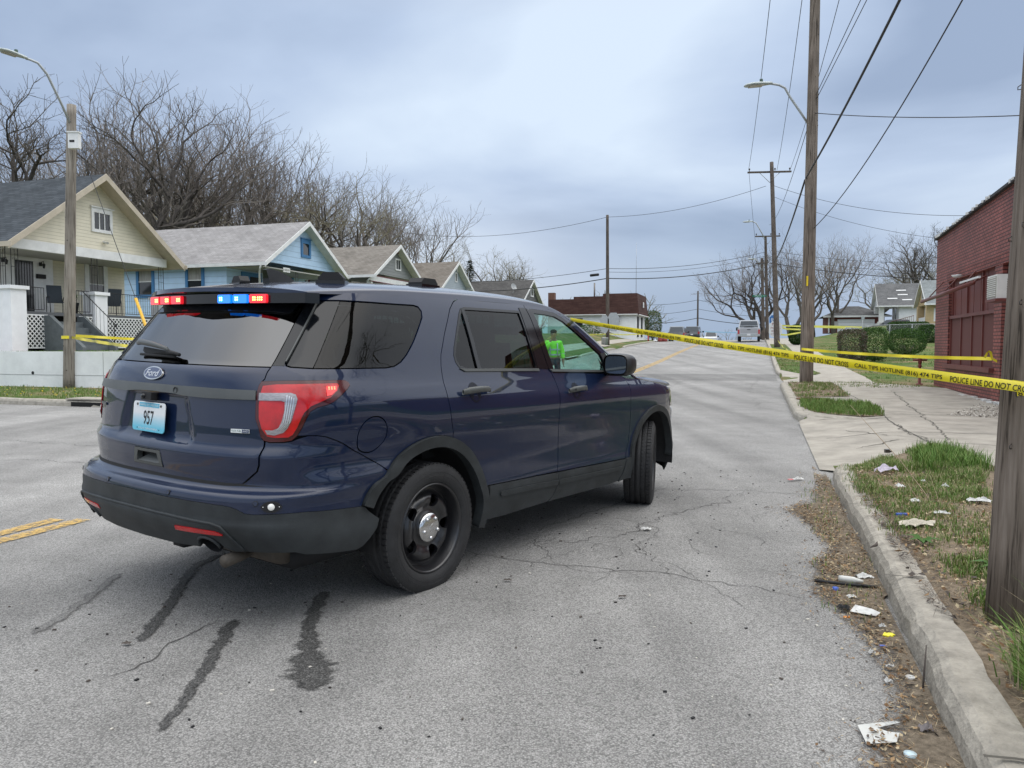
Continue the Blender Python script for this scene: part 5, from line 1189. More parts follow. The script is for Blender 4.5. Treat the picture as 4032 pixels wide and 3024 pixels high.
def gable_house(hs,half,eave,apex,depth,over,wallm,roofm,trimm,wall_x=-2.1,gable_drop=.35,floor=1.2,rh=.14,side_over=.5,found=None,soff=None):
    """gable faces +x at x=0; house body from wall_x back to -depth; open porch in front"""
    sl=(apex-eave)/ (half+side_over)
    w=MB(); hw=half
    zt=lambda y: apex-sl*abs(y)-.12
    # body walls (behind porch)
    w.add([(wall_x,-hw,0),(wall_x,hw,0),(wall_x,hw,zt(hw)),(wall_x,-hw,zt(hw)),(-depth,-hw,0),(-depth,hw,0),(-depth,hw,zt(hw)),(-depth,-hw,zt(hw)),(-depth,0,zt(0)),(wall_x,0,zt(0))],[(0,1,2,9,3),(5,4,7,8,6),(4,0,3,7),(1,5,6,2)],wallm)
    wo=hs.part('wall',w)
    g=MB(); zb=zt(hw)-gable_drop
    g.prism([(-hw,zb),(hw,zb),(hw,zt(hw)),(0,zt(0)),(-hw,zt(hw))],-.10,0,wallm,'x'); hs.part('gable',g)
    r=MB(); T_=rh
    for s in (-1,1):
        a=Vector((over,0,apex)); b=Vector((over,s*(half+side_over),eave)); c=Vector((-depth-.3,s*(half+side_over),eave)); d=Vector((-depth-.3,0,apex)); dn=Vector((0,0,-T_))
        v=[a,b,c,d,a+dn,b+dn,c+dn,d+dn]; f=[(0,1,2,3),(4,7,6,5),(1,5,6,2),(0,4,5,1),(3,2,6,7)]
        if s<0: f=[q[::-1] for q in f]
        r.add(v,[f[0]]+f[2:],roofm); r.add(v,[f[1]],soff or trimm)
    ro=hs.part('roof',r)
    fa=MB()
    for s in (-1,1):  # rake boards and eave boards
        a=Vector((over+.004,0,apex+.01)); b=Vector((over+.004,s*(half+side_over+.02),eave-.005)); dn=Vector((0,0,-.24)); t=Vector((.03,0,0))
        v=[a,b,b+dn,a+dn,a+t,b+t,b+dn+t,a+dn+t]; f=[(4,5,6,7),(0,3,2,1),(0,1,5,4),(3,7,6,2),(1,2,6,5)]
        fa.add(v,f if s>0 else [q[::-1] for q in f],trimm)
        fa.box(((over-depth)/2,s*(half+side_over+.012),eave-.09),(over+depth+.3,.025,.17),trimm)
    hs.part('fascia',fa)
    return ro,sl,zt
def iron_post(hs,x,y,z0,z1,wd=.22,dirs='y',parent=None):
    mb=MB(); o=[(-wd/2,0),(wd/2,0)] 
    pts=[]
    for s in (-wd/2,0,wd/2): pts.append((x,y+s) if dirs=='y' else (x+s,y))
    for i,(a,b) in enumerate(pts):
        if i!=1: mb.tube([(a,b,z0),(a,b,z1)],.013,iron,5)
        else: mb.tube([(a,b,z0),(a,b,z1)],.007,iron,5)
    n=int((z1-z0)/.5)
    for k in range(n+1):
        z=z0+(z1-z0)*k/n; mb.tube([(pts[0][0],pts[0][1],z),(pts[2][0],pts[2][1],z)],.008,iron,4)
    zc=(z0+z1)/2+.25
    for s in (-1,1):
        for q in (0,.28):
            C=[]
            for k in range(14):
                a=k/13*4.2; r_=.055*(1-k/18); C.append((x+(s*(.03+r_*math.cos(a)) if dirs!='y' else 0),y+(s*(.03+r_*math.cos(a)) if dirs=='y' else 0),zc+q+r_*math.sin(a)))
            mb.tube(C,.006,iron,4)
    return mb.build('iron_post',parent or hs.o)
def railing(hs,p0,p1,z0,z1,parent=None,gap=.115,zz=None,name='railing'):
    mb=MB(); n=max(2,int(round((Vector(p1)-Vector(p0)).length/gap))); dz=(zz or 0)
    a=Vector((*p0,0));b=Vector((*p1,0))
    for z in (z0,z1): mb.tube([a+Vector((0,0,z)),b+Vector((0,0,z+dz))],.014,iron,5)
    for k in range(n+1):
        q=a.lerp(b,k/n); e=dz*k/n; mb.tube([q+Vector((0,0,z0+e)),q+Vector((0,0,z1+e))],.008 if 0<k<n else .014,iron,4)
    return mb.build(name,parent or hs.o)
def lattice(mb,p0,p1,z0,z1,mat,s=.17,t=.036,nrm=(0,0)):
    a=Vector((*p0,0));b=Vector((*p1,0)); Lg=(b-a).length; ex=(b-a)/Lg; nn_=Vector((ex.y,-ex.x,0)); H=z1-z0
    def strip(x0,y0,x1,y1,off):
        dx,dy=x1-x0,y1-y0; l=math.hypot(dx,dy); px,py=-dy/l*t/2,dx/l*t/2
        P=[(x0+px,y0+py),(x1+px,y1+py),(x1-px,y1-py),(x0-px,y0-py)]
        mb.add([a+ex*x+Vector((0,0,z0+y))+nn_*off for x,y in P]+[a+ex*x+Vector((0,0,z0+y))+nn_*(off-.008) for x,y in P],[(0,1,2,3),(7,6,5,4),(0,4,5,1),(2,6,7,3)],mat)
    k=-H
    while k<Lg:
        x0=max(k,0);y0=x0-k;x1=min(k+H,Lg);y1=x1-k
        if x1-x0>.03: strip(x0,y0,x1,y1,.012); strip(x0,H-y0,x1,H-y1,.024)
        k+=s
    for z in (0,H): mb.add([a+Vector((0,0,z0+z-.02))+nn_*.03,b+Vector((0,0,z0+z-.02))+nn_*.03,b+Vector((0,0,z0+z+.02))+nn_*.03,a+Vector((0,0,z0+z+.02))+nn_*.03],[(0,1,2,3)],mat)
# ---- house 1: yellow bungalow on the corner
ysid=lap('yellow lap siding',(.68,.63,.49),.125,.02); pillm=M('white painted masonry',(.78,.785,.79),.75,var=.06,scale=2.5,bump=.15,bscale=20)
stepm=M('grey painted steps',(.10,.115,.12),.7,var=.2,scale=5); porchm=M('porch deck grey',(.09,.095,.10),.7)
H=Hs(-24,23.2,1.18,'bungalow','pale yellow bungalow with dark shingles and white porch pillars')
h1=H; gable_house(H,3.55,3.62,6.62,13,.62,ysid,shingle('dark shingles',(.040,.048,.056),(.066,.076,.086)),ctrim,gable_drop=.05)
mb=MB(); mb.box((.03,0,3.66),(.16,7.2,.34),wtrim); mb.box((-1.0,-3.5,3.62),(2.0,.12,.28),wtrim); mb.box((-1.0,3.5,3.62),(2.0,.12,.28),wtrim); H.part('porch_beam',mb)
mb=MB(); mb.box((-1.05,0,3.52),(2.2,7.0,.04),M('porch ceiling',(.42,.41,.38),.7)); H.part('porch_ceiling',mb)
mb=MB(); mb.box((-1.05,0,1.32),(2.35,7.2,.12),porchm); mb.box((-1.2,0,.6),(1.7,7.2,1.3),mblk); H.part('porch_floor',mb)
for y in (-3.45,-.02,3.4):
    mb=MB(); mb.box((-.02,y,1.05),(.58,.58,2.12),pillm); mb.box((-.02,y,2.16),(.72,.72,.12),pillm); H.part('pillar',mb)
for (x,y,d) in ((-.18,-3.62,'x'),(-.02,-3.32,'y'),(-.02,-.02,'y'),(-.02,3.4,'y')): iron_post(H,x,y,2.22,3.52,.26 if d=='y' else .22,d)
lt=M('white lattice',(.74,.745,.73),.6); 
for a_,b_ in (((.13,-3.15),(.13,-2.25)),((.13,-.95),(.13,-.32)),((.13,.30),(.13,3.1)),((-2.0,-3.66),(-.35,-3.66))):
    mb=MB(); lattice(mb,a_,b_,.12,1.26,lt); H.part('lattice',mb)
mb=MB()
for k in range(6):
    z=1.26-.21*(k+1); mb.box((.12+.28*k/1.0+.14,-1.6,z/2),(.285,1.25,z),stepm)
mb.prism([(0.08,0),(1.85,0),(1.85,.14),(.38,1.26),(.08,1.26)],-2.40,-2.24,stepm,'y'); mb.prism([(0.08,0),(1.85,0),(1.85,.14),(.38,1.26),(.08,1.26)],-.97,-.85,stepm,'y'); H.part('front_steps',mb)
railing(H,(.06,-3.1),(.06,-2.3),1.45,2.22); railing(H,(.06,-.95),(.06,-.35),1.45,2.22); railing(H,(.06,.3),(.06,3.1),1.45,2.22); railing(H,(-.4,-3.7),(-1.9,-3.7),1.45,2.22)
mb=MB(); mb.tube([(.1,-.90,2.22),(.3,-.90,2.2),(1.75,-.90,1.0),(1.85,-.9,.92),(1.83,-.9,.8)],.016,iron,6); mb.tube([(.1,-.90,1.45),(1.72,-.9,.25)],.012,iron,5); mb.tube([(1.74,-.9,0),(1.74,-.9,1.0)],.016,iron,5)
for k in range(9):
    x=.25+.17*k; mb.tube([(x,-.9,1.42-.74*(x-.1)),(x,-.9,2.22-.80*(x-.3)*.98)],.008,iron,4)
H.part('handrail',mb)
# openings on the porch wall
mb=MB(); mb.box((-2.07,-1.35,2.42),(.10,2.6,2.35),wtrim); H.part('door_surround',mb)
mb=MB(); mb.box((-2.0,-1.35,2.42),(.05,.95,2.06),wtrim); mb.box((-1.97,-1.32,2.40),(.03,.74,1.90),M('storm door glass',(.03,.032,.034),.12,spec=.7)); dr=H.part('front_door',mb)
for k in range(5): 
    pass
mb=MB(); 
for k in range(7): mb.tube([(-1.945,-1.66+.11*k,1.5),(-1.945,-1.66+.11*k,3.3)],.008,iron,4)
mb.tube([(-1.945,-1.66,2.4),(-1.945,-1.0,2.4)],.012,iron,4); mb.build('door_grille',dr)
mb=MB(); mb.box((-1.99,-.62,2.82),(.12,.36,.16),mblk); H.part('mailbox',mb)
for y in (-.62,-2.15):
    mb=MB(); mb.box((-1.98,y,3.28),(.05,.10,.14),iron); mb.tube([(-1.95,y,3.36),(-1.84,y,3.38),(-1.82,y,3.33)],.012,iron,5); mb.lathe([(.03,0),(.055,.13),(.06,.14),(.02,.19),(0,.2)],iron,6,Matrix.Translation((-1.82,y,3.12))); mb.lathe([(.026,.02),(.046,.12)],M('lantern glass',(.5,.5,.45),.2),6,Matrix.Translation((-1.82,y,3.12))); H.part('wall_lantern',mb)
win_on(None,H,'x',-2.1,2.05,1.95,.74,1.55,wtrim,fw=.20,depth=.05,curtain=True)
win_on(None,H,'x',0.0,.35,4.62,.74,.62,wtrim,fw=.12,depth=.05,mull=2,sash=False,head=.06)
mb=MB()
for s in (-1,1): mb.lathe([(.02,0),(.055,.10),(.05,.11),(0,.08)],M('floodlight',(.5,.49,.44),.4),12,Matrix.Translation((.06,.42+.10*s,4.16))@Matrix.Rotation(rad(110),4,'Y')@Matrix.Rotation(s*.5,4,'X'))
mb.lathe([(.04,0),(.04,.03)],wtrim,12,Matrix.Translation((.02,.42,4.18))@Matrix.Rotation(PI/2,4,'Y')); H.part('flood_lamp',mb)
mb=MB(); put_text(mb,'7',plane_T((-2.00,-.95,3.72),(0,1,0),(0,0,1)),.06,.12,mblk); H.part('house_number',mb)
# porch furniture
chm=M('dark sling fabric',(.035,.045,.055),.8)
def porch_chair(name,label,x,y,z,rz_,group=None):
    e=empty(name,None or H.o.matrix_world@Vector((0,0,0)) if False else (0,0,0)); e.matrix_world=Matrix.Translation(R(-24,23.2,1.18))@Matrix.Rotation(HROT,4,'Z')@Matrix.Translation((x,y,z))@Matrix.Rotation(rz_,4,'Z')
    tag(e,label,'chair',group)
    mb=MB(); mb.box((0,0,.42),(.5,.5,.025),chm); mb.build('seat',e)
    mb=MB(); mb.box((-.30,0,.75),(.03,.5,.66),chm,rot=Matrix.Rotation(rad(-13.5),3,'Y')); mb.build('backrest',e)
    for s in (-1,1):
        mb=MB(); mb.tube([(.30,s*.27,0),(.22,s*.27,.45),(.18,s*.28,.60),(.0,s*.28,.64),(-.2,s*.28,.62),(-.27,s*.27,.48),(-.30,s*.27,.0)],.014,iron,6); mb.build('side_frame',e)
    return e
porch_chair('porch_chair','dark sling porch chair beside the white storm door',-.9,-1.55+.62,1.38,-.5,'porch chairs')
porch_chair('porch_chair','dark porch chair behind the railing right of the middle pillar',-.8,1.55,1.38,2.7,'porch chairs')
e=empty('potted_plant'); e.matrix_world=Matrix.Translation(R(-24,23.2,1.18))@Matrix.Rotation(HROT,4,'Z')@Matrix.Translation((-.5,-.62,1.38)); tag(e,'spiky green potted plant in a black pot at the porch steps','potted plant')
mb=MB(); mb.lathe([(0,0),(.17,0),(.23,.40),(.24,.42),(.21,.42),(.20,.38),(0,.38)],mblk,20); mb.build('pot',e)
mb=MB(); rg=random.Random(3)
for k in range(60):
    a=rg.uniform(0,6.28); l=rg.uniform(.3,.55); el_=rg.uniform(.2,1.3); P=[Vector((0,0,.4)),Vector((math.cos(a)*l*.5*math.cos(el_),math.sin(a)*l*.5*math.cos(el_),.4+l*.6*math.sin(el_)+.1)),Vector((math.cos(a)*l*math.cos(el_)*1.1,math.sin(a)*l*math.cos(el_)*1.1,.4+l*.75*math.sin(el_)))]
    sd_=Vector((-math.sin(a),math.cos(a),0))*.016; mb.add([P[0]-sd_,P[0]+sd_,P[1]+sd_,P[1]-sd_,P[2]],[(0,1,2,3),(3,2,4)],gms[0] if k%2 else gms[1])
mb.build('foliage',e)
# gas meter sized dark items, planter boxes under the lattice
mb=MB(); mb.box((0,0,.17),(.28,.28,.34),mblk); mb.lathe([(.12,.34),(.14,.40),(0,.42)],mblk,12); mb.lathe([(.05,.42),(.05,.55),(.10,.6),(0,.62)],mblk,10); o=mb.build('water_fountain'); o.matrix_world=Matrix.Translation(R(-24,23.2,1.18))@Matrix.Rotation(HROT,4,'Z')@Matrix.Translation((-.35,.6,1.38)); tag(o,'small black garden ornament on the porch beside the middle pillar','ornament')
# retaining wall with the walk above it
mb=MB(); rw=M('white retaining wall',(.76,.765,.755),.85,var=.13,scale=1.1,bump=.2,bscale=14,detail=9)
mb.box(R(-28.0,17.9,.52),(25.0,.22,1.36),rw,rz=-TH); mb.box(R(-15.5,24.5,.62),(.22,13.0,1.16),rw,rz=-TH)
for (u_,z_,r_) in ((-20.9,.55,.055),(-23.9,.12,.05)): mb.lathe([(r_,0),(0,0)],mblk,14,Matrix.Translation(R(u_,17.785,z_))@Matrix.Rotation(-TH,4,'Z')@Matrix.Rotation(PI/2,4,'X'))
for u_ in (-18.2,-24.6,-31): mb.box(R(u_,17.786,.55),(.012,.006,1.25),M('wall joint',(.34,.34,.33),.9),rz=-TH)
mb.box(R(-26.0,17.786,.50),(20,.006,.014),M('wall joint',(.34,.34,.33),.9),rz=-TH)
tag(mb.build('retaining_wall'),'long white painted retaining wall below the yellow house','wall')
mb=MB(); walk=M('reddish walk',(.30,.24,.20),.9,var=.2,scale=4); sheet(mb,[-40,-22.4],[18.9,20.0],lambda u,v:yard(v)+.02,walk); sheet(mb,[-22.4,-20.5,-15.6],[19.6,21.5,23.2],lambda u,v:yard(v)+.02,conc); mb.build('garden_walk',kind='structure')
# ---- house 2: light blue
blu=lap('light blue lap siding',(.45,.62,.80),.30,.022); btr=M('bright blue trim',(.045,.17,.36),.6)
H=Hs(-24,37.1,1.95,'bungalow','light blue bungalow with pale grey roof behind the police car'); gable_house(H,3.62,3.62,6.20,14,.55,blu,shingle('pale grey shingles',(.25,.24,.235),(.31,.30,.295),.34,.15),wtrim,gable_drop=.05,side_over=.45)
mb=MB(); mb.box((-1.05,0,3.45),(2.2,7.1,.05),M('porch ceiling',(.42,.41,.38),.7)); H.part('porch_ceiling',mb)
mb=MB(); mb.box((-1.05,0,1.0),(2.3,7.3,.14),porchm); H.part('porch_floor',mb)
for y in (-3.4,3.4,-.4): iron_post(H,-.05,y,1.1,3.45,.24,'y')
railing(H,(.0,-3.4),(.0,3.4),1.2,1.95); railing(H,(-.1,-3.55),(-2.0,-3.55),1.2,1.95)
win_on(None,H,'y',-3.62,-4.05,2.15,.86,1.38,btr,fw=.16,curtain=True); win_on(None,H,'y',-3.62,-7.25,2.15,.86,1.38,btr,fw=.16,curtain=True); win_on(None,H,'y',-3.62,-10.2,2.15,.86,1.38,btr,fw=.16,curtain=True)
win_on(None,H,'x',-2.1,1.7,2.1,1.0,1.35,btr,fw=.14,curtain=True); win_on(None,H,'x',0,.42,4.45,.62,.62,btr,fw=.16,sash=False,head=.08,curtain=False)
mb=MB(); mb.box((-2.05,-1.6,2.2),(.08,1.7,2.3),btr); mb.box((-2.0,-1.35,2.1),(.05,.9,2.05),mblk); mb.box((-2.0,-2.15,2.4),(.05,.36,1.3),curt); H.part('front_door',mb)
mb=MB(); mb.tube([(.3,-4.05,3.45),(.2,-4.0,3.3),(-.05,-3.7,3.15),(-.05,-3.66,.2)],.045,wtrim,8); H.part('downpipe',mb)
mb=MB(); mb.box((.03,-1.45,3.45),(.02,.62,.24),wtrim); put_text(mb,'4019',plane_T((.042,-1.45,3.45),(0,1,0),(0,0,1)),.42,.13,mblk); H.part('house_number',mb)
# ---- house 3: grey with maroon trim
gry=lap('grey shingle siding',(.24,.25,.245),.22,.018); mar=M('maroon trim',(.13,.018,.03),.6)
H=Hs(-24,48.4,2.25,'bungalow','grey bungalow with maroon and white trim and brown roof'); gable_house(H,3.4,3.70,6.05,14,.55,gry,shingle('brown grey shingles',(.17,.155,.135),(.23,.21,.185)),wtrim,gable_drop=.0)
mb=MB(); mb.box((.02,0,3.72),(.08,6.9,.06),mar); mb.box((.01,0,3.52),(.06,6.9,.34),wtrim); mb.box((.02,0,3.33),(.08,6.9,.05),mar); H.part('porch_beam',mb)
mb=MB(); mb.box((-1.0,0,.9),(2,6.9,1.8),gry); H.part('porch_base',mb)
for y in (-3.2,-1.1,1.1,3.2): mb=MB(); mb.box((-.1,y,2.55),(.22,.22,1.6),wtrim); H.part('porch_post',mb)
win_on(None,H,'x',0,.62,4.45,.66,.62,wtrim,fw=.10,mull=1,sash=False); win_on(None,H,'x',-2.1,-1.6,2.2,.9,1.2,wtrim); win_on(None,H,'y',-3.4,-3.0,2.3,1.0,1.2,wtrim,curtain=True); win_on(None,H,'y',-3.4,-5.2,2.3,1.0,1.2,wtrim)
mb=MB(); 
for x in (-2.3,-3.8,-4.5,-6.0): mb.box((x,-3.46,2.9),(.12,.05,1.5),mar)
mb.box((.12,0,5.55),(.05,1.0,.10),mar); H.part('maroon_trim',mb)
mb=MB(); mb.tube([(.2,-3.85,3.45),(-.1,-3.6,3.3),(-.2,-3.5,3.0),(-.2,-3.46,.3)],.045,wtrim,8); H.part('downpipe',mb)
# ---- house 4: pale grey blue lap
g4=lap('pale grey lap siding',(.36,.41,.45),.15,.02)
H=Hs(-24,59.4,2.35,'bungalow','small pale grey gabled house, fourth from the corner'); gable_house(H,3.3,3.55,5.95,14,.5,g4,shingle('taupe shingles',(.15,.13,.11),(.20,.18,.155)),wtrim,gable_drop=.3)
win_on(None,H,'x',0,.45,4.4,.30,.62,wtrim,fw=.09,sash=False)
mb=MB(); 
for y in (-2.9,2.9): mb.box((.25,y,3.9),(.5,.10,.10),wtrim); mb.box((.12,y,3.6),(.10,.10,.6),wtrim)
mb.tube([(.3,-.1,5.5),(.3,.1,5.1)],.04,wtrim,5); H.part('brackets',mb)
mb=MB(); mb.box((-1.0,0,1.0),(2,6.6,2.0),g4); H.part('porch_base',mb)
# ---- house 5: dark roofed
g5=lap('dark grey siding',(.10,.10,.095),.18,.02)
H=Hs(-24,81.9,2.75,'house','dark grey house with white trim and a rooftop satellite dish'); gable_house(H,3.3,3.5,5.9,14,.4,g5,shingle('charcoal shingles',(.07,.068,.066),(.10,.097,.093)),wtrim,gable_drop=.3)
win_on(None,H,'x',0,.55,4.2,.9,.72,wtrim,fw=.14,mull=1,sash=False)
mb=MB(); mb.box((-1.0,0,1.2),(2,6.6,2.3),g5); H.part('porch_base',mb)
mb=MB(); T=Matrix.Translation((-1.2,-2.5,4.95))@Matrix.Rotation(rad(70),4,'Y')@Matrix.Rotation(.5,4,'X'); mb.lathe([(0,0),(.2,.03),(.38,.10)],M('dish grey',(.35,.36,.36),.5),18,T); mb.tube([(-1.2,-2.5,4.2),(-1.2,-2.5,4.95),(-.75,-2.6,4.75)],.03,wtrim,6); H.part('satellite_dish',mb)
# ---- white building with brown mansard
wb=M('white painted block',(.78,.785,.78),.8,var=.06,scale=1.5,bump=.1,bscale=6); ms=shingle('brown mansard shingles',(.060,.030,.026),(.085,.045,.038),.6,.22)
H=Hs(-13.1,87,2.2,'corner_shop','low white building with a stepped dark brown shingle mansard','shop')
mb=MB(); mb.box((-5.15,3.4,1.4),(10.3,6.8,3.6),wb); H.part('wall',mb)
mb=MB()
def ms_block(x0,x1,z0,z1): mb.prism([(-.35,z0),(-.05,z1),(7.1,z1),(7.4,z0)],x0,x1,ms,'x')
ms_block(-10.2,-7.2,2.75,4.55); ms_block(-7.2,-3.8,2.75,4.82); ms_block(-3.8,.0,2.75,5.1)
mb.add([(0,-.35,2.75),(0,7.4,2.75),(0,7.1,5.1),(0,-.05,5.1),(.35,-.35,2.70),(.35,7.4,2.70),(.08,7.1,5.1),(.08,-.05,5.1)],[(4,5,6,7),(0,4,7,3),(1,2,6,5),(3,7,6,2),(0,1,5,4)],ms); H.part('mansard_roof',mb)
mb=MB(); mb.box((-5.1,-.38,2.72),(10.6,.06,.10),wtrim); mb.box((.40,3.5,2.66),(.06,7.8,.10),wtrim); mb.box((.3,3.5,2.62),(.5,7.6,.03),wtrim); H.part('fascia',mb)
win_on(None,H,'y',0,-6.6,1.45,.85,.85,mblk,fw=.03,sash=False)
mb=MB(); mb.box((-2.35,-.18,2.25),(.75,.45,.55),wtrim); 
for k in range(8): mb.box((-2.35,-.41,2.03+.06*k),(.62,.02,.02),curt)
mb.box((-2.35,-.2,1.9),(1.0,.5,.06),mblk); mb.box((-1.93,-.2,2.2),(.05,.5,.7),mblk); mb.box((-2.78,-.2,2.2),(.05,.5,.7),mblk); H.part('air_conditioner',mb)
for y in (1.2,4.2): mb=MB(); mb.box((.02,y,1.35),(.06,1.1,2.3),mblk); H.part('door',mb)
mb=MB(); mb.box((.38,3.0,3.9),(.06,.55,.62),wtrim); H.part('wall_sign',mb)
mb=MB(); mb.box((-10.1,1.2,4.4),(.75,.75,2.0),M('old brick',(.16,.085,.06),.9,var=.3,scale=12)); mb.box((-10.1,1.2,3.2),(.9,.9,1.0),wb); H.part('chimney',mb)
mb=MB(); mb.tube([(-5.4,3,4.8),(-5.4,3,6.6)],.10,M('old post',(.25,.23,.21),.8),6); H.part('roof_post',mb)
mb=MB(); mb.tube([(-.8,5,5.0),(-.8,5,9.0),(-.8,5,11.4)],[.03,.025,.012],M('galvanised',(.4,.41,.42),.4,metal=.5),5); H.part('antenna',mb)
# ---- red brick shop on the right
bk=D.materials.new('red painted brick'); bk.use_nodes=True; t=bk.node_tree; b=t.nodes['Principled BSDF']; b.inputs['Roughness'].default_value=.6; nn=t.nodes.new; L=t.links.new
tc=nn('ShaderNodeTexCoord'); sp=nn('ShaderNodeSeparateXYZ'); L(tc.outputs['Object'],sp.inputs[0]); ad=nn('ShaderNodeMath'); ad.operation='ADD'; L(sp.outputs[0],ad.inputs[0]); L(sp.outputs[1],ad.inputs[1]); cb=nn('ShaderNodeCombineXYZ'); L(ad.outputs[0],cb.inputs[0]); L(sp.outputs[2],cb.inputs[1])
br=nn('ShaderNodeTexBrick'); br.inputs['Scale'].default_value=1; br.inputs['Brick Width'].default_value=.21; br.inputs['Row Height'].default_value=.077; br.inputs['Mortar Size'].default_value=.013; br.inputs['Mortar Smooth'].default_value=.25; br.inputs['Color1'].default_value=(.19,.052,.040,1); br.inputs['Color2'].default_value=(.26,.078,.060,1); br.inputs['Mortar'].default_value=(.055,.014,.012,1); L(cb.outputs[0],br.inputs[0])
n=nn('ShaderNodeTexNoise'); n.inputs['Scale'].default_value=1.1; n.inputs['Detail'].default_value=9; L(tc.outputs['Object'],n.inputs[0]); mr=nn('ShaderNodeMapRange'); mr.inputs[1].default_value=.3; mr.inputs[2].default_value=.7; mr.inputs[3].default_value=.8; mr.inputs[4].default_value=1.35; L(n.outputs[0],mr.inputs[0]); s=nn('ShaderNodeVectorMath'); s.operation='SCALE'; L(br.outputs[0],s.inputs[0]); L(mr.outputs[0],s.inputs['Scale'])
n2=nn('ShaderNodeTexNoise'); n2.inputs['Scale'].default_value=7; n2.inputs['Detail'].default_value=8; n2.inputs['Roughness'].default_value=.7; L(tc.outputs['Object'],n2.inputs[0]); fl=nn('ShaderNodeMapRange'); fl.inputs[1].default_value=.66; fl.inputs[2].default_value=.70; L(n2.outputs[0],fl.inputs[0])
lo=nn('ShaderNodeMapRange'); lo.inputs[1].default_value=.9; lo.inputs[2].default_value=.2; L(sp.outputs[2],lo.inputs[0]); ml=nn('ShaderNodeMath'); ml.operation='MULTIPLY'; L(fl.outputs[0],ml.inputs[0]); L(lo.outputs[0],ml.inputs[1])
mx=nn('ShaderNodeMix'); mx.data_type='RGBA'; mx.inputs[7].default_value=(.36,.22,.17,1); L(ml.outputs[0],mx.inputs[0]); L(s.outputs[0],mx.inputs[6]); L(mx.outputs[2],b.inputs['Base Color'])
bp=nn('ShaderNodeBump'); bp.inputs['Strength'].default_value=.9; bp.inputs['Distance'].default_value=.012; bp.invert=True; L(br.outputs[1],bp.inputs['Height']); L(bp.outputs[0],b.inputs['Normal'])
rdp=M('red painted boards',(.14,.034,.027),.55,var=.25,scale=3,stretch=(6,6,.6)); rdm=M('red window mesh',(.12,.042,.035),.8,var=.15,scale=60); rdt=M('red painted timber',(.135,.034,.027),.5,var=.15,scale=5)
# local frame: x along -u?  use street frame axes; facade faces -x
SH=empty('brick_shop',R(4.9,25.15,.05),HROT); tag(SH,'dark red painted brick shop with boarded windows beside the footway','shop')
mb=MB()  # facade plane x=0; y negative toward the camera
zt=lambda y: 4.36+.035*(-y)
def wallseg(y0,y1,z0,z1,z0b=None,z1b=None):
    a,b_=z1,(z1b if z1b is not None else z1); mb.add([(0,y0,z0),(0,y1,z0),(0,y1,b_),(0,y0,a),(.3,y0,z0),(.3,y1,z0),(.3,y1,b_),(.3,y0,a)],[(3,2,1,0),(4,5,6,7),(0,1,5,4),(3,7,6,2),(0,4,7,3),(1,2,6,5)],bk)
wallseg(-1.6,0,0,3.05); wallseg(-5.85,-1.6,0,.80); wallseg(-6.40,-5.85,0,3.05); wallseg(-13.5,-7.4,0,3.05); 
mb.add([(0,-13.5,3.05),(0,0,3.05),(0,0,zt(0)),(0,-13.5,zt(-13.5)),(.3,-13.5,3.05),(.3,0,3.05),(.3,0,zt(0)),(.3,-13.5,zt(-13.5))],[(3,2,1,0),(4,5,6,7),(0,1,5,4),(3,7,6,2),(0,4,7,3),(1,2,6,5)],bk)
mb.add([(0,0,0),(9,0,0),(9,0,4.1),(0,0,4.36),(0,.3,0),(9,.3,0),(9,.3,4.1),(0,.3,4.36)],[(0,1,2,3),(7,6,5,4),(0,4,5,1),(3,2,6,7),(1,5,6,2)],bk) if False else mb.box((4.65,-.15,2.1),(8.7,.3,4.2),bk)
mb.box((4.65,-6.75,3.9),(9.0,13.2,.2),mblk); mb.box((4.65,-13.35,2.1),(8.7,.3,4.2),bk); wlo=mb.build('wall',SH)
mb=MB() # soldier course
for k in range(74): mb.box((-.006,-1.4-.077*k,3.16),(.02,.062,.22),bk)
mb.build('soldier_course',SH)
mb=MB(); 
for k in range(13): y0=-k*1.0; mb.box((.12,y0-.5,zt(y0-.5)+.03),(.42,.99,.06),M('tar coping',(.03,.03,.032),.7),rot=Matrix.Rotation(-.035,3,'X'))
rg=random.Random(9); wp_=M('mortar smear',(.6,.6,.58),.8)
for k in range(26): y0=-rg.uniform(.2,9); mb.box((-.06,y0,zt(y0)+.05),(rg.uniform(.06,.14),rg.uniform(.05,.22),rg.uniform(.04,.09)),wp_,rot=Matrix.Rotation(rg.uniform(-.3,.3),3,'Z'))
mb.build('coping',SH)
# first opening: mesh grille below, boards above
mb=MB(); mb.box((.10,-3.72,1.42),(.04,4.2,1.28),rdm); 
for y in (-1.65,-2.75,-3.8,-4.75,-5.8): mb.box((.07,y,1.42),(.05,.05,1.28),rdt)
mb.box((.06,-3.72,2.08),(.07,4.24,.08),rdt); mb.box((.0,-3.72,.78),(.20,4.5,.10),rdt); wo=mb.build('boarded_window',SH)
mb=MB()
for k in range(14): mb.box((.12+.006*(k%2),-1.75-.305*k,2.58),(.04,.295,.94),rdp)
for y in (-1.7,-3.2,-4.6,-5.8): mb.box((.09,y,2.58),(.05,.07,.94),rdt)
mb.build('upper_boards',wo)
mb=MB()
for k in range(4): mb.box((.14,-6.55-.24*k,2.6),(.04,.23,.95),rdp)
mb.box((.16,-6.9,1.1),(.03,.96,2.06),M('grey security door',(.42,.45,.46),.4,metal=.3)); 
for k in range(5): mb.box((.13,-6.45-.22*k,1.1),(.03,.03,2.0),M('grey security door',(.42,.45,.46),.4,metal=.3))
for k in range(9): mb.box((.13,-6.9,.25+.22*k),(.03,.9,.02),M('grey security door',(.42,.45,.46),.4,metal=.3))
mb.build('shop_door',SH)
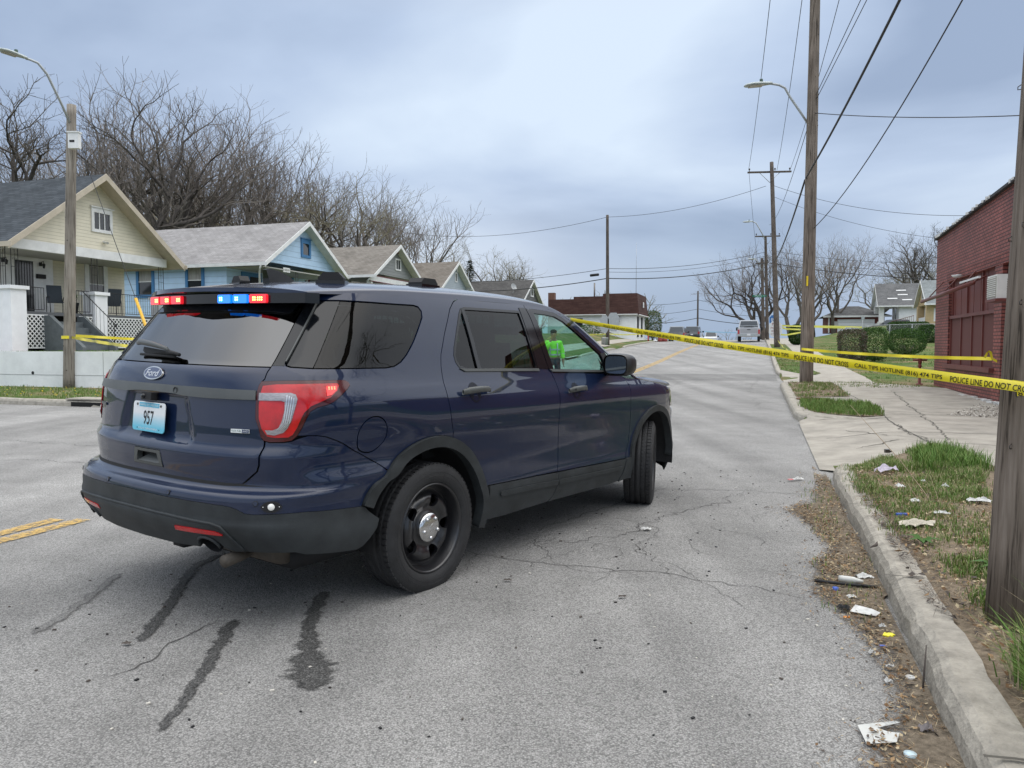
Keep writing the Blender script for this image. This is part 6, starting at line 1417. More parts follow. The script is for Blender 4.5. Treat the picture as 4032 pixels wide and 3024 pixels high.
# awning rail, lamp tubes, air conditioner
mb=MB(); mb.tube([(-.30,.35,2.62),(-.36,-5.6,2.72)],.05,rdt,8); mb.tube([(-.0,.1,2.75),(-.34,.1,2.62)],.02,rdt,5); mb.tube([(0,-5.2,2.9),(-.36,-5.2,2.72)],.02,rdt,5)
for y in (-.9,-2.6,-4.3): mb.tube([(0,y,3.1),(-.34,y,2.68)],.016,rdt,5)
mb.build('awning_rail',SH)
mb=MB(); mb.box((-.20,-4.6,2.86),(.05,1.7,.045),wtrim); mb.lathe([(0,0),(.10,.02),(.14,.07),(0,.09)],wtrim,12,Matrix.Translation((-.22,-3.5,3.0))); mb.build('strip_lamp',SH)
mb=MB(); acm=M('white air conditioner',(.66,.66,.62),.5,var=.08,scale=6); mb.box((-.26,-8.12,2.44),(.72,.64,.46),acm); mb.box((-.625,-8.12,2.44),(.012,.58,.40),M('coil dust',(.38,.36,.32),.8)); mb.box((-.26,-8.12,2.19),(.78,.70,.05),rdt)
for k in range(10): mb.box((-.635,-8.12,2.27+.038*k),(.01,.56,.012),acm)
for k in range(7): mb.box((-.26,-8.445,2.30+.045*k),(.4,.012,.014),curt)
mb.build('air_conditioner',SH)
for k,(x_,z_) in enumerate(((.12,.02),)): 
    mb=MB(); rg=random.Random(2)
    for q in range(60): y=rg.uniform(-7,-.6); s_=rg.uniform(.02,.06); mb.box((-.05-rg.random()*.12,y,.10+s_*.2),(s_*1.5,s_*2.5,s_),wp_,rz=rg.uniform(0,3),rot=Matrix.Rotation(rg.uniform(0,3),3,'Z'))
    mb.build('broken_plaster',SH)
# ---- far right houses
H=Hs(10.4,108,3.1,'garage_house','low brick house with a wide white garage door'); rb=M('reddish brick far',(.16,.045,.035),.85,var=.15,scale=10)
H.o.rotation_euler=(0,0,HROT)
mb=MB(); mb.box((1.6,5.1,1.1),(6.6,9.8,2.2),rb); mb.box((-1.45,6,1.1),(.4,.3,2.2),wtrim); H.part('wall',mb)
mb=MB(); mb.add([(-2.4,-.4,2.15),(5.6,-.4,2.15),(5.6,10.6,2.15),(-2.4,10.6,2.15),(.8,5,3.6),(2.4,5,3.6),(-2.4,-.4,1.98),(5.6,-.4,1.98)],[(0,1,5,4),(1,2,5),(2,3,4,5),(3,0,4),(6,7,1,0)],shingle('garage shingles',(.075,.075,.075),(.11,.11,.11))); H.part('roof',mb)
mb=MB(); mb.box((1.6,-.42,2.06),(8.1,.05,.22),wtrim); mb.box((-1.7,-.1,1.0),(.16,.16,2.1),wtrim); mb.box((-1.0,.1,1.0),(.9,.04,.9),M('paper sign',(.6,.58,.56),.7)); H.part('fascia',mb)
mb=MB(); gd=M('garage door white',(.80,.81,.82),.5); 
for k in range(4): mb.box((1.55,.16,.24+.42*k),(4.4,.05,.40),gd)
H.part('garage_door',mb)
wl=lap('white siding',(.78,.79,.80),.14,.015)
H=Hs(14.2,106.6,3.3,'gabled_house','white gabled house with a tall porch column and patched grey roof'); H.o.rotation_euler=(0,0,HROT+PI)
gable_house(H,2.5,3.0,5.85,9,.35,wl,shingle('patched grey shingles',(.13,.13,.13),(.17,.17,.17)),wtrim,side_over=.5)
for y in (-2.1,2.1): mb=MB(); mb.box((-.2,y,2.0),(.55,.55,2.2),wtrim); mb.box((-.2,y,.5),(.8,.8,1.1),wtrim); H.part('porch_column',mb)
mb=MB(); mb.box((-1,0,.45),(2.2,5,.9),wl); H.part('porch_base',mb)
mb=MB(); 
for k,(x_,y_) in enumerate(((-2.5,1.0),(-2.6,1.6),(-1.4,2.1),(-3.0,2.3))): z_=5.85-.95*y_; mb.box((x_,y_,z_+.03),(1.1,.16,.03),wtrim,rot=Matrix.Rotation(-.76,3,'X'))
H.part('roof_patches',mb)
win_on(None,H,'x',-2.1,.2,1.4,1.0,1.3,wtrim)
H=Hs(17.3,95.2,3.0,'gabled_house','tan stuccoed gabled house with white trim behind the hedge'); H.o.rotation_euler=(0,0,HROT+PI)
tn=M('tan stucco',(.48,.36,.20),.85,var=.1,scale=4)
gable_house(H,2.9,2.9,5.6,9,.35,tn,shingle('grey green shingles',(.20,.22,.22),(.25,.27,.27)),wtrim,side_over=.5)
for y in (-2.4,2.4): mb=MB(); mb.box((-.2,y,1.4),(.7,.7,2.8),tn); H.part('porch_column',mb)
mb=MB(); mb.box((-1,0,.5),(2.0,5.6,1.0),tn); mb.box((.02,0,1.2),(.06,4.2,.6),wtrim); H.part('porch_base',mb)
win_on(None,H,'x',0,0,3.6,.9,.8,wtrim,sash=False); win_on(None,H,'x',-2.1,0,1.4,1.6,1.3,mar)
# ---------------------------------------------------------------- bare trees
bark=M('grey brown bark',(.13,.115,.10),.95,var=.35,scale=3,spec=.1); twig=M('twig brown',(.20,.175,.155),.95,spec=.05); twig2=M('budding twig',(.23,.21,.15),.95,spec=.05); bark2=M('dark bark',(.085,.075,.068),.95,var=.3,scale=3,spec=.1)
def branch_tree(seed,H=18.0,r0=.40,ang=.55,trunk=.20,decay=.84,lean=(0,0),twm=twig,bm=bark,up=.10,stems=1,tipr=.0085,three=.27,wob=.13):
    # forking growth: every branch splits in two or three, areas roughly preserved
    rg=random.Random(seed); tr=MB(); cr=MB(); bufs={'t':([],[]),'c':([],[])}
    def seg(kind,p,q,ra,rb,n):
        V,F=bufs[kind]; d=(q-p).normalized(); a=d.orthogonal().normalized(); b=d.cross(a); i=len(V)
        for pt,r in ((p,ra),(q,rb)):
            for j in range(n): an=2*PI*j/n; V.append(pt+a*(math.cos(an)*r)+b*(math.sin(an)*r))
        for j in range(n): F.append((i+j,i+(j+1)%n,i+n+(j+1)%n,i+n+j))
    def grow(p,d,L,r,dep):
        kind='t' if r>.045 else 'c'; n=8 if r>.15 else (5 if r>.05 else 3); k=4 if r>.1 else (3 if r>.03 else 2)
        q=p; dd=d; r_=r; re=r*.86
        for i in range(k):
            w_=wob*(1.25 if dep>1 else .5); dd=(dd+Vector((rg.gauss(0,w_),rg.gauss(0,w_),rg.gauss(0,w_*.7)+up*(.5 if dep>1 else .1)))).normalized(); q2=q+dd*(L/k); r2=r+(re-r)*(i+1)/k; seg(kind,q,q2,max(.007,r_),max(.006,r2),n); q=q2; r_=r2
            if r>.016 and dep>3 and rg.random()<.75:   # side twig
                ax=dd.orthogonal().normalized(); ax.rotate(Matrix.Rotation(rg.uniform(0,6.28),3,dd)); nd=(dd*.6+ax*.8+Vector((0,0,.2))).normalized(); l=L*rg.uniform(.5,.9); m_=q+nd*l*.5; nd2=(nd+Vector((rg.gauss(0,.2),rg.gauss(0,.2),.2))).normalized(); seg('c',q,m_,.009,.008,3); seg('c',m_,m_+nd2*l*.6,.008,.005,3)
        if r_<tipr or dep>13: return
        c=3 if (rg.random()<three or dep==0) else 2; rot=rg.uniform(0,6.28)
        for b in range(c):
            ax=dd.orthogonal().normalized(); ax.rotate(Matrix.Rotation(rot+2*PI*b/c+rg.uniform(-.5,.5),3,dd))
            if b==0: a_=rg.uniform(.12,.45)*ang/.55; f=rg.uniform(.78,.88)
            else: a_=rg.uniform(.5,1.0)*ang/.55; f=rg.uniform(.50,.72)
            if dep==0: a_=rg.uniform(.35,.75)*ang/.55; f=rg.uniform(.62,.80)
            nd=(dd*math.cos(a_)+ax*math.sin(a_)+Vector((0,0,up))).normalized(); grow(q,nd,L*decay*rg.uniform(.8,1.15)*(1 if b==0 else .92),r_*f,dep+1)
    for s in range(stems):
        a=2*PI*s/max(1,stems)+rg.uniform(-.4,.4); tilt=.0 if stems==1 else .28
        d=Vector((math.cos(a)*tilt+lean[0],math.sin(a)*tilt+lean[1],1)).normalized(); grow(Vector((math.cos(a)*.1*(stems>1),math.sin(a)*.1*(stems>1),-.2)),d,H*trunk,r0*(1 if stems==1 else .72),0)
    tr.add(*bufs['t'],bm,None,True); cr.add(*bufs['c'],twm,None,False)
    return tr,cr
TP={}
def tree_proto(key,**k):
    tr,cr=branch_tree(**k); TP[key]=(tr,cr,None)
    zs=max(v[2] for v in cr.v); TP[key]=[tr,cr,zs,None]
TREES='bare trees along the street'
def place_tree(key,u,v,z,H,rz_,label,group=TREES,sx=1.0):
    tr,cr,zs,ob=TP[key]; s=H*{'A':.95,'B':1.1,'C':1.12,'E':.95}.get(key,1.0)/zs
    e=empty('bare_tree',R(u,v,z),rz_); e.scale=(s*sx,s*sx,s); tag(e,label,'tree',group)
    if ob is None: a=tr.build('trunk',e); b=cr.build('crown',e); TP[key][3]=(a,b)
    else:
        for q in ob: c=q.copy(); sc.collection.objects.link(c); c.parent=e
    return e
tree_proto('A',seed=11,r0=.50,ang=.60,trunk=.17,decay=.84,up=.10,bm=bark2,twm=M('dark twig',(.13,.115,.10),.95,spec=.05),wob=.15,tipr=.0105)
tree_proto('B',seed=23,r0=.40,ang=.50,trunk=.19,decay=.84,up=.12,stems=2)
tree_proto('C',seed=37,r0=.34,ang=.42,trunk=.20,decay=.85,up=.14,stems=2)
tree_proto('D',seed=51,r0=.42,ang=.60,trunk=.15,decay=.85,up=.09,twm=twig2)
tree_proto('E',seed=64,r0=.60,ang=.50,trunk=.18,decay=.84,up=.08,lean=(-.55,0),stems=2,bm=bark2)
tree_proto('F',seed=77,H=10,r0=.20,ang=.5,trunk=.16,decay=.84,up=.1,twm=twig2,tipr=.018)
def at(px,s):   # ground position in street frame at depth s and bearing px
    X=(px-512)/FPX*s; return (X*CT-s*ST, X*ST+s*CT)
def put(key,px,s,ytop,zg,rz_,label,sx=1.0,group=TREES):
    u,v=at(px,s); H=(346-ytop)/FPX*s+CAMZ-zg; return place_tree(key,u,v,zg,H,rz_,label,group,sx)
L_=[('A',12,50,78,1.6,.3,'dark gnarled bare tree at the left edge behind the yellow house',1.05),
('A',108,58,88,1.8,2.4,'large bare tree directly behind the ridge of the yellow house',1.1),
('B',150,62,98,1.9,1.1,'tall bare tree between the yellow house and the blue house roof',1.15),
('B',196,60,110,2.0,3.9,'tall many-stemmed bare tree above the left end of the blue house roof',1.1),
('C',236,64,128,2.1,.5,'upright bare tree behind the middle of the blue house roof',1.25),
('B',282,70,142,2.2,5.2,'bare tree behind the peak of the blue house',1.1),
('A',312,74,168,2.3,4.4,'spreading bare tree just right of the blue house peak',1.0),
('D',362,70,156,2.3,.2,'broad pale bare tree rising behind the grey house with maroon trim',1.25),
('C',400,82,190,2.4,2.2,'bare tree behind the right side of the grey maroon trimmed house',1.3),
('D',432,96,226,2.6,3.3,'low bare tree behind the small pale grey house',1.1),
('D',491,95,238,2.8,1.9,'round-headed bare tree standing alone right of the spruce',1.15)]
for k,px,s,yt,zg,r_,lb,sx_ in L_: put(k,px,s,yt,zg,r_,lb,sx_)
# thicket filling in behind the back gardens
rg=random.Random(12)
for i,(px,s,yt,k,lb) in enumerate([(60,74,140,'C','thin bare tree in the thicket behind the yellow roof, far left'),(136,84,158,'C','thin bare tree behind the yellow house gable'),(218,86,170,'B','thin bare tree in the thicket over the blue roof'),(256,90,184,'C','thin bare tree in the thicket right of the blue roof middle'),(338,92,190,'B','thin bare tree behind the left slope of the grey house'),(82,80,140,'B','thin bare tree behind the yellow roof, left of the pole'),(176,78,150,'D','bushy bare tree low behind the blue roof, left end'),(384,96,206,'C','fine bare tree between the two broad ones behind the grey house')]):
    put(k,px,s,yt,2.4,rg.uniform(0,6),lb,1.25)
R_=[('E',766,100,241,2.0,-.25,'large bare tree leaning far out to the left over the road crest',1.05),
('C',792,96,240,2.2,2.0,'tall bare tree behind the tall utility pole',1.3),('D',812,104,250,2.6,4.0,'bare tree just right of the tall utility pole',1.1),
('B',833,100,238,2.8,.8,'slender bare tree left of the garage house',1.05),('D',872,128,262,3.4,1.2,'bare tree behind the garage house roof',1.2),
('D',905,132,248,3.6,2.6,'bare tree behind the patched roof of the white house',1.2),('A',950,120,216,3.4,5.0,'bare tree rising behind the corner of the brick shop',1.0),('B',928,140,250,3.6,3.1,'bare tree behind the tan house',1.2)]
for k,px,s,yt,zg,r_,lb,sx_ in R_: put(k,px,s,yt,zg,r_,lb,sx_,'bare trees right of the road')
# trees on the far side of the hill
for i,(px,s,yt,lb) in enumerate([(548,150,300,'distant bare tree left of the white shop chimney'),(566,160,296,'distant bare tree behind the white shop, left part'),(583,150,288,'distant budding tree behind the step of the mansard roof'),(640,140,290,'distant bare tree at the right corner of the white shop'),(664,200,326,'low far tree right of the white shop'),(700,230,330,'low far tree behind the parked jeep'),(722,220,328,'low far tree left of the white pickup'),(742,210,331,'low far bush-like tree beside the white pickup')]):
    put('F',px,s,yt,1.0-(s-110)*.03,i*1.3,lb,1.6,'distant trees beyond the crest')
# trees opposite the car, out of frame to the right and behind, seen in its paint
for i,(u_,v_,h_) in enumerate(((12.5,1.5,12),(8,-8,14),(17,6,15))): place_tree(('A','B','D')[i],u_,v_,0,h_,i*2.0,('bare tree beside the brick shop yard, reflected in the SUV doors','tall bare tree behind the shop, reflected in the SUV quarter panel','bare tree far behind the shop, reflected in the SUV flank')[i],sx=1.2)
# spruce
e=empty('spruce_tree',R(*at(470,88),2.6)); tag(e,'dark green spruce behind the pale grey house','tree')
mb=MB(); mb.tube([(0,0,0),(0,0,8.4)],[.18,.03],bark,6); mb.build('trunk',e)
mb=MB(); rg=random.Random(4); gn=M('spruce green',(.018,.035,.018),.8)
for k in range(900):
    h=rg.random()**.8*8.2; r_=(8.6-h)*.26; a=rg.uniform(0,6.28); rr_=r_*rg.uniform(.3,1.05); c=Vector((math.cos(a)*rr_,math.sin(a)*rr_,h+.3-rr_*.25)); o=Vector((math.cos(a),math.sin(a),-.25))*rg.uniform(.25,.5); s_=Vector((-math.sin(a),math.cos(a),0))*.12
    mb.add([c-s_,c+s_,c+o],[(0,1,2)],gn)
mb.build('crown',e)
mb=MB()
for k in range(700):
    u_,v_=at(478+rg.uniform(-4,22),92); c=R(u_,v_,2.6+rg.uniform(3.5,5.2)); a=rg.uniform(0,6.28); o=Vector((math.cos(a),math.sin(a),rg.uniform(-.3,.3)))*.4; s_=Vector((-math.sin(a),math.cos(a),.3))*.2
    mb.add([c-s_,c+s_,c+o],[(0,1,2)],gn)
# ---- hedges and bushes: leaf clumps through the volume
def bush(name,label,u,v,w,d,h,stem,mats,n,seed,boxy=0.0,leaf=.05,cat='bush'):
    e=empty(name,R(u,v,G(u,v)),-TH); tag(e,label,cat); rg=random.Random(seed)
    mb=MB(); 
    for k in range(7):
        a=rg.uniform(0,6.28); mb.tube([(rg.gauss(0,.06),rg.gauss(0,.06),0),(math.cos(a)*w*.2,math.sin(a)*d*.2,stem+h*.4)],[.035,.015],bark,5)
    mb.build('stem',e); mb=MB(); bufs={m:([],[]) for m in mats}
    for k in range(n):
        while True:
            x,y,z=rg.uniform(-1,1),rg.uniform(-1,1),rg.uniform(-1,1); p_=2+boxy*6
            r_=(abs(x)**p_+abs(y)**p_+abs(z)**p_)**(1/p_)
            if r_<1: break
        f=(.72+.28*rg.random()**.5)/max(r_,.05) if rg.random()<.8 else 1
        bmp=1+.10*noise.noise((x*2.3+seed,y*2.3,z*2.3))+.05*noise.noise((x*7,y*7,z*7))
        c=Vector((x*f*w/2*bmp,y*f*d/2*bmp,stem+h/2+z*f*h/2*bmp)); l=leaf*rg.uniform(.6,1.4); rot=Euler((rg.uniform(0,6),rg.uniform(0,6),rg.uniform(0,6))).to_matrix()
        m=rg.choice(mats) if not callable(mats) else None
        V,F=bufs[m]; i=len(V); V+= [c+rot@Vector((-l/2,0,0)),c+rot@Vector((0,-l/3,l*.1)),c+rot@Vector((l/2,0,0)),c+rot@Vector((0,l/3,l*.1))]; F.append((i,i+1,i+2,i+3))
    for m in mats: mb.add(*bufs[m],m)
    mb.build('foliage',e); return e
bg1=M('bush green',(.045,.11,.015),.7,spec=.3); bg2=M('bush green light',(.08,.16,.03),.7,spec=.3); bg3=M('bush dark green',(.035,.08,.018),.8); bbr=M('dead twig brown',(.13,.09,.06),.9)
bush('hedge_bush','brown bare half of the clipped hedge beside the footway',*at(851.5,36),1.25,1.2,1.5,.05,[bbr,bbr,bbr,bg3,twig],9000,3,.5,.05)
bush('hedge_bush','green right half of the clipped hedge next to its brown half',*at(873,36.6),1.15,1.2,1.55,.05,[bg1,bg1,bg2,bg3],7000,4,.5,.05)
bush('round_bush','rounded bright green bush on a short stem beside the brick shop',*at(906,38),1.75,1.7,1.3,.18,[bg1,bg1,bg2,bg3],9000,5,.1,.05)
bush('clipped_bush','dark green mound bush below the white gabled house',*at(899,72),2.2,2.0,1.0,.1,[bg1,bg3,bg3],5000,6,.2,.09)
bush('clipped_bush','large dark hedge in front of the tan house',*at(914,66),2.4,2.2,1.35,.0,[bg3,bg3,bg1],6000,7,.4,.09)
bush('clipped_bush','dark bush tight against the corner of the brick shop',*at(929,56),1.5,1.6,1.3,.0,[bg3,bg3,bg1],4000,8,.3,.08)
bush('evergreen_bush','tall green bush on the verge beyond the tall utility pole',*at(797,58),1.3,1.3,1.5,.05,[bg3,bg1,bg1],5000,9,.1,.09)
bush('shop_shrub','green tree-like shrub at the right corner of the white shop',-12.4,96,2.2,2.4,3.4,.3,[bg3,bg1,twig2],4000,10,.1,.12)
bush('low_shrub','low shrub under the white lattice of the yellow house',-22.6,24.2,.9,.7,.5,.0,[bg3,bg1],1500,11,.2,.05)
bush('low_shrub','green shrubs in front of the white shop, left of the steps',-17.5,84.5,3.0,1.2,1.0,.0,[bg1,bg3],2500,12,.3,.1)
# ---------------------------------------------------------------- poles, wires, lamps
def polemat(name,c,c2,sc_=1.0):
    m=D.materials.new(name); m.use_nodes=True; t=m.node_tree; b=t.nodes['Principled BSDF']; b.inputs['Roughness'].default_value=.95; b.inputs['Specular IOR Level'].default_value=.15; nn=t.nodes.new; L=t.links.new
    tc=nn('ShaderNodeTexCoord'); mp=nn('ShaderNodeMapping'); mp.inputs['Scale'].default_value=(38*sc_,38*sc_,1.3*sc_); L(tc.outputs['Object'],mp.inputs[0])
    n=nn('ShaderNodeTexNoise'); n.inputs['Scale'].default_value=1; n.inputs['Detail'].default_value=6; n.inputs['Roughness'].default_value=.6; L(mp.outputs[0],n.inputs[0])
    r=nn('ShaderNodeValToRGB'); e=r.color_ramp.elements; e[0].position=.34; e[0].color=(*[x*.25 for x in c],1); e[1].position=.66; e[1].color=(*c2,1); x=e.new(.44); x.color=(*c,1); L(n.outputs[0],r.inputs[0])
    n2=nn('ShaderNodeTexNoise'); n2.inputs['Scale'].default_value=1.3; n2.inputs['Detail'].default_value=6; L(tc.outputs['Object'],n2.inputs[0]); mr=nn('ShaderNodeMapRange'); mr.inputs[1].default_value=.3; mr.inputs[2].default_value=.7; mr.inputs[3].default_value=.72; mr.inputs[4].default_value=1.2; L(n2.outputs[0],mr.inputs[0])
    s=nn('ShaderNodeVectorMath'); s.operation='SCALE'; L(r.outputs[0],s.inputs[0]); L(mr.outputs[0],s.inputs['Scale']); L(s.outputs[0],b.inputs['Base Color'])
    bp=nn('ShaderNodeBump'); bp.inputs['Strength'].default_value=.9; bp.inputs['Distance'].default_value=.012; L(n.outputs[0],bp.inputs['Height']); L(bp.outputs[0],b.inputs['Normal']); return m
wood=polemat('weathered pole',(.16,.13,.105),(.25,.21,.175)); wood2=polemat('new pole',(.235,.205,.17),(.31,.28,.24)); wood3=polemat('dark pole',(.10,.082,.07),(.15,.125,.105))
galv=M('galvanised steel',(.38,.40,.40),.45,metal=.4,var=.1,scale=6); wirem=M('wire',(.035,.035,.038),.7); ins=M('insulator',(.03,.025,.022),.3)
def pole(label,P,Q,r0,r1,mat,staples=0,seed=0,knots=0):
    e=empty('utility_pole',P); tag(e,label,'utility pole'); d=Vector(Q)-Vector(P); mb=MB(); n=28; path=[];rs=[]
    for i in range(n+1): path.append(d*(i/n)); rs.append(r0+(r1-r0)*i/n)
    mb.tube(path,rs,mat,20)
    o=mb.build('pole_shaft',e); rg=random.Random(seed)
    if staples:
        mb=MB()
        for k in range(staples):
            t=rg.random(); c=d*t; a=rg.uniform(0,6.28); r_=(r0+(r1-r0)*t); p=c+Vector((math.cos(a)*r_,math.sin(a)*r_,0)); q=Vector((math.cos(a),math.sin(a),0))
            mb.tube([p,p+q*.012,p+q*.012+Vector((0,0,rg.choice((.012,.02)))),p+Vector((0,0,.02))],.0022,ins,4)
        mb.build('staples',o)
    if knots:
        for k in range(knots if knots<11 else 12):
            mb=MB()
            t=rg.random(); c=d*t; a=rg.uniform(0,6.28); r_=(r0+(r1-r0)*t)*.985; T=Matrix.Translation(c+Vector((math.cos(a)*r_,math.sin(a)*r_,0)))@Matrix.Rotation(a,4,'Z')@Matrix.Rotation(PI/2,4,'Y'); s_=rg.uniform(.014,.026)
            mb.lathe([(s_,-.004),(s_*.85,.008),(s_*.4,.006),(0,.002)],wood3,8,T)
            mb.build('knot',o)
    return e
P2=R(1.42,25.2,.18)
NP=Vector((2.26,3.33,.12))
near=pole('thick weathered utility pole at the right edge, wrapped with yellow tape',NP,NP+Vector((.39,.05,10.5)),.158,.120,wood,90,1,10)
tall=pole('tall utility pole with a street lamp arm on the right grass strip',P2-Vector((0,0,.2)),P2+Vector((.10,.1,13.6)),.20,.135,wood,60,2,40)
A0=R(1.26,56.5,1.2); poleA=pole('leaning utility pole with wide crossarm up the street',A0,Vector((*((768.5-512)/FPX*56,56),0))[0:2] and Vector(((768.3-512)/FPX*56.3,56.3,14.6)),.20,.13,wood3)
def ptd(px,py,s):
    d=Vector(((px-512)/FPX,0,0)); c_,s_=math.cos(PITCH),math.sin(PITCH); b=(384-py)/FPX; Y=c_+b*s_; Z=-s_+b*c_; k=s/Y; return Vector(((px-512)/FPX*k,s,CAMZ+Z*k))
B0=ptd(767.5,344,76); poleB=pole('utility pole just behind the leaning one, with street lamp',B0,ptd(765.5,236,76),.17,.12,wood3)
C0=ptd(763.5,344,84); poleC=pole('short utility pole farthest up the right side of the street',C0,ptd(762,258,84),.18,.14,wood3)
LP=R(-18.3,16.4,.12); u_,v_=at(68.5,22.8)
LP=R(u_,v_,.12); left=pole('pale wooden pole with street lamp in the left corner grass',LP,ptd(71.5,105,22.9),.165,.125,wood2,0,3,8)
u_,v_=at(607.6,68); L0=R(u_,v_,1.2); left2=pole('dark brown utility pole in front of the white shop',L0,ptd(607.4,215,68),.17,.12,wood3)
F0=ptd(697.5,338,125); far=pole('slim utility pole beyond the crest of the road',F0,ptd(698,291,125),.16,.12,wood3)
# street lamps
def lamp_arm(parent,pts,r,head_from,head_dir,label=None,L=.75,cap=True):
    inv=Matrix.Translation(-parent.location)
    mb=MB(); mb.tube([inv@p for p in pts],r,galv,8); arm=mb.build('lamp_arm',parent)
    mb=MB(); d=head_dir.normalized(); T=inv@plane_T(head_from,d,Vector((0,0,1)).cross(d)); s=L/.75
    secs=[(0,.05,.05),(.12,.075,.06),(.35,.15,.07),(.55,.17,.065),(.70,.12,.045),(.75,.04,.02)]; m=14; vs=[];fs=[]
    for x,wy,hz in secs:
        for j in range(m): a=2*PI*j/m; vs.append((x*s,wy*math.cos(a)*s,(hz*math.sin(a)*(1 if math.sin(a)>0 else .45))*s))
    for i in range(len(secs)-1):
        for j in range(m): fs.append((i*m+j,i*m+(j+1)%m,(i+1)*m+(j+1)%m,(i+1)*m+j))
    fs+=[tuple(range(m)),tuple((len(secs)-1)*m+j for j in range(m))]
    mb.add(vs,fs,M('lamp housing',(.42,.46,.44),.45),T,True)
    mb.prism([(.25*s,-.12*s),(.62*s,-.12*s),(.62*s,.12*s),(.25*s,.12*s)],-.036*s,-.030*s,M('lamp lens',(.45,.42,.36),.3),'z',T)
    mb.lathe([(.045*s,0),(.045*s,.08*s),(0,.09*s)],M('photocell',(.01,.05,.03),.5),10,T@Matrix.Translation((.28*s,0,.06*s))); mb.build('lamp_head',parent)
s=22.8; lamp_arm(left,[ptd(70,123,22.8),ptd(62,105,22.4),ptd(47,74,22.0),ptd(38,63,21.8),ptd(30,59.5,21.7),ptd(26,58.5,21.7)],.035,ptd(27,58.5,21.7),ptd(4,51,21.2)-ptd(27,58.5,21.7))
s=23.9; lamp_arm(tall,[ptd(807.5,123,s),ptd(803,116,s),ptd(790,97,s),ptd(785,88,s),ptd(779,85,s),ptd(770,83.5,s)],.036,ptd(772,83.5,s),ptd(746,86,s)-ptd(772,83.5,s),L=.85)
s=75.5; lamp_arm(poleB,[ptd(765,239,s),ptd(759,228,s),ptd(756,223,s),ptd(752,221.5,s)],.05,ptd(753,221.5,s),ptd(744,222,s)-ptd(753,221.5,s),L=1.0)
s=90; lamp_arm(poleC,[ptd(762,268,84),ptd(758,262,84),ptd(755,259.5,84)],.05,ptd(756,259.5,84),ptd(748,259,84)-ptd(756,259.5,84),L=.9)
# crossarms
def crossarm(parent,p,q,braces=None,hi=None):
    inv=Matrix.Translation(-parent.location); mb=MB(); p_,q_=inv@p,inv@q; d=(q_-p_); T=plane_T((p_+q_)/2,d,(0,0,1)); mb.box((0,0,0),(d.length,.12,.12),wood3,T)
    c=(p_+q_)/2
    for t in (.25,.75): mb.tube([p_.lerp(q_,t),c-Vector((0,0,.75))],.02,galv,5)
    o=mb.build('crossarm',parent); mb=MB()
    for t in (.03,.62,.97): mb.lathe([(.02,0),(.02,.10),(.06,.12),(.06,.2),(.03,.24),(0,.24)],ins,8,Matrix.Translation(p_.lerp(q_,t)+Vector((0,0,.05))))
    mb.build('insulators',o)
crossarm(poleA,ptd(748,172.5,55.6),ptd(791,171.5,57.2)); crossarm(poleB,ptd(755.5,236.5,75.5),ptd(780,236,76.5)); crossarm(poleB,ptd(756,263.5,75.5),ptd(768,262.5,76.2))
inv=Matrix.Translation(-tall.location); mb=MB(); top=P2+Vector((.10,.1,13.3)); mb.box(inv@top,(2.6,.12,.12),wood3,rz=-TH-.4); tag(mb.build('crossarm',tall))
mb=MB()
for (px,py,s_) in ((816.5,96,23.7),): 
    p=inv@ptd(px,py,s_); mb.lathe([(.02,-.10),(.05,-.08),(.05,.08),(.02,.10)],ins,10,Matrix.Translation(p)); mb.tube([p+Vector((-.2,0,.06)),p],.012,galv,5); mb.tube([p+Vector((-.2,0,-.06)),p],.012,galv,5)
mb.build('insulator',tall)
mb=MB(); mb.box(inv@ptd(807.3,281,23.42),(.05,.012,.30),M('yellow marker',(.75,.55,.02),.5)); mb.build('pole_marker',tall)
inv=Matrix.Translation(-near.location); mb=MB(); ca=MB()
c=inv@ptd(1024,250,3.2); mb.tube([Vector((-.13,-.14,3.0)),Vector((-.15,-.14,2.9)),Vector((-.13,-.16,2.75)),Vector((-.03,-.2,2.62)),Vector((.06,-.18,2.62))],.008,galv,6); mb.build('cable_loop',near)
# box on the left pole
inv=Matrix.Translation(-left.location); mb=MB(); p=inv@ptd(74.5,141,22.62); mb.box(p,(.30,.16,.44),wtrim); mb.box(p+Vector((-.03,-.085,-.02)),(.14,.01,.06),mblk); mb.box(p+Vector((0,0,.24)),(.34,.2,.04),wtrim); mb.build('meter_box',left)
# wires
def wire(label,a,b,sag,r,n=26,grp='overhead wires'):
    mb=MB(); P=[]
    for i in range(n+1):
        t=i/n; p=a.lerp(b,t); p.z-=sag*4*t*(1-t); P.append(p)
    mb.tube(P,r,wirem,5); o=mb.build('overhead_wire'); tag(o,label,'wire',grp); return o
topP=P2+Vector((.10,.1,13.4))
ax=Vector((math.cos(-TH-.4),math.sin(-TH-.4),0))
wire('thin wire left of the tall pole, running to the left end of the crossarm',topP-ax*1.25,ptd(748.6,170,55.6),.5,.013)
wire('thin wire from the tall pole top to the middle of the crossarm',topP-ax*.2,ptd(777,170,56.5),.5,.013)
wire('thin wire from the tall pole top to the right end of the crossarm',topP+ax*1.2,ptd(790,170,57.2),.5,.013)
wire('upper thin wire coming down from the top edge to the tall pole insulator',Vector((4.2,-2,12.2)),ptd(815.5,96,23.6),.2,.010)
wire('second thin wire beside it down to the tall pole insulator',Vector((4.7,-2,12.4)),ptd(816.5,99,23.6),.2,.010)
wire('thin wire carrying on from the tall pole insulator up the street',ptd(816,99,23.7),ptd(769,225,75.8),.9,.012)
wire('thick black cable from the top edge to the tall pole',Vector((3.55,1.5,8.2)),ptd(806,178,23.6),.35,.026)
wire('thick black cable from the tall pole up the street',ptd(805,180,23.7),ptd(768,262,75.8),1.0,.03)
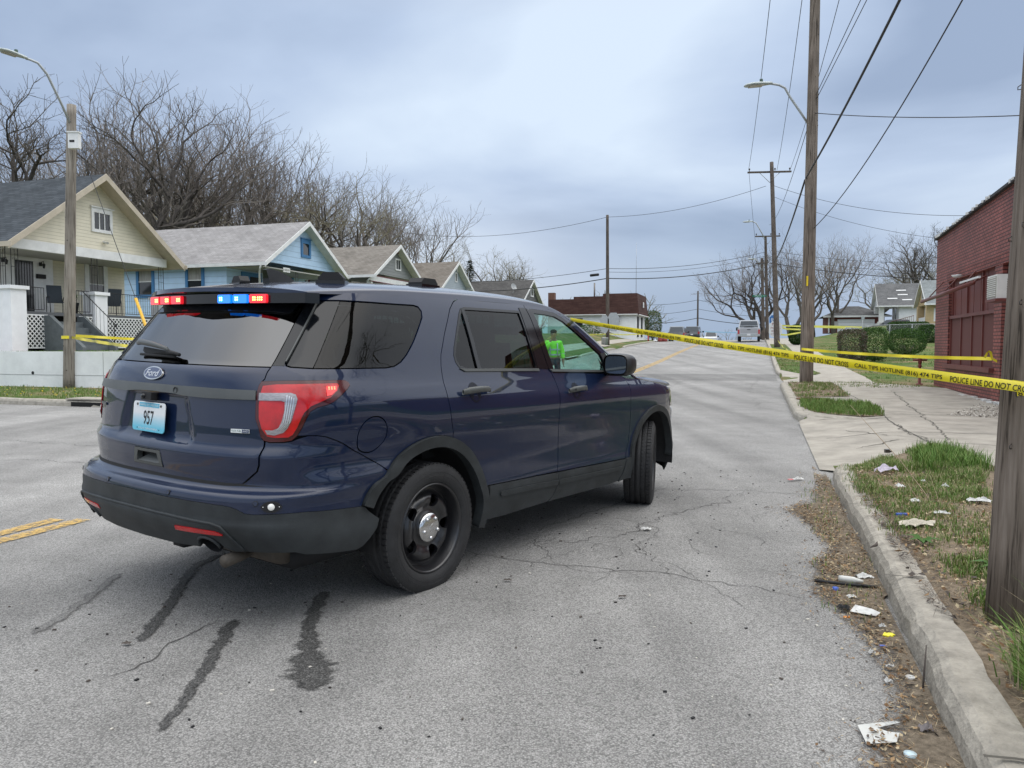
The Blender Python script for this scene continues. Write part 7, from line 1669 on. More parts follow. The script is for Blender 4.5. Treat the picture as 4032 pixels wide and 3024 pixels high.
wire('slack thin cable curving down to the right side of the tall pole',Vector((4.3,1.5,9.2)),ptd(814,228,23.5),1.0,.012)
wire('service wire from the tall pole down to the brick shop roof',ptd(814.5,113,23.5),R(8.5,16.5,5.6),.25,.012)
wire('thin wire from the crossarm pole to the brown pole by the white shop',ptd(766,186,56.3),ptd(607.4,217,68),.5,.016,grp='wires across the street')
wire('thin wire from the brown pole away to the left behind the trees',ptd(607.4,217,68),ptd(400,232,84),1.0,.018,grp='wires across the street')
wire('thin wire from the crossarm pole to the right above the brick shop',ptd(772,185,56.5),ptd(1010,214,44),.8,.014,grp='wires across the street')
wire('second thin wire from the crossarm pole to the right',ptd(772,196,56.5),ptd(1000,243,46),.7,.012,grp='wires across the street')
wire('middle wire from the lamp pole to the brown pole',ptd(765,252,75.6),ptd(607.4,268.5,68),.5,.022,grp='wires across the street')
wire('lower middle wire from the lamp pole to the brown pole',ptd(765,256,75.6),ptd(607.4,272,68),.5,.016,grp='wires across the street')
wire('thick lower cable from the lamp pole to the brown pole',ptd(765,263,75.6),ptd(607.4,278.3,68),.5,.04,grp='wires across the street')
wire('middle wire from the brown pole to the left across the dark roof',ptd(607.4,268.5,68),ptd(430,282,76),.4,.022,grp='wires across the street')
wire('thick lower cable from the brown pole to the left across the dark roof',ptd(607.4,278.3,68),ptd(440,291,76),.4,.04,grp='wires across the street')
wire('upper wire from the lamp pole to the right toward the tan house',ptd(771,250.5,75.6),ptd(960,263,60),.4,.018,grp='wires across the street')
wire('lower wire from the lamp pole to the right toward the tan house',ptd(771,256,75.6),ptd(960,272,60),.4,.016,grp='wires across the street')
wire('thick cable from the lamp pole to the right toward the tan house',ptd(771,263,75.6),ptd(960,280,60),.3,.034,grp='wires across the street')
wire('slack wire hanging from the left end of the crossarm down the street',ptd(749,172,55.6),ptd(764,290,80),1.6,.012)
for i,(y1,y2,r_) in enumerate(((318,312,.03),(327,322,.03),(336,333,.05))): wire(('upper','middle','lowest')[i]+' distant wire running left from the pole beyond the crest',ptd(697.6,300+i*9,125),ptd(630,304+i*9.5,120),.4,r_,grp='distant wires')
for i in range(3): wire(('upper','middle','lowest')[i]+' distant wire running right from the pole beyond the crest',ptd(698.4,300+i*9,125),ptd(790,309+i*8,118),.4,(.03,.03,.05)[i],grp='distant wires')
mb=MB(); a_,b_=ptd(590,275.5,69),ptd(599,274.5,68.6); mb.tube([a_,a_.lerp(b_,.05),a_.lerp(b_,.95),b_],[.05,.12,.12,.05],mblk,10); tag(mb.build('splice_case'),'black cable splice case hanging on the wire left of the brown pole','splice case')
# ---- things fixed to poles, signs
def sign(name,label,p,w,h,mat,text=None,tm=None,face=-1,cat='sign',rz_=0.0,post=None,lines=None):
    e=empty(name,p,rz_); tag(e,label,cat); mb=MB(); mb.prism(rnd([(-w/2,-h/2),(w/2,-h/2),(w/2,h/2),(-w/2,h/2)],1),-.01,.01,mat,'y'); bo=mb.build('board',e)
    if lines:
        mb=MB()
        for (tx_,wx,hx_,cx_,cy_) in lines: put_text(mb,tx_,plane_T((cx_,-.013,cy_),(1,0,0),(0,0,1)),wx,hx_,tm)
        mb.build('lettering',bo)
    if post:
        mb=MB(); mb.tube([(0,.05,post),(0,.05,h*.4)],.03,galv,6); mb.build('post',e)
    return e
gsn=M('street sign green',(.005,.13,.07),.4); whm=M('sign white',(.65,.65,.65),.45); blm=M('sign blue',(.03,.13,.35),.4); mrn=M('sign maroon text',(.25,.03,.03),.5)
sign('street_name_sign','green street name sign with white lettering beside the lamp pole',ptd(759.5,296,74.5),1.35,.26,gsn,tm=whm,lines=[('Myrtle',.7,.15,-.1,0),('Av',.18,.10,.45,.02)])
sign('blue_sign','small blue and white sign beyond the leaning pole',ptd(774,320,80),.95,1.0,blm,tm=whm,lines=[('BUS',.6,.3,0,.05)])
sign('parking_sign','white sign with dark red lettering on the leaning pole',ptd(775.5,339-10+.0,55.6),.95,1.15,whm,tm=mrn,lines=[('NO',.5,.2,0,.35),('PARKING',.7,.16,0,.08),('HERE TO',.6,.14,0,-.15),('CORNER',.65,.14,0,-.36)])
mb=MB(); 
for z0,z1 in ((346.5,318),(314,302)): mb.tube([ptd(775.8,z0,55.9),ptd(775.8,z1,55.9)],.05,M('yellow guy guard',(.70,.40,.03),.5),6)
tag(mb.build('guy_guard'),'yellow plastic guy wire guard beside the leaning pole','guy guard')
e=sign('road_sign','back of a grey square road sign on the brown pole',ptd(613.5,322,66.5),1.0,1.6,galv); e2=sign('road_sign','second narrow grey sign plate left of the brown pole',ptd(604.5,324,66.5),.75,1.5,galv)
sign('road_sign','small square sign on a thin post in front of the garage house',ptd(863,318,80),.35,.35,galv,post=-2.2)
# ---------------------------------------------------------------- barrier tape
ty1=M('yellow barrier tape',(.80,.66,.02),.32,spec=.6,coat=.3); ty2=M('faded yellow tape',(.70,.66,.12),.4); tk=M('tape print black',(.02,.02,.015),.5)
def tape(label,path,w,mat=ty1,text=None,tl=1.0,th=.62,tw0=0.0,twist=0.0,t0=0.0,seed=0,flip=1,ripple=.0,name='barrier_tape',cup=.0,group=None,gap=.12,wfun=None,txo=0.0):
    """ribbon along path; broad side upright; twist radians along it"""
    P=[Vector(p) for p in path]; L=[0]
    for a,b in zip(P,P[1:]): L.append(L[-1]+(b-a).length)
    def pos(s):
        s=max(0,min(L[-1],s)); i=1
        while i<len(L)-1 and L[i]<s: i+=1
        t=(s-L[i-1])/max(1e-9,L[i]-L[i-1]); return P[i-1].lerp(P[i],t),(P[i]-P[i-1]).normalized()
    def F(s,v,o=0.0):
        p,d=pos(s); up=Vector((0,0,1)); sd=d.cross(up)
        if sd.length<1e-4: sd=Vector((1,0,0))
        sd.normalize(); up=sd.cross(d); a=tw0+twist*s/L[-1]+ripple*math.sin(s*3.1+seed)+ripple*.6*math.sin(s*7.7+seed*2); e=up*math.cos(a)+sd*math.sin(a); n=sd*math.cos(a)-up*math.sin(a)
        ww=w*(wfun(s/L[-1]) if wfun else 1)
        return p+e*(v*ww)+n*(flip*(o+cup*ww*(1-4*v*v)))
    n=max(8,int(L[-1]/.05)) if L[-1]<12 else 160; m=4; mb=MB(); vs=[F(L[-1]*i/n,-.5+j/m) for i in range(n+1) for j in range(m+1)]
    mb.add(vs,[(i*(m+1)+j,i*(m+1)+j+1,(i+1)*(m+1)+j+1,(i+1)*(m+1)+j) for i in range(n) for j in range(m)],mat,None,True)
    if text:
        s=t0; k=0
        while s<L[-1]-.1:
            str_=text[k%len(text)]; vs_,fs_=text_geo(str_,.012); x0=min(v[0] for v in vs_);x1=max(v[0] for v in vs_);y0=min(v[1] for v in vs_);y1=max(v[1] for v in vs_)
            l=tl*len(str_)/22
            q=[]
            for v in vs_:
                uu=(v[0]-x0)/(x1-x0); vv=((v[1]-y0)/(y1-y0)-.5)*th+txo
                q.append(F(s+uu*l,vv,.0018))
            if s+l<=L[-1]+.3: mb.add(q,fs_,tk)
            s+=l+gap; k+=1
    o=mb.build(name); tag(o,label,'barrier tape',group); return o
W1=['POLICE LINE DO NOT CROSS','CALL TIPS HOTLINE (816) 474 TIPS']
Acar=ptd(570.5,319.3,5.86); Pend=ptd(1004,384.5,3.17); Pe2=ptd(1034,389,3.12)
mid=[Acar.lerp(Pend,t)-Vector((0,0,.035*4*t*(1-t)-.02*4*t*(1-t))) for t in [i/14 for i in range(15)]]
tape('long yellow police tape stretched from the SUV to the near pole',mid+[Pe2],.043,ty1,W1,tl=.30,th=.60,t0=.42,ripple=.10,flip=1,cup=.10,wfun=lambda t:.62+.38*_ss(0,.5,t),gap=.035,txo=-.15)
c0=NP+Vector((.05,0,1.035)); ring=[c0+Vector((.163*math.cos(a),.163*math.sin(a),.006*math.sin(a*2))) for a in [PI*.5+2*PI*i/36 for i in range(37)]]
tape('yellow police tape wound around the near pole',ring,.046,ty1,['(816) 474-TIPS'],tl=.40,th=.60,t0=.30,flip=-1 if False else 1,gap=.25)
tape('slack yellow tape end crossing the near pole above its winding',[c0+Vector((-.165,-.03,.05)),c0+Vector((-.10,-.145,.035)),c0+Vector((.02,-.178,.075)),c0+Vector((.15,-.11,.07))],.028,ty1)
St=ptd(992,358.7,16.6); Tp=P2+Vector((.03,-.19,1.30))
tape('yellow police tape from the shop door frame to the tall pole',[St.lerp(ptd(801.5,349,23.5),i/12)-Vector((0,0,.05*4*(i/12)*(1-i/12))) for i in range(13)],.075,ty1,W1,tl=1.1,th=.45,ripple=.25,gap=.1)
tape('knotted tape loop tied at the shop door frame',[St+Vector((-.16,0,.02)),St+Vector((-.10,-.02,.16)),St+Vector((-.05,-.02,.15)),St+Vector((0,0,0)),St+Vector((.12,-.05,-.08)),St+Vector((.16,-.05,-.2))],.05,ty1,ripple=.5)
zt_=1.2; ringL=[LP+Vector((.168*math.cos(a),.168*math.sin(a),1.50)) for a in [2*PI*i/24 for i in range(25)]]
tape('yellow tape band around the left corner pole',ringL,.09,ty1,tw0=0)
carL=CAR.matrix_world if False else Matrix.Translation((-1.232,4.831,0))@Euler((.0203,0,PI/2-.6127)).to_matrix().to_4x4()
eL=carL@Vector((3.3,.96,1.0)); aL=LP+Vector((.15,-.06,1.50))
tape('lower yellow tape strand sagging from the left pole to the front of the SUV',[aL.lerp(eL,i/16)-Vector((0,0,.10*4*(i/16)*(1-i/16))) for i in range(17)],.08,ty1,ripple=.4)
tape('upper yellow tape strand running level from the left pole across the side street',[aL+Vector((0,.05,.05)),ptd(130,338.9,26),ptd(300,341,40),ptd(560,352,62),ptd(605,347,67.6)],.085,ty1,ripple=.3)
tape('yellow tape in front of the white shop, left of the brown pole',[ptd(579,336.5,76),ptd(594,334.5,74),ptd(606,334.0,68)],.11,ty2,ripple=.2)
tape('yellow tape in front of the white shop, right of the brown pole',[ptd(609,334.0,68),ptd(625,334.8,76),ptd(642,334.2,84)],.11,ty2,ripple=.2)
g='tapes behind the leaning pole'
tape('upper tape strand from the leaning pole to the right',[ptd(777,325.6,56),ptd(800,326.3,56),ptd(845,328,57)],.11,ty2,ripple=.1,group=g)
tape('second drooping tape strand from the leaning pole to the right',[ptd(777,326,56),ptd(786,329,56),ptd(802,329.6,56)],.11,ty2,ripple=.1,group=g)
tape('third tape strand at waist height right of the leaning pole',[ptd(776,334.2,55.6),ptd(786,335,55.6),ptd(802,332.2,56)],.11,ty2,ripple=.1,group=g)
tape('tape strand falling from the leaning pole to the footway',[ptd(775.8,336.5,55.6),ptd(778,341,53),ptd(783,347,50),ptd(788,350.5,48)],.10,ty2,ripple=.3,group=g)
tape('thin tape strand seen right of the tall pole in front of the garage house',[ptd(812,326,60),ptd(835,326.4,62),ptd(862,327.2,64)],.11,ty2,group=g)
btp=M('pale blue tape',(.38,.62,.78),.4); tape('pale blue and white tape closing the road at the crest',[ptd(697.6,331.3,112),ptd(730,332.6,108),ptd(764,332.6,100)],.16,btp,name='barrier_tape')
# ---------------------------------------------------------------- vehicles up the street
def vehicle(name,label,cat,u,v,z,hd,L,Wd,Hh,paintm,kind='suv',extra=None,twoface=False):
    e=empty(name,R(u,v,z),PI/2-TH+hd); tag(e,label,cat); gm=M('far car glass',(.03,.035,.04),.08,spec=.8); rl=M('far tail lamp',(.35,.01,.012),.2,coat=1)
    hw=Wd/2; wr=.36 if kind!='pickup' else .42; gc=.30 if kind!='pickup' else .48
    if kind=='suv': prof=[(-L/2,gc+.1),(-L/2-.02,gc+.45),(-L/2+.06,Hh*.56),(L*.22,Hh*.56),(L*.45,Hh*.50),(L/2,Hh*.40),(L/2,gc+.05),(L/2-.3,gc-.05),(-L/2+.3,gc-.05)]
    elif kind=='pickup': prof=[(-L/2,gc+.15),(-L/2,Hh*.62),(L*.18,Hh*.64),(L*.46,Hh*.60),(L/2,Hh*.5),(L/2,gc),(-L/2+.2,gc)]
    else: prof=[(-L/2,gc+.1),(-L/2,Hh*.60),(L*.2,Hh*.62),(L*.46,Hh*.56),(L/2,Hh*.5),(L/2,gc),(-L/2+.3,gc-.02)]
    def loft(prof_b,ws,mat,top=None):
        mb=MB(); n=len(prof_b); vs=[]
        for (y,k) in ws:
            for (x,zz) in prof_b: vs.append((x*k,y,zz))
        fs=[tuple(range(n))[::-1],tuple((len(ws)-1)*n+i for i in range(n))]
        for a in range(len(ws)-1):
            for i in range(n): fs.append((a*n+i,a*n+(i+1)%n,(a+1)*n+(i+1)%n,(a+1)*n+i))
        mb.add(vs,fs,mat,None,False); return mb
    loft(prof,[(-hw,.955),(-hw*.92,.99),(-hw*.6,1),(hw*.6,1),(hw*.92,.99),(hw,.955)],paintm).build('body',e)
    bz=Hh*.56; 
    cab={'suv':[(-L/2+.08,bz),(-L/2+.30,Hh-.05),(-L/2+.6,Hh),(L*.02,Hh),(L*.10,Hh-.04),(L*.26,bz)],'van':[(-L/2+.06,bz),(-L/2+.28,Hh-.04),(-L/2+.6,Hh),(L*.08,Hh),(L*.33,bz)],'pickup':[(-L/2+.04,bz+.1),(-L/2+.22,Hh-.04),(-L/2+.5,Hh),(L*.05,Hh),(L*.2,bz+.1)],'jeep':[(-L/2+.05,bz),(-L/2+.12,Hh),(L*.04,Hh),(L*.12,bz)]}[kind if kind!='suv' else 'suv'] if kind in ('suv','van','pickup','jeep') else None
    mb=MB(); n=len(cab); vs=[]
    for y,inn in ((-hw*.93,0),(-hw*.76,1),(hw*.76,1),(hw*.93,0)):
        pass
    # cabin: lower ring at full width, upper ring pulled in
    def yw(zz): return hw*(.94-.17*(zz-bz)/(Hh-bz))
    vs=[(x,-yw(zz),zz) for x,zz in cab]+[(x,yw(zz),zz) for x,zz in cab]
    fs=[tuple(range(n))[::-1],tuple(range(n,2*n))]+[(i,(i+1)%n,(i+1)%n+n,i+n) for i in range(n)]
    mb.add(vs,fs,paintm); mb.build('cabin',e)
    # glass: rear, sides, windscreen
    r0,r1=Vector((cab[0][0],0,cab[0][1])),Vector((cab[1][0],0,cab[1][1])); mb=MB(); a,b=r0.lerp(r1,.12),r0.lerp(r1,.9)
    mb.add([(a.x-.012,-yw(a.z)*.90,a.z),(a.x-.012,yw(a.z)*.90,a.z),(b.x-.012,yw(b.z)*.88,b.z),(b.x-.012,-yw(b.z)*.88,b.z)],[(0,3,2,1)],gm); mb.build('rear_window',e)
    f0,f1=Vector((cab[-1][0],0,cab[-1][1])),Vector((cab[-2][0],0,cab[-2][1])); a,b=f0.lerp(f1,.08),f0.lerp(f1,.92); mb=MB()
    mb.add([(a.x+.012,-yw(a.z)*.92,a.z),(a.x+.012,yw(a.z)*.92,a.z),(b.x+.012,yw(b.z)*.90,b.z),(b.x+.012,-yw(b.z)*.90,b.z)],[(0,1,2,3)],gm); mb.build('windscreen',e)
    for s_ in (-1,1):
        mb=MB(); xs=[cab[0][0]+.25,cab[-1][0]-.35]; za,zb=bz+.06,Hh-.14; x0t=cab[1][0]+.15; x1t=cab[-2][0]-.02
        mb.add([(xs[0],s_*(yw(za)+.008),za),(xs[1],s_*(yw(za)+.008),za),(x1t,s_*(yw(zb)+.008),zb),(x0t,s_*(yw(zb)+.008),zb)],[(0,1,2,3) if s_<0 else (3,2,1,0)],gm); mb.box(((xs[0]+xs[1])/2,s_*(yw((za+zb)/2)+.012),(za+zb)/2),(.09,.03,zb-za+.05),paintm); mb.build('side_window',e)
        mb=MB(); hgt=.42 if kind in('pickup','van') else .30; mb.box((-L/2+.01,s_*(hw-.11),Hh*.56-.02-hgt/2+(.1 if kind=='suv' else 0)),(.10,.17 if kind!='suv' else .26,hgt),rl); mb.build('tail_light',e)
        mb=MB(); mb.box((cab[-1][0]-.35,s_*(hw+.12),bz+.12),(.14,.22,.20 if kind!='pickup' else .32),mblk); mb.build('door_mirror',e)
    mb=MB(); mb.box((-L/2-.01,0,gc+.12),(.14,Wd*.92,.20),galv if kind=='pickup' else clad); mb.build('rear_bumper',e)
    mb=MB(); mb.box((-L/2-.025,0,Hh*.40 if kind!='pickup' else gc+.16),(.12 if kind=='pickup' else .02,.32,.16),whm); mb.build('licence_plate',e)
    for x in (-L*.31,L*.31):
        for s_ in (-1,1):
            mb=MB(); T=Matrix.Translation((x,s_*(hw-.13),wr))@Matrix.Rotation(PI/2,4,'X'); mb.lathe([(0,-.12),(wr*.6,-.12),(wr*.66,-.125),(wr*.95,-.12),(wr,-.08),(wr,.08),(wr*.95,.12),(wr*.66,.125),(wr*.6,.12),(0,.12)],rubber,20,T)
            wo=mb.build('wheel',e); mb=MB(); mb.lathe([(wr*.58,.123*-s_ if False else 0.126),(wr*.3,.13),(0,.128)],galv,12,T); mb.lathe([(wr*.58,-.126),(wr*.3,-.13),(0,-.128)],galv,12,T); mb.build('rim',wo)
    return e
gv=M('grey car paint',(.20,.205,.21),.3,coat=1,metal=.3); dk=M('dark grey car paint',(.045,.05,.055),.3,coat=1); wp2=M('white car paint',(.62,.63,.64),.35,coat=.6); sv=M('silver car paint',(.50,.50,.51),.3,coat=.6,metal=.25)
vehicle('parked_minivan','silver grey minivan parked at the left kerb near the crest','minivan',-9.3,95.9,rz(-9.3,94),0,4.9,1.98,1.78,gv,'van')
vehicle('parked_suv','dark grey police SUV parked beyond the minivan','suv',-8.3,107.0,rz(-8.3,105)+.15,-.03,4.9,2.0,1.85,dk,'suv')
j=vehicle('parked_jeep','white boxy off-roader facing down the street beyond the crest','off-roader',-6.7,118.5,rz(-6.7,114)-.12,PI,4.2,1.85,1.85,wp2,'jeep')
tk_=vehicle('pickup_truck','silver pickup truck with a canopy parked at the right kerb','pickup truck',-.85,78.4,rz(-.85,76)+.05,0,6.1,2.05,2.02,sv,'pickup')
mb=MB(); mb.box((-3.07,0,1.02),(.02,1.5,.42),M('tailgate grey',(.36,.36,.37),.3,metal=.3)); mb.box((-3.085,0,1.10),(.01,.30,.07),mblk); mb.box((-3.00,0,1.38),(.08,.85,.07),mblk); mb.build('tailgate',tk_)
mb=MB(); mb.add([(-2.972,-.80,1.45),(-2.972,.80,1.45),(-2.80,.72,1.92),(-2.80,-.72,1.92)],[(0,3,2,1)],M('sky lit canopy glass',(.55,.58,.60),.12,coat=1)); mb.build('canopy_window',tk_)
# vehicles parked behind the garage house fence, mostly hidden
vehicle('parked_car','dark car parked below the white gabled house','car',*at(889,88),2.95,1.5,4.4,1.8,1.4,dk,'suv')
# ---------------------------------------------------------------- chain link fence and small street furniture
F=empty('chain_link_fence',R(7.2,72,G(7.2,72)),-TH); tag(F,'grey chain link fence across the lawns before the garage house','fence'); mb=MB()
zf=lambda x: G(7.2+x,72)-G(7.2,72)
for k in range(8):
    x=k*1.7; mb.tube([(x,0,zf(x)-.05),(x,0,zf(x)+1.22)],.03,galv,6)
mb.build('posts',F) if False else None
for k in range(8):
    x=k*1.7; m2=MB(); m2.tube([(x,0,zf(x)-.05),(x,0,zf(x)+1.22)],.03,galv,6); m2.build('fence_post',F)
mb=MB(); mb.tube([(k*1.7,0,zf(k*1.7)+1.2) for k in range(8)],.022,galv,5)
for k in range(100): x=k*.12; mb.tube([(x,0,zf(x)),(min(11.9,x+.6),0,zf(min(11.9,x+.6))+1.18)],.004,galv,3); mb.tube([(min(11.9,x+.6),0,zf(min(11.9,x+.6))),(x,0,zf(x)+1.18)],.004,galv,3)
mb.build('mesh',F)
e=empty('stair_railing',R(11.9,80,G(11.9,80)),-TH); tag(e,'rusty brown iron stair railing in front of the white gabled house','railing'); mb=MB()
for k in range(12): mb.tube([(k*.17,0,.2+.05*k),(k*.17,0,1.1+.05*k)],.015,rust,4)
mb.tube([(0,0,1.1),(1.9,0,1.66)],.03,rust,5); mb.tube([(0,0,.2),(1.9,0,.76)],.03,rust,5); mb.build('rails',e)
# fire hydrant like standpipe at the shop corner
e=empty('hydrant',R(4.50,25.0,zr(4.5,25))); tag(e,'small red standpipe valve at the far corner of the brick shop','standpipe'); hy=M('dull red iron',(.16,.03,.025),.6,var=.2,scale=9)
mb=MB(); mb.lathe([(.10,0),(.10,.03),(.04,.04),(.035,.5),(.05,.52),(.05,.58),(.03,.6),(.05,.62),(.05,.8),(.03,.83),(0,.84)],hy,14); mb.build('pipe',e)
mb=MB(); mb.lathe([(.09,0),(.11,.02),(.09,.04)],hy,14,Matrix.Translation((0,0,.80))); mb.tube([(-.2,0,.72),(.2,0,.72)],.03,hy,8); mb.build('valve_wheel',e)
# items near the white shop
mb=MB(); mb.lathe([(0,0),(.26,0),(.30,.85),(.32,.87),(.30,.9),(0,.93)],galv,16); o=mb.build('dustbin',None,R(*at(604.5,66.5),1.18)); tag(o,'dented grey metal dustbin at the foot of the brown pole','dustbin')
mb=MB(); mb.tube([(0,0,0),(0,0,1.15)],.07,M('bollard red',(.5,.02,.02),.5),10); mb.lathe([(.07,1.15),(.05,1.2),(0,1.22)],M('bollard red',(.5,.02,.02),.5),10); o=mb.build('bollard',None,R(*at(648,84),1.75)); tag(o,'short red bollard right of the white shop doors','bollard')
for px_,lb in ((660,'faded red drum at the left kerb near the minivan'),(664.8,'second faded red drum just in front of the minivan')):
    mb=MB(); mb.lathe([(0,0),(.28,0),(.28,.3),(.265,.32),(.265,.6),(.28,.62),(.28,.9),(0,.92)],M('faded red drum',(.30,.06,.05),.6),14); o=mb.build('drum',None,R(*at(px_,88),1.85)); tag(o,lb,'drum')
e=empty('ramp_railing',R(*at(602,80),2.0),-TH); tag(e,'broken grey timber handrail on the slope in front of the white shop','handrail'); mb=MB(); gt=M('grey timber',(.22,.21,.20),.9)
mb.tube([(-1.2,0,1.35),(.6,0,.45)],.07,gt,6); mb.tube([(-.6,.3,1.3),(1.4,.3,.5)],.06,gt,6)
for x in (-.9,.2): mb.tube([(x,0,-.2),(x,0,1.2-.5*(x+.9))],.06,gt,6)
mb.build('rail',e)
mb=MB(); put=None; mb.lathe([(0,0),(.25,.05),(.2,.2),(0,.25)],whm,9); o=mb.build('litter_bag',None,R(*at(655,86),1.83)); tag(o,'white litter bag on the far left footway near the minivan','bag')
# guy wire with yellow guard
A_=ptd(72,124,22.9); B_=ptd(170.5,394,21.6); wire('guy wire slanting from the left pole down past the yellow house',A_,B_,0,.010,grp='overhead wires')
mb=MB(); d=(B_-A_); mb.tube([A_+d*.655,A_+d*.97],.045,M('yellow guy guard',(.70,.40,.03),.5),8); tag(mb.build('guy_guard'),'yellow guy wire guard slanting in front of the porch railing','guy guard')
# ---------------------------------------------------------------- litter
def item(name,label,u,v,fn,side='road',cat='litter',rzv=0.0):
    z=(rz(u,v) if side=='road' else zr(u,v)+.012)+.010; e=R(u,v,z); mb=MB(); fn(mb); o=mb.build(name,None,e); o.rotation_euler=(0,0,rzv); tag(o,label,cat); return o
pw=M('litter white',(.52,.52,.50),.7,var=.25,scale=25); pv=M('cloth lilac grey',(.42,.38,.44),.9,var=.2,scale=20); py_=M('bright yellow plastic',(.85,.75,.01),.4); pb=M('blue plastic',(.04,.10,.45),.4); plb=M('pale blue plastic',(.20,.35,.5),.4); por=M('orange plastic',(.7,.25,.04),.5); pcl=M('clear plastic',(.50,.50,.46),.2,coat=.6)
def crump(w,l,h,mat,seed):
    w*=.72;l*=.72
    def f(mb):
        n=9; vs=[]
        for i in range(n):
            for j in range(n):
                x,y=(i/(n-1)-.5),(j/(n-1)-.5); k=noise.noise((x*4+seed,y*4,seed)); r_=1-.35*abs(noise.noise((x*3,y*3+seed,1)))
                vs.append((x*w*r_+k*w*.10,y*l*r_+k*l*.12,max(0,h*(.45+.9*k)*(1-2*abs(x)**2-2*abs(y)**2)+h*.2)))
        mb.add(vs,[(i*n+j,(i+1)*n+j,(i+1)*n+j+1,i*n+j+1) for i in range(n-1) for j in range(n-1)],mat)
    return f
item('rag','crumpled lilac grey rag in the verge grass behind the kerb end',1.17,8.0,crump(.36,.16,.09,pv,1),'v','rag',.4)
item('paper_scrap','white paper scrap just below the rag on the verge',1.17,7.22,crump(.09,.12,.03,pw,2),'v')
item('paper_scrap','small white scrap lying highest on the verge grass',1.41,7.54,crump(.06,.07,.03,pw,3),'v')
item('paper_scrap','white crumpled scrap on the verge left of the pale dead stem',1.53,7.3,crump(.08,.09,.04,pw,4),'v')
item('paper_scrap','white scrap in the leaves at the middle of the verge',1.17,6.56,crump(.12,.10,.03,pw,5),'v')
item('paper_scrap','long white plastic scrap nearest the pole in mid verge',1.64,6.7,crump(.26,.10,.04,pw,6),'v',rzv=-.3)
item('paper_scrap','flat white scrap above the pale stone slab on the verge',1.27,6.14,crump(.16,.07,.03,pw,7),'v',rzv=-.3)
item('stone_slab','flat pale stone slab half sunk in the verge',1.03,5.68,crump(.34,.16,.05,M('pale stone',(.46,.42,.34),.9,var=.2,scale=20),8),'v','stone')
item('lighter','blue cigarette lighter on the verge leaves',.99,6.01,lambda mb:(mb.box((0,0,.008),(.075,.022,.014),pb),mb.box((.045,0,.008),(.018,.02,.014),por)),'v','lighter')
item('can','flattened blue can in the far grass of the near verge',1.67,8.75,crump(.12,.07,.04,plb,9),'v','can')
item('wrapper','white and pink wrapper on the road beyond the gutter leaves',.40,8.26,lambda mb:(crump(.17,.07,.03,pw,10)(mb),mb.box((-.09,-.01,.01),(.05,.03,.006),M('pink print',(.7,.2,.2),.5))),'road','wrapper',.3)
item('lost_cap','round white bottle cap in the lower gutter',.61,3.42,lambda mb:mb.lathe([(.017,0),(.018,.01),(.016,.012),(.012,.006),(0,.006)],plb if False else pw,16),'road','cap')
item('lost_cap','pale blue lid nearest the bottom of the gutter',.50,2.77,lambda mb:mb.lathe([(.02,0),(.02,.008),(0,.010)],M('pale blue lid',(.5,.62,.66),.4),16),'road','cap')
item('plastic_shard','bright yellow plastic shard in the gutter leaves',.60,3.90,lambda mb:mb.prism([(-.03,-.005),(-.01,-.022),(.0,-.012),(.012,-.022),(.014,-.006),(.03,-.004),(.024,.02),(-.008,.026)],.004,.010,py_),'road','plastic shard')
item('glove','black and white crumpled glove at the edge of the gutter leaves',.44,4.22,lambda mb:(crump(.10,.06,.04,mblk,11)(mb),mb.add([(.03,-.03,.01),(.15,-.05,.012),(.17,-.01,.02),(.13,.0,.03),(.05,.03,.03)],[(0,1,2,3,4)],pw)),'road','glove',-.5)
item('bottle','small clear plastic bottle lying in the gutter leaves',.52,4.72,lambda mb:mb.lathe([(0,-.06),(.018,-.06),(.02,-.04),(.02,.02),(.012,.045),(.009,.07),(0,.07)],pcl,12,Matrix.Translation((0,0,.02))@Matrix.Rotation(PI/2,4,'Y')),'road','bottle',-.5)
item('paper_scrap','white torn paper against the kerb beside the clear bottle',.61,4.86,crump(.13,.10,.03,pw,12),'road')
item('rubber_strip','bent black rubber strip beside the clear bottle',.49,4.66,lambda mb:mb.tube([(-.16,.03,.012),(-.06,.0,.014),(.06,-.02,.014),(.16,-.03,.012)],.009,mblk,6),'road','rubber strip',-.2)
item('lost_cap','blue bottle cap left of the black rubber strip',.43,4.57,lambda mb:mb.lathe([(.016,0),(.016,.014),(0,.016)],pb,14),'road','cap')
item('paper_scrap','white chip of paper below the black rubber strip',.50,4.45,crump(.07,.05,.02,pw,13),'road')
item('filter_tip','orange stub beside the crumpled glove',.44,4.10,lambda mb:mb.tube([(-.015,0,.006),(.015,0,.006)],.006,por,6),'road','stub')
item('foam_chip','white chip right above the yellow shard',.59,4.02,crump(.05,.03,.02,pw,14),'road'); item('foam_chip','white chip in the leaves left below the yellow shard',.50,3.66,crump(.05,.04,.02,pw,15),'road')
item('blue_chip','blue plastic chip below the yellow shard',.555,3.75,lambda mb:mb.box((0,0,.006),(.03,.012,.006),pb),'road','plastic chip')
item('paper_scrap','crumpled pale scrap above the white bottle cap',.52,3.36,crump(.05,.04,.02,pw,16),'road'); item('paper_scrap','narrow white scrap halfway between yellow shard and white cap',.55,3.53,crump(.06,.03,.01,pw,17),'road')
item('plastic_tray','broken clear plastic tray on the lower gutter edge',.43,2.90,lambda mb:mb.add([(-.10,-.06,.004),(.0,-.08,.01),(.05,-.03,.012),(.02,-.01,.01),(.0,.02,.01),(.10,.03,.015),(.09,.05,.012),(-.05,.06,.006),(-.03,.01,.008)],[(0,1,2,3,8),(8,3,4,7),(4,5,6,7),(0,8,7)],pcl),'road','plastic tray',.2)
item('stone','grey stone against the kerb near the bottom of the gutter',.58,2.96,crump(.07,.05,.04,M('grey stone',(.18,.16,.16),.9),18),'road','stone')
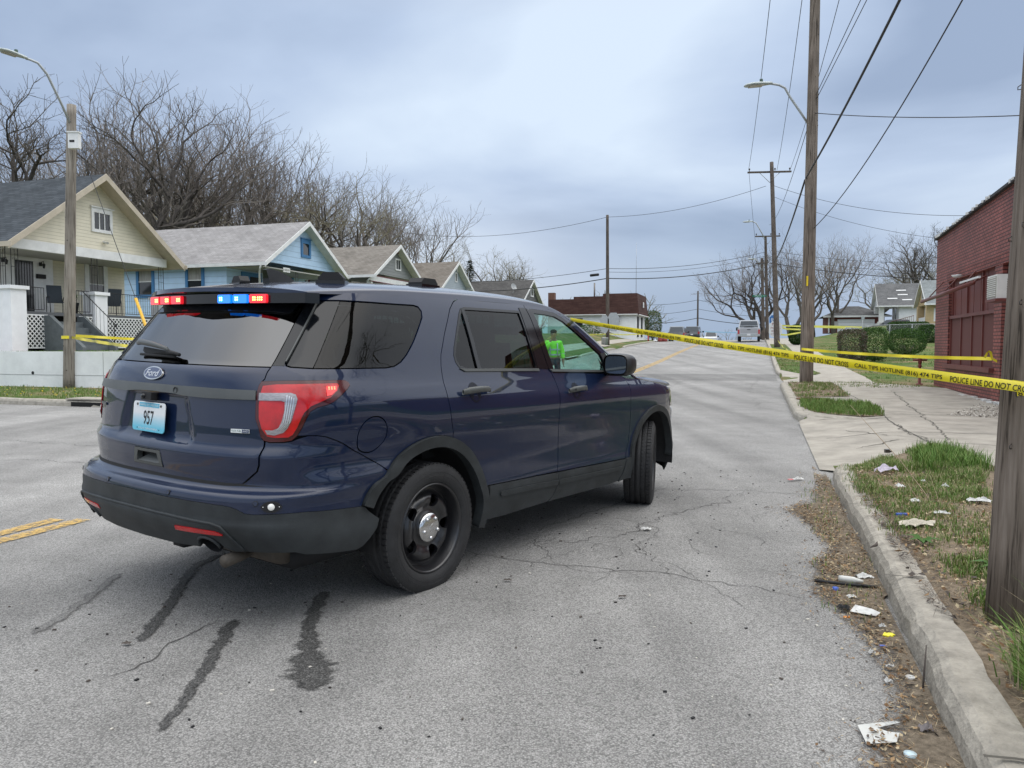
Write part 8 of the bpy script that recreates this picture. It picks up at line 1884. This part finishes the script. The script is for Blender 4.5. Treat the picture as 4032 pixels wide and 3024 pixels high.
item('seed_pod','dark curled seed pod lying on the kerb top',.72,5.0,lambda mb:mb.tube([(-.08,0,.16),(-.02,.02,.165),(.06,.10,.16)],[.003,.010,.002],lms[3],5),'road','seed pod',.3)
item('stick','thin dark stick standing up against the lower kerb',.64,3.33,lambda mb:mb.tube([(0,0,0),(.01,.01,.08),(.02,.02,.17)],[.004,.004,.002],lms[3],5),'road','stick')
item('wood_splinter','orange brown wood splinter at the foot of the near pole',1.35,4.15,lambda mb:mb.box((0,0,.012),(.20,.016,.010),M('fresh wood',(.42,.24,.10),.8)),'v','splinter',-.1)
item('bolt','small grey bolt lump on the driveway concrete',1.46,9.9,lambda mb:(mb.box((0,0,.02),(.05,.04,.04),ins),mb.box((.03,0,.015),(.04,.02,.02),ins)),'v','bolt')
item('flattened_paper','white trodden paper scrap on the asphalt right of the SUV',-.77,5.67,crump(.11,.07,.02,pw,19),'road')
for k,(u_,v_,lb) in enumerate(((-1.36,4.18,'dark leaf flat on the asphalt below the rear wheel'),(-.68,4.09,'dark leaf flat on the asphalt in the lower right centre'),(.09,6.74,'dark leaf on the asphalt near the gutter leaves'),(-2.72,2.75,'dark tar spot on the asphalt left of the wet streaks'))): item('dead_leaf',lb,u_,v_,crump(.06,.035,.012,lms[3],30+k),'road','leaf')
mb=MB(); rg=random.Random(31)
for k in range(420):
    u_=rg.uniform(-3.8,.5); v_=rg.uniform(2.1,9); s_=rg.uniform(.003,.010); p=R(u_,v_,rz(u_,v_)+.001); mb.box(p+Vector((0,0,s_*.3)),(s_*1.6,s_,s_*.6),rg.choice((mblk,lms[3],lms[4],ins)),rz=rg.uniform(0,3))
mb.build('road_grit',label='loose dark and pale grit scattered on the near asphalt',cat='grit',kind='stuff')
# tall dead stem and broadleaf weed on the verge
mb=MB(); b_=R(1.68,6.25,zr(1.7,6.2))
mb.tube([b_,ptd(930,500,6.0),ptd(900,460,6.2),ptd(850,405,6.5)],[.005,.004,.003,.0015],M('dry stem',(.33,.25,.17),.9),5); mb.tube([b_,ptd(925,510,5.9),ptd(905,480,6.0),ptd(893,468,6.0)],[.004,.003,.002,.001],M('dry stem',(.33,.25,.17),.9),5); mb.tube([b_+Vector((.05,0,0)),ptd(945,520,5.8),ptd(930,475,6.0)],[.004,.003,.001],M('dry stem',(.33,.25,.17),.9),5)
tag(mb.build('tall_weed'),'tall dry arching weed stem leaning over the verge','plant')
for (u_,v_,sc__,lb) in ((.98,5.2,1.0,'broad leaved weed rosette beside the kerb, left of the grass'),(1.24,4.66,1.2,'broad leaved weed rosette near the pole foot')):
    mb=MB(); rg=random.Random(int(u_*100))
    for k in range(11):
        a=k*2.4; l=rg.uniform(.07,.13)*sc__; d=Vector((math.cos(a),math.sin(a),0)); s_=Vector((-math.sin(a),math.cos(a),0))*l*.16; P=[Vector((0,0,.01)),d*l*.5+Vector((0,0,l*.45)),d*l+Vector((0,0,l*.35))]
        mb.add([P[0]-s_*.3,P[0]+s_*.3,P[1]+s_,P[1]-s_,P[2]],[(0,1,2,3),(3,2,4)],bg1)
    o=mb.build('weed_rosette',None,R(u_,v_,zr(u_,v_)+.01)); tag(o,lb,'weed')
# ---------------------------------------------------------------- officer standing up the street, seen through the SUV's front windows
skin=M('skin',(.30,.17,.12),.6,spec=.3); hv=M('hi-vis lime jacket',(.30,.85,.05),.6,emit=None); hvs=M('reflective stripe',(.45,.47,.48),.35); nav=M('dark trousers',(.015,.018,.03),.85); hair=M('dark hair',(.02,.016,.012),.8)
px_=553.5; s_=21.3; up_=at(px_,s_); PZ=rz(*up_)
PE=empty('person',R(*up_,PZ),0.0); tag(PE,'person in lime hi-vis jacket, one hand at the face, seen through the SUV window','person')
def skinbody(name,verts,edges,radii,mat,sub=2,parent=PE,root=0):
    me=D.meshes.new(name); me.from_pydata(verts,edges,[]); o=D.objects.new(name,me); sc.collection.objects.link(o); o.parent=parent
    sk=o.modifiers.new('skin','SKIN'); sv_=me.skin_vertices[0].data if me.skin_vertices else None
    if sv_ is None:
        bpy.context.view_layer.objects.active=o
        bm=bmesh.new(); bm.from_mesh(me); lay=bm.verts.layers.skin.verify(); 
        bm.verts.ensure_lookup_table()
        for i,v in enumerate(bm.verts): v[lay].radius=(radii[i] if isinstance(radii[i],tuple) else (radii[i],radii[i])); v[lay].use_root=(i==root)
        bm.to_mesh(me); bm.free()
    else:
        for i,q in enumerate(sv_): q.radius=(radii[i] if isinstance(radii[i],tuple) else (radii[i],radii[i])); q.use_root=(i==root)
    o.modifiers.new('sub','SUBSURF').levels=sub; o.modifiers['sub'].render_levels=sub
    dg=bpy.context.evaluated_depsgraph_get(); m2=D.meshes.new_from_object(o.evaluated_get(dg)); o.modifiers.clear(); o.data=m2; D.meshes.remove(me)
    m2.materials.clear(); m2.materials.append(mat)
    for p in m2.polygons: p.use_smooth=True
    return o
# facing -Y (toward the camera); person's right arm (image left) raised to the face
V=[(0,0,.98),(0,-.01,1.15),(0,0,1.33),(0,.01,1.46),(0,0,1.54),(0,-.015,1.62),(0,-.02,1.71),
 (-.10,0,.92),(-.115,0,.50),(-.12,.02,.09),(-.125,-.11,.045),(.10,0,.92),(.125,-.01,.50),(.14,.02,.09),(.15,-.11,.045),
 (-.17,.0,1.43),(-.27,-.04,1.20),(-.15,-.22,1.33),(-.075,-.17,1.52),
 (.17,.0,1.43),(.245,.02,1.17),(.265,-.05,.94),(.265,-.07,.87)]
E_=[(0,1),(1,2),(2,3),(3,4),(4,5),(5,6),(0,7),(7,8),(8,9),(9,10),(0,11),(11,12),(12,13),(13,14),(3,15),(15,16),(16,17),(17,18),(3,19),(19,20),(20,21),(21,22)]
Rd=[(.155,.11),(.145,.105),(.165,.11),(.10,.08),.055,.075,.075,.09,.062,.045,.038,.09,.062,.045,.038,.065,.050,.042,.028,.065,.050,.040,.030]
body=skinbody('body',V,E_,Rd,skin)
Vj=V[0:4]+[V[15],V[16],V[17],(-.10,-.20,1.45)]+[V[19],V[20],(.262,-.045,.97)]
Ej=[(0,1),(1,2),(2,3),(3,4),(4,5),(5,6),(6,7),(3,8),(8,9),(9,10)]
Rj=[(.19,.14),(.175,.13),(.19,.135),(.115,.095),.085,.070,.060,.050,.085,.072,.055]
jk=skinbody('jacket',Vj,Ej,Rj,hv)
Vt=[(0,0,.98),V[7],V[8],V[9],V[11],V[12],V[13]]; tr_=skinbody('trousers',Vt,[(0,1),(1,2),(2,3),(0,4),(4,5),(5,6)],[(.165,.125),.105,.078,.062,.105,.078,.062],nav)
mb=MB(); mb.lathe([(.066,-.02),(.088,.03),(.092,.07),(.078,.105),(.045,.125),(0,.13)],hair,20,Matrix.Translation((0,.022,1.672))@Matrix.Scale(1.0,4,(0,1,0))); mb.build('hair',PE)
mb=MB(); mb.lathe([(.012,-.01),(.010,.01),(0,.018)],skin,8,Matrix.Translation((0,-.098,1.645))@Matrix.Rotation(PI/2,4,'X')); 
for x in (-.03,.03): mb.lathe([(.011,0),(.009,.004),(0,.005)],hair,8,Matrix.Translation((x,-.088,1.675))@Matrix.Rotation(PI/2,4,'X'))
for x in (-.083,.083): mb.box((x,-.005,1.65),(.015,.03,.05),skin)
mb.box((0,-.088,1.605),(.045,.008,.010),M('lips',(.25,.09,.08),.6)); mb.build('face',PE)
mb=MB()
for z_,rx,ry in ((1.10,.185,.138),(1.24,.188,.140)): mb.lathe([(1.005,-.022),(1.01,0),(1.005,.022)],hvs,24,Matrix.Translation((0,-.005,z_))@Matrix.Diagonal((rx,ry,1,1)))
for x in (-.10,.10): mb.tube([(x,-.135,1.08),(x*1.02,-.138,1.25),(x*1.0,-.11,1.42)],.018,hvs,6)
mb.lathe([(.068,-.02),(.07,.02)],hvs,14,Matrix.Translation((.25,.01,1.12))); mb.lathe([(.068,-.02),(.07,.02)],hvs,14,Matrix.Translation((-.255,-.03,1.22))); mb.build('reflective_stripes',PE)
def hand(wrist,dirv,side,name='hand'):
    d=Vector(dirv).normalized(); s=Vector(side).normalized(); n=d.cross(s)
    w=Vector(wrist); v=[w,w+d*.045]; e=[(0,1)]; r=[(.028,.02),(.035,.016)]
    for k,(o,l) in enumerate(((-.028,.068),(-.010,.078),(.009,.073),(.027,.058))):
        b=w+d*.075+s*o; i=len(v); v+=[b,b+d*l*.45+n*.004,b+d*l*.8+n*.014,b+d*l+n*.024]; e+=[(1,i),(i,i+1),(i+1,i+2),(i+2,i+3)]; r+=[.0105,.009,.008,.007]
    b=w+d*.025-s*.03; i=len(v); v+=[b,b-s*.022+d*.025+n*.008,b-s*.028+d*.05+n*.014]; e+=[(0,i),(i,i+1),(i+1,i+2)]; r+=[.012,.010,.008]
    return skinbody(name,[tuple(q) for q in v],e,r,skin,1,PE)
hand((-.075,-.165,1.50),(.30,.12,1),(-1,-.1,.25)); hand((.265,-.065,.90),(.02,-.12,-1),(.2,1,0))
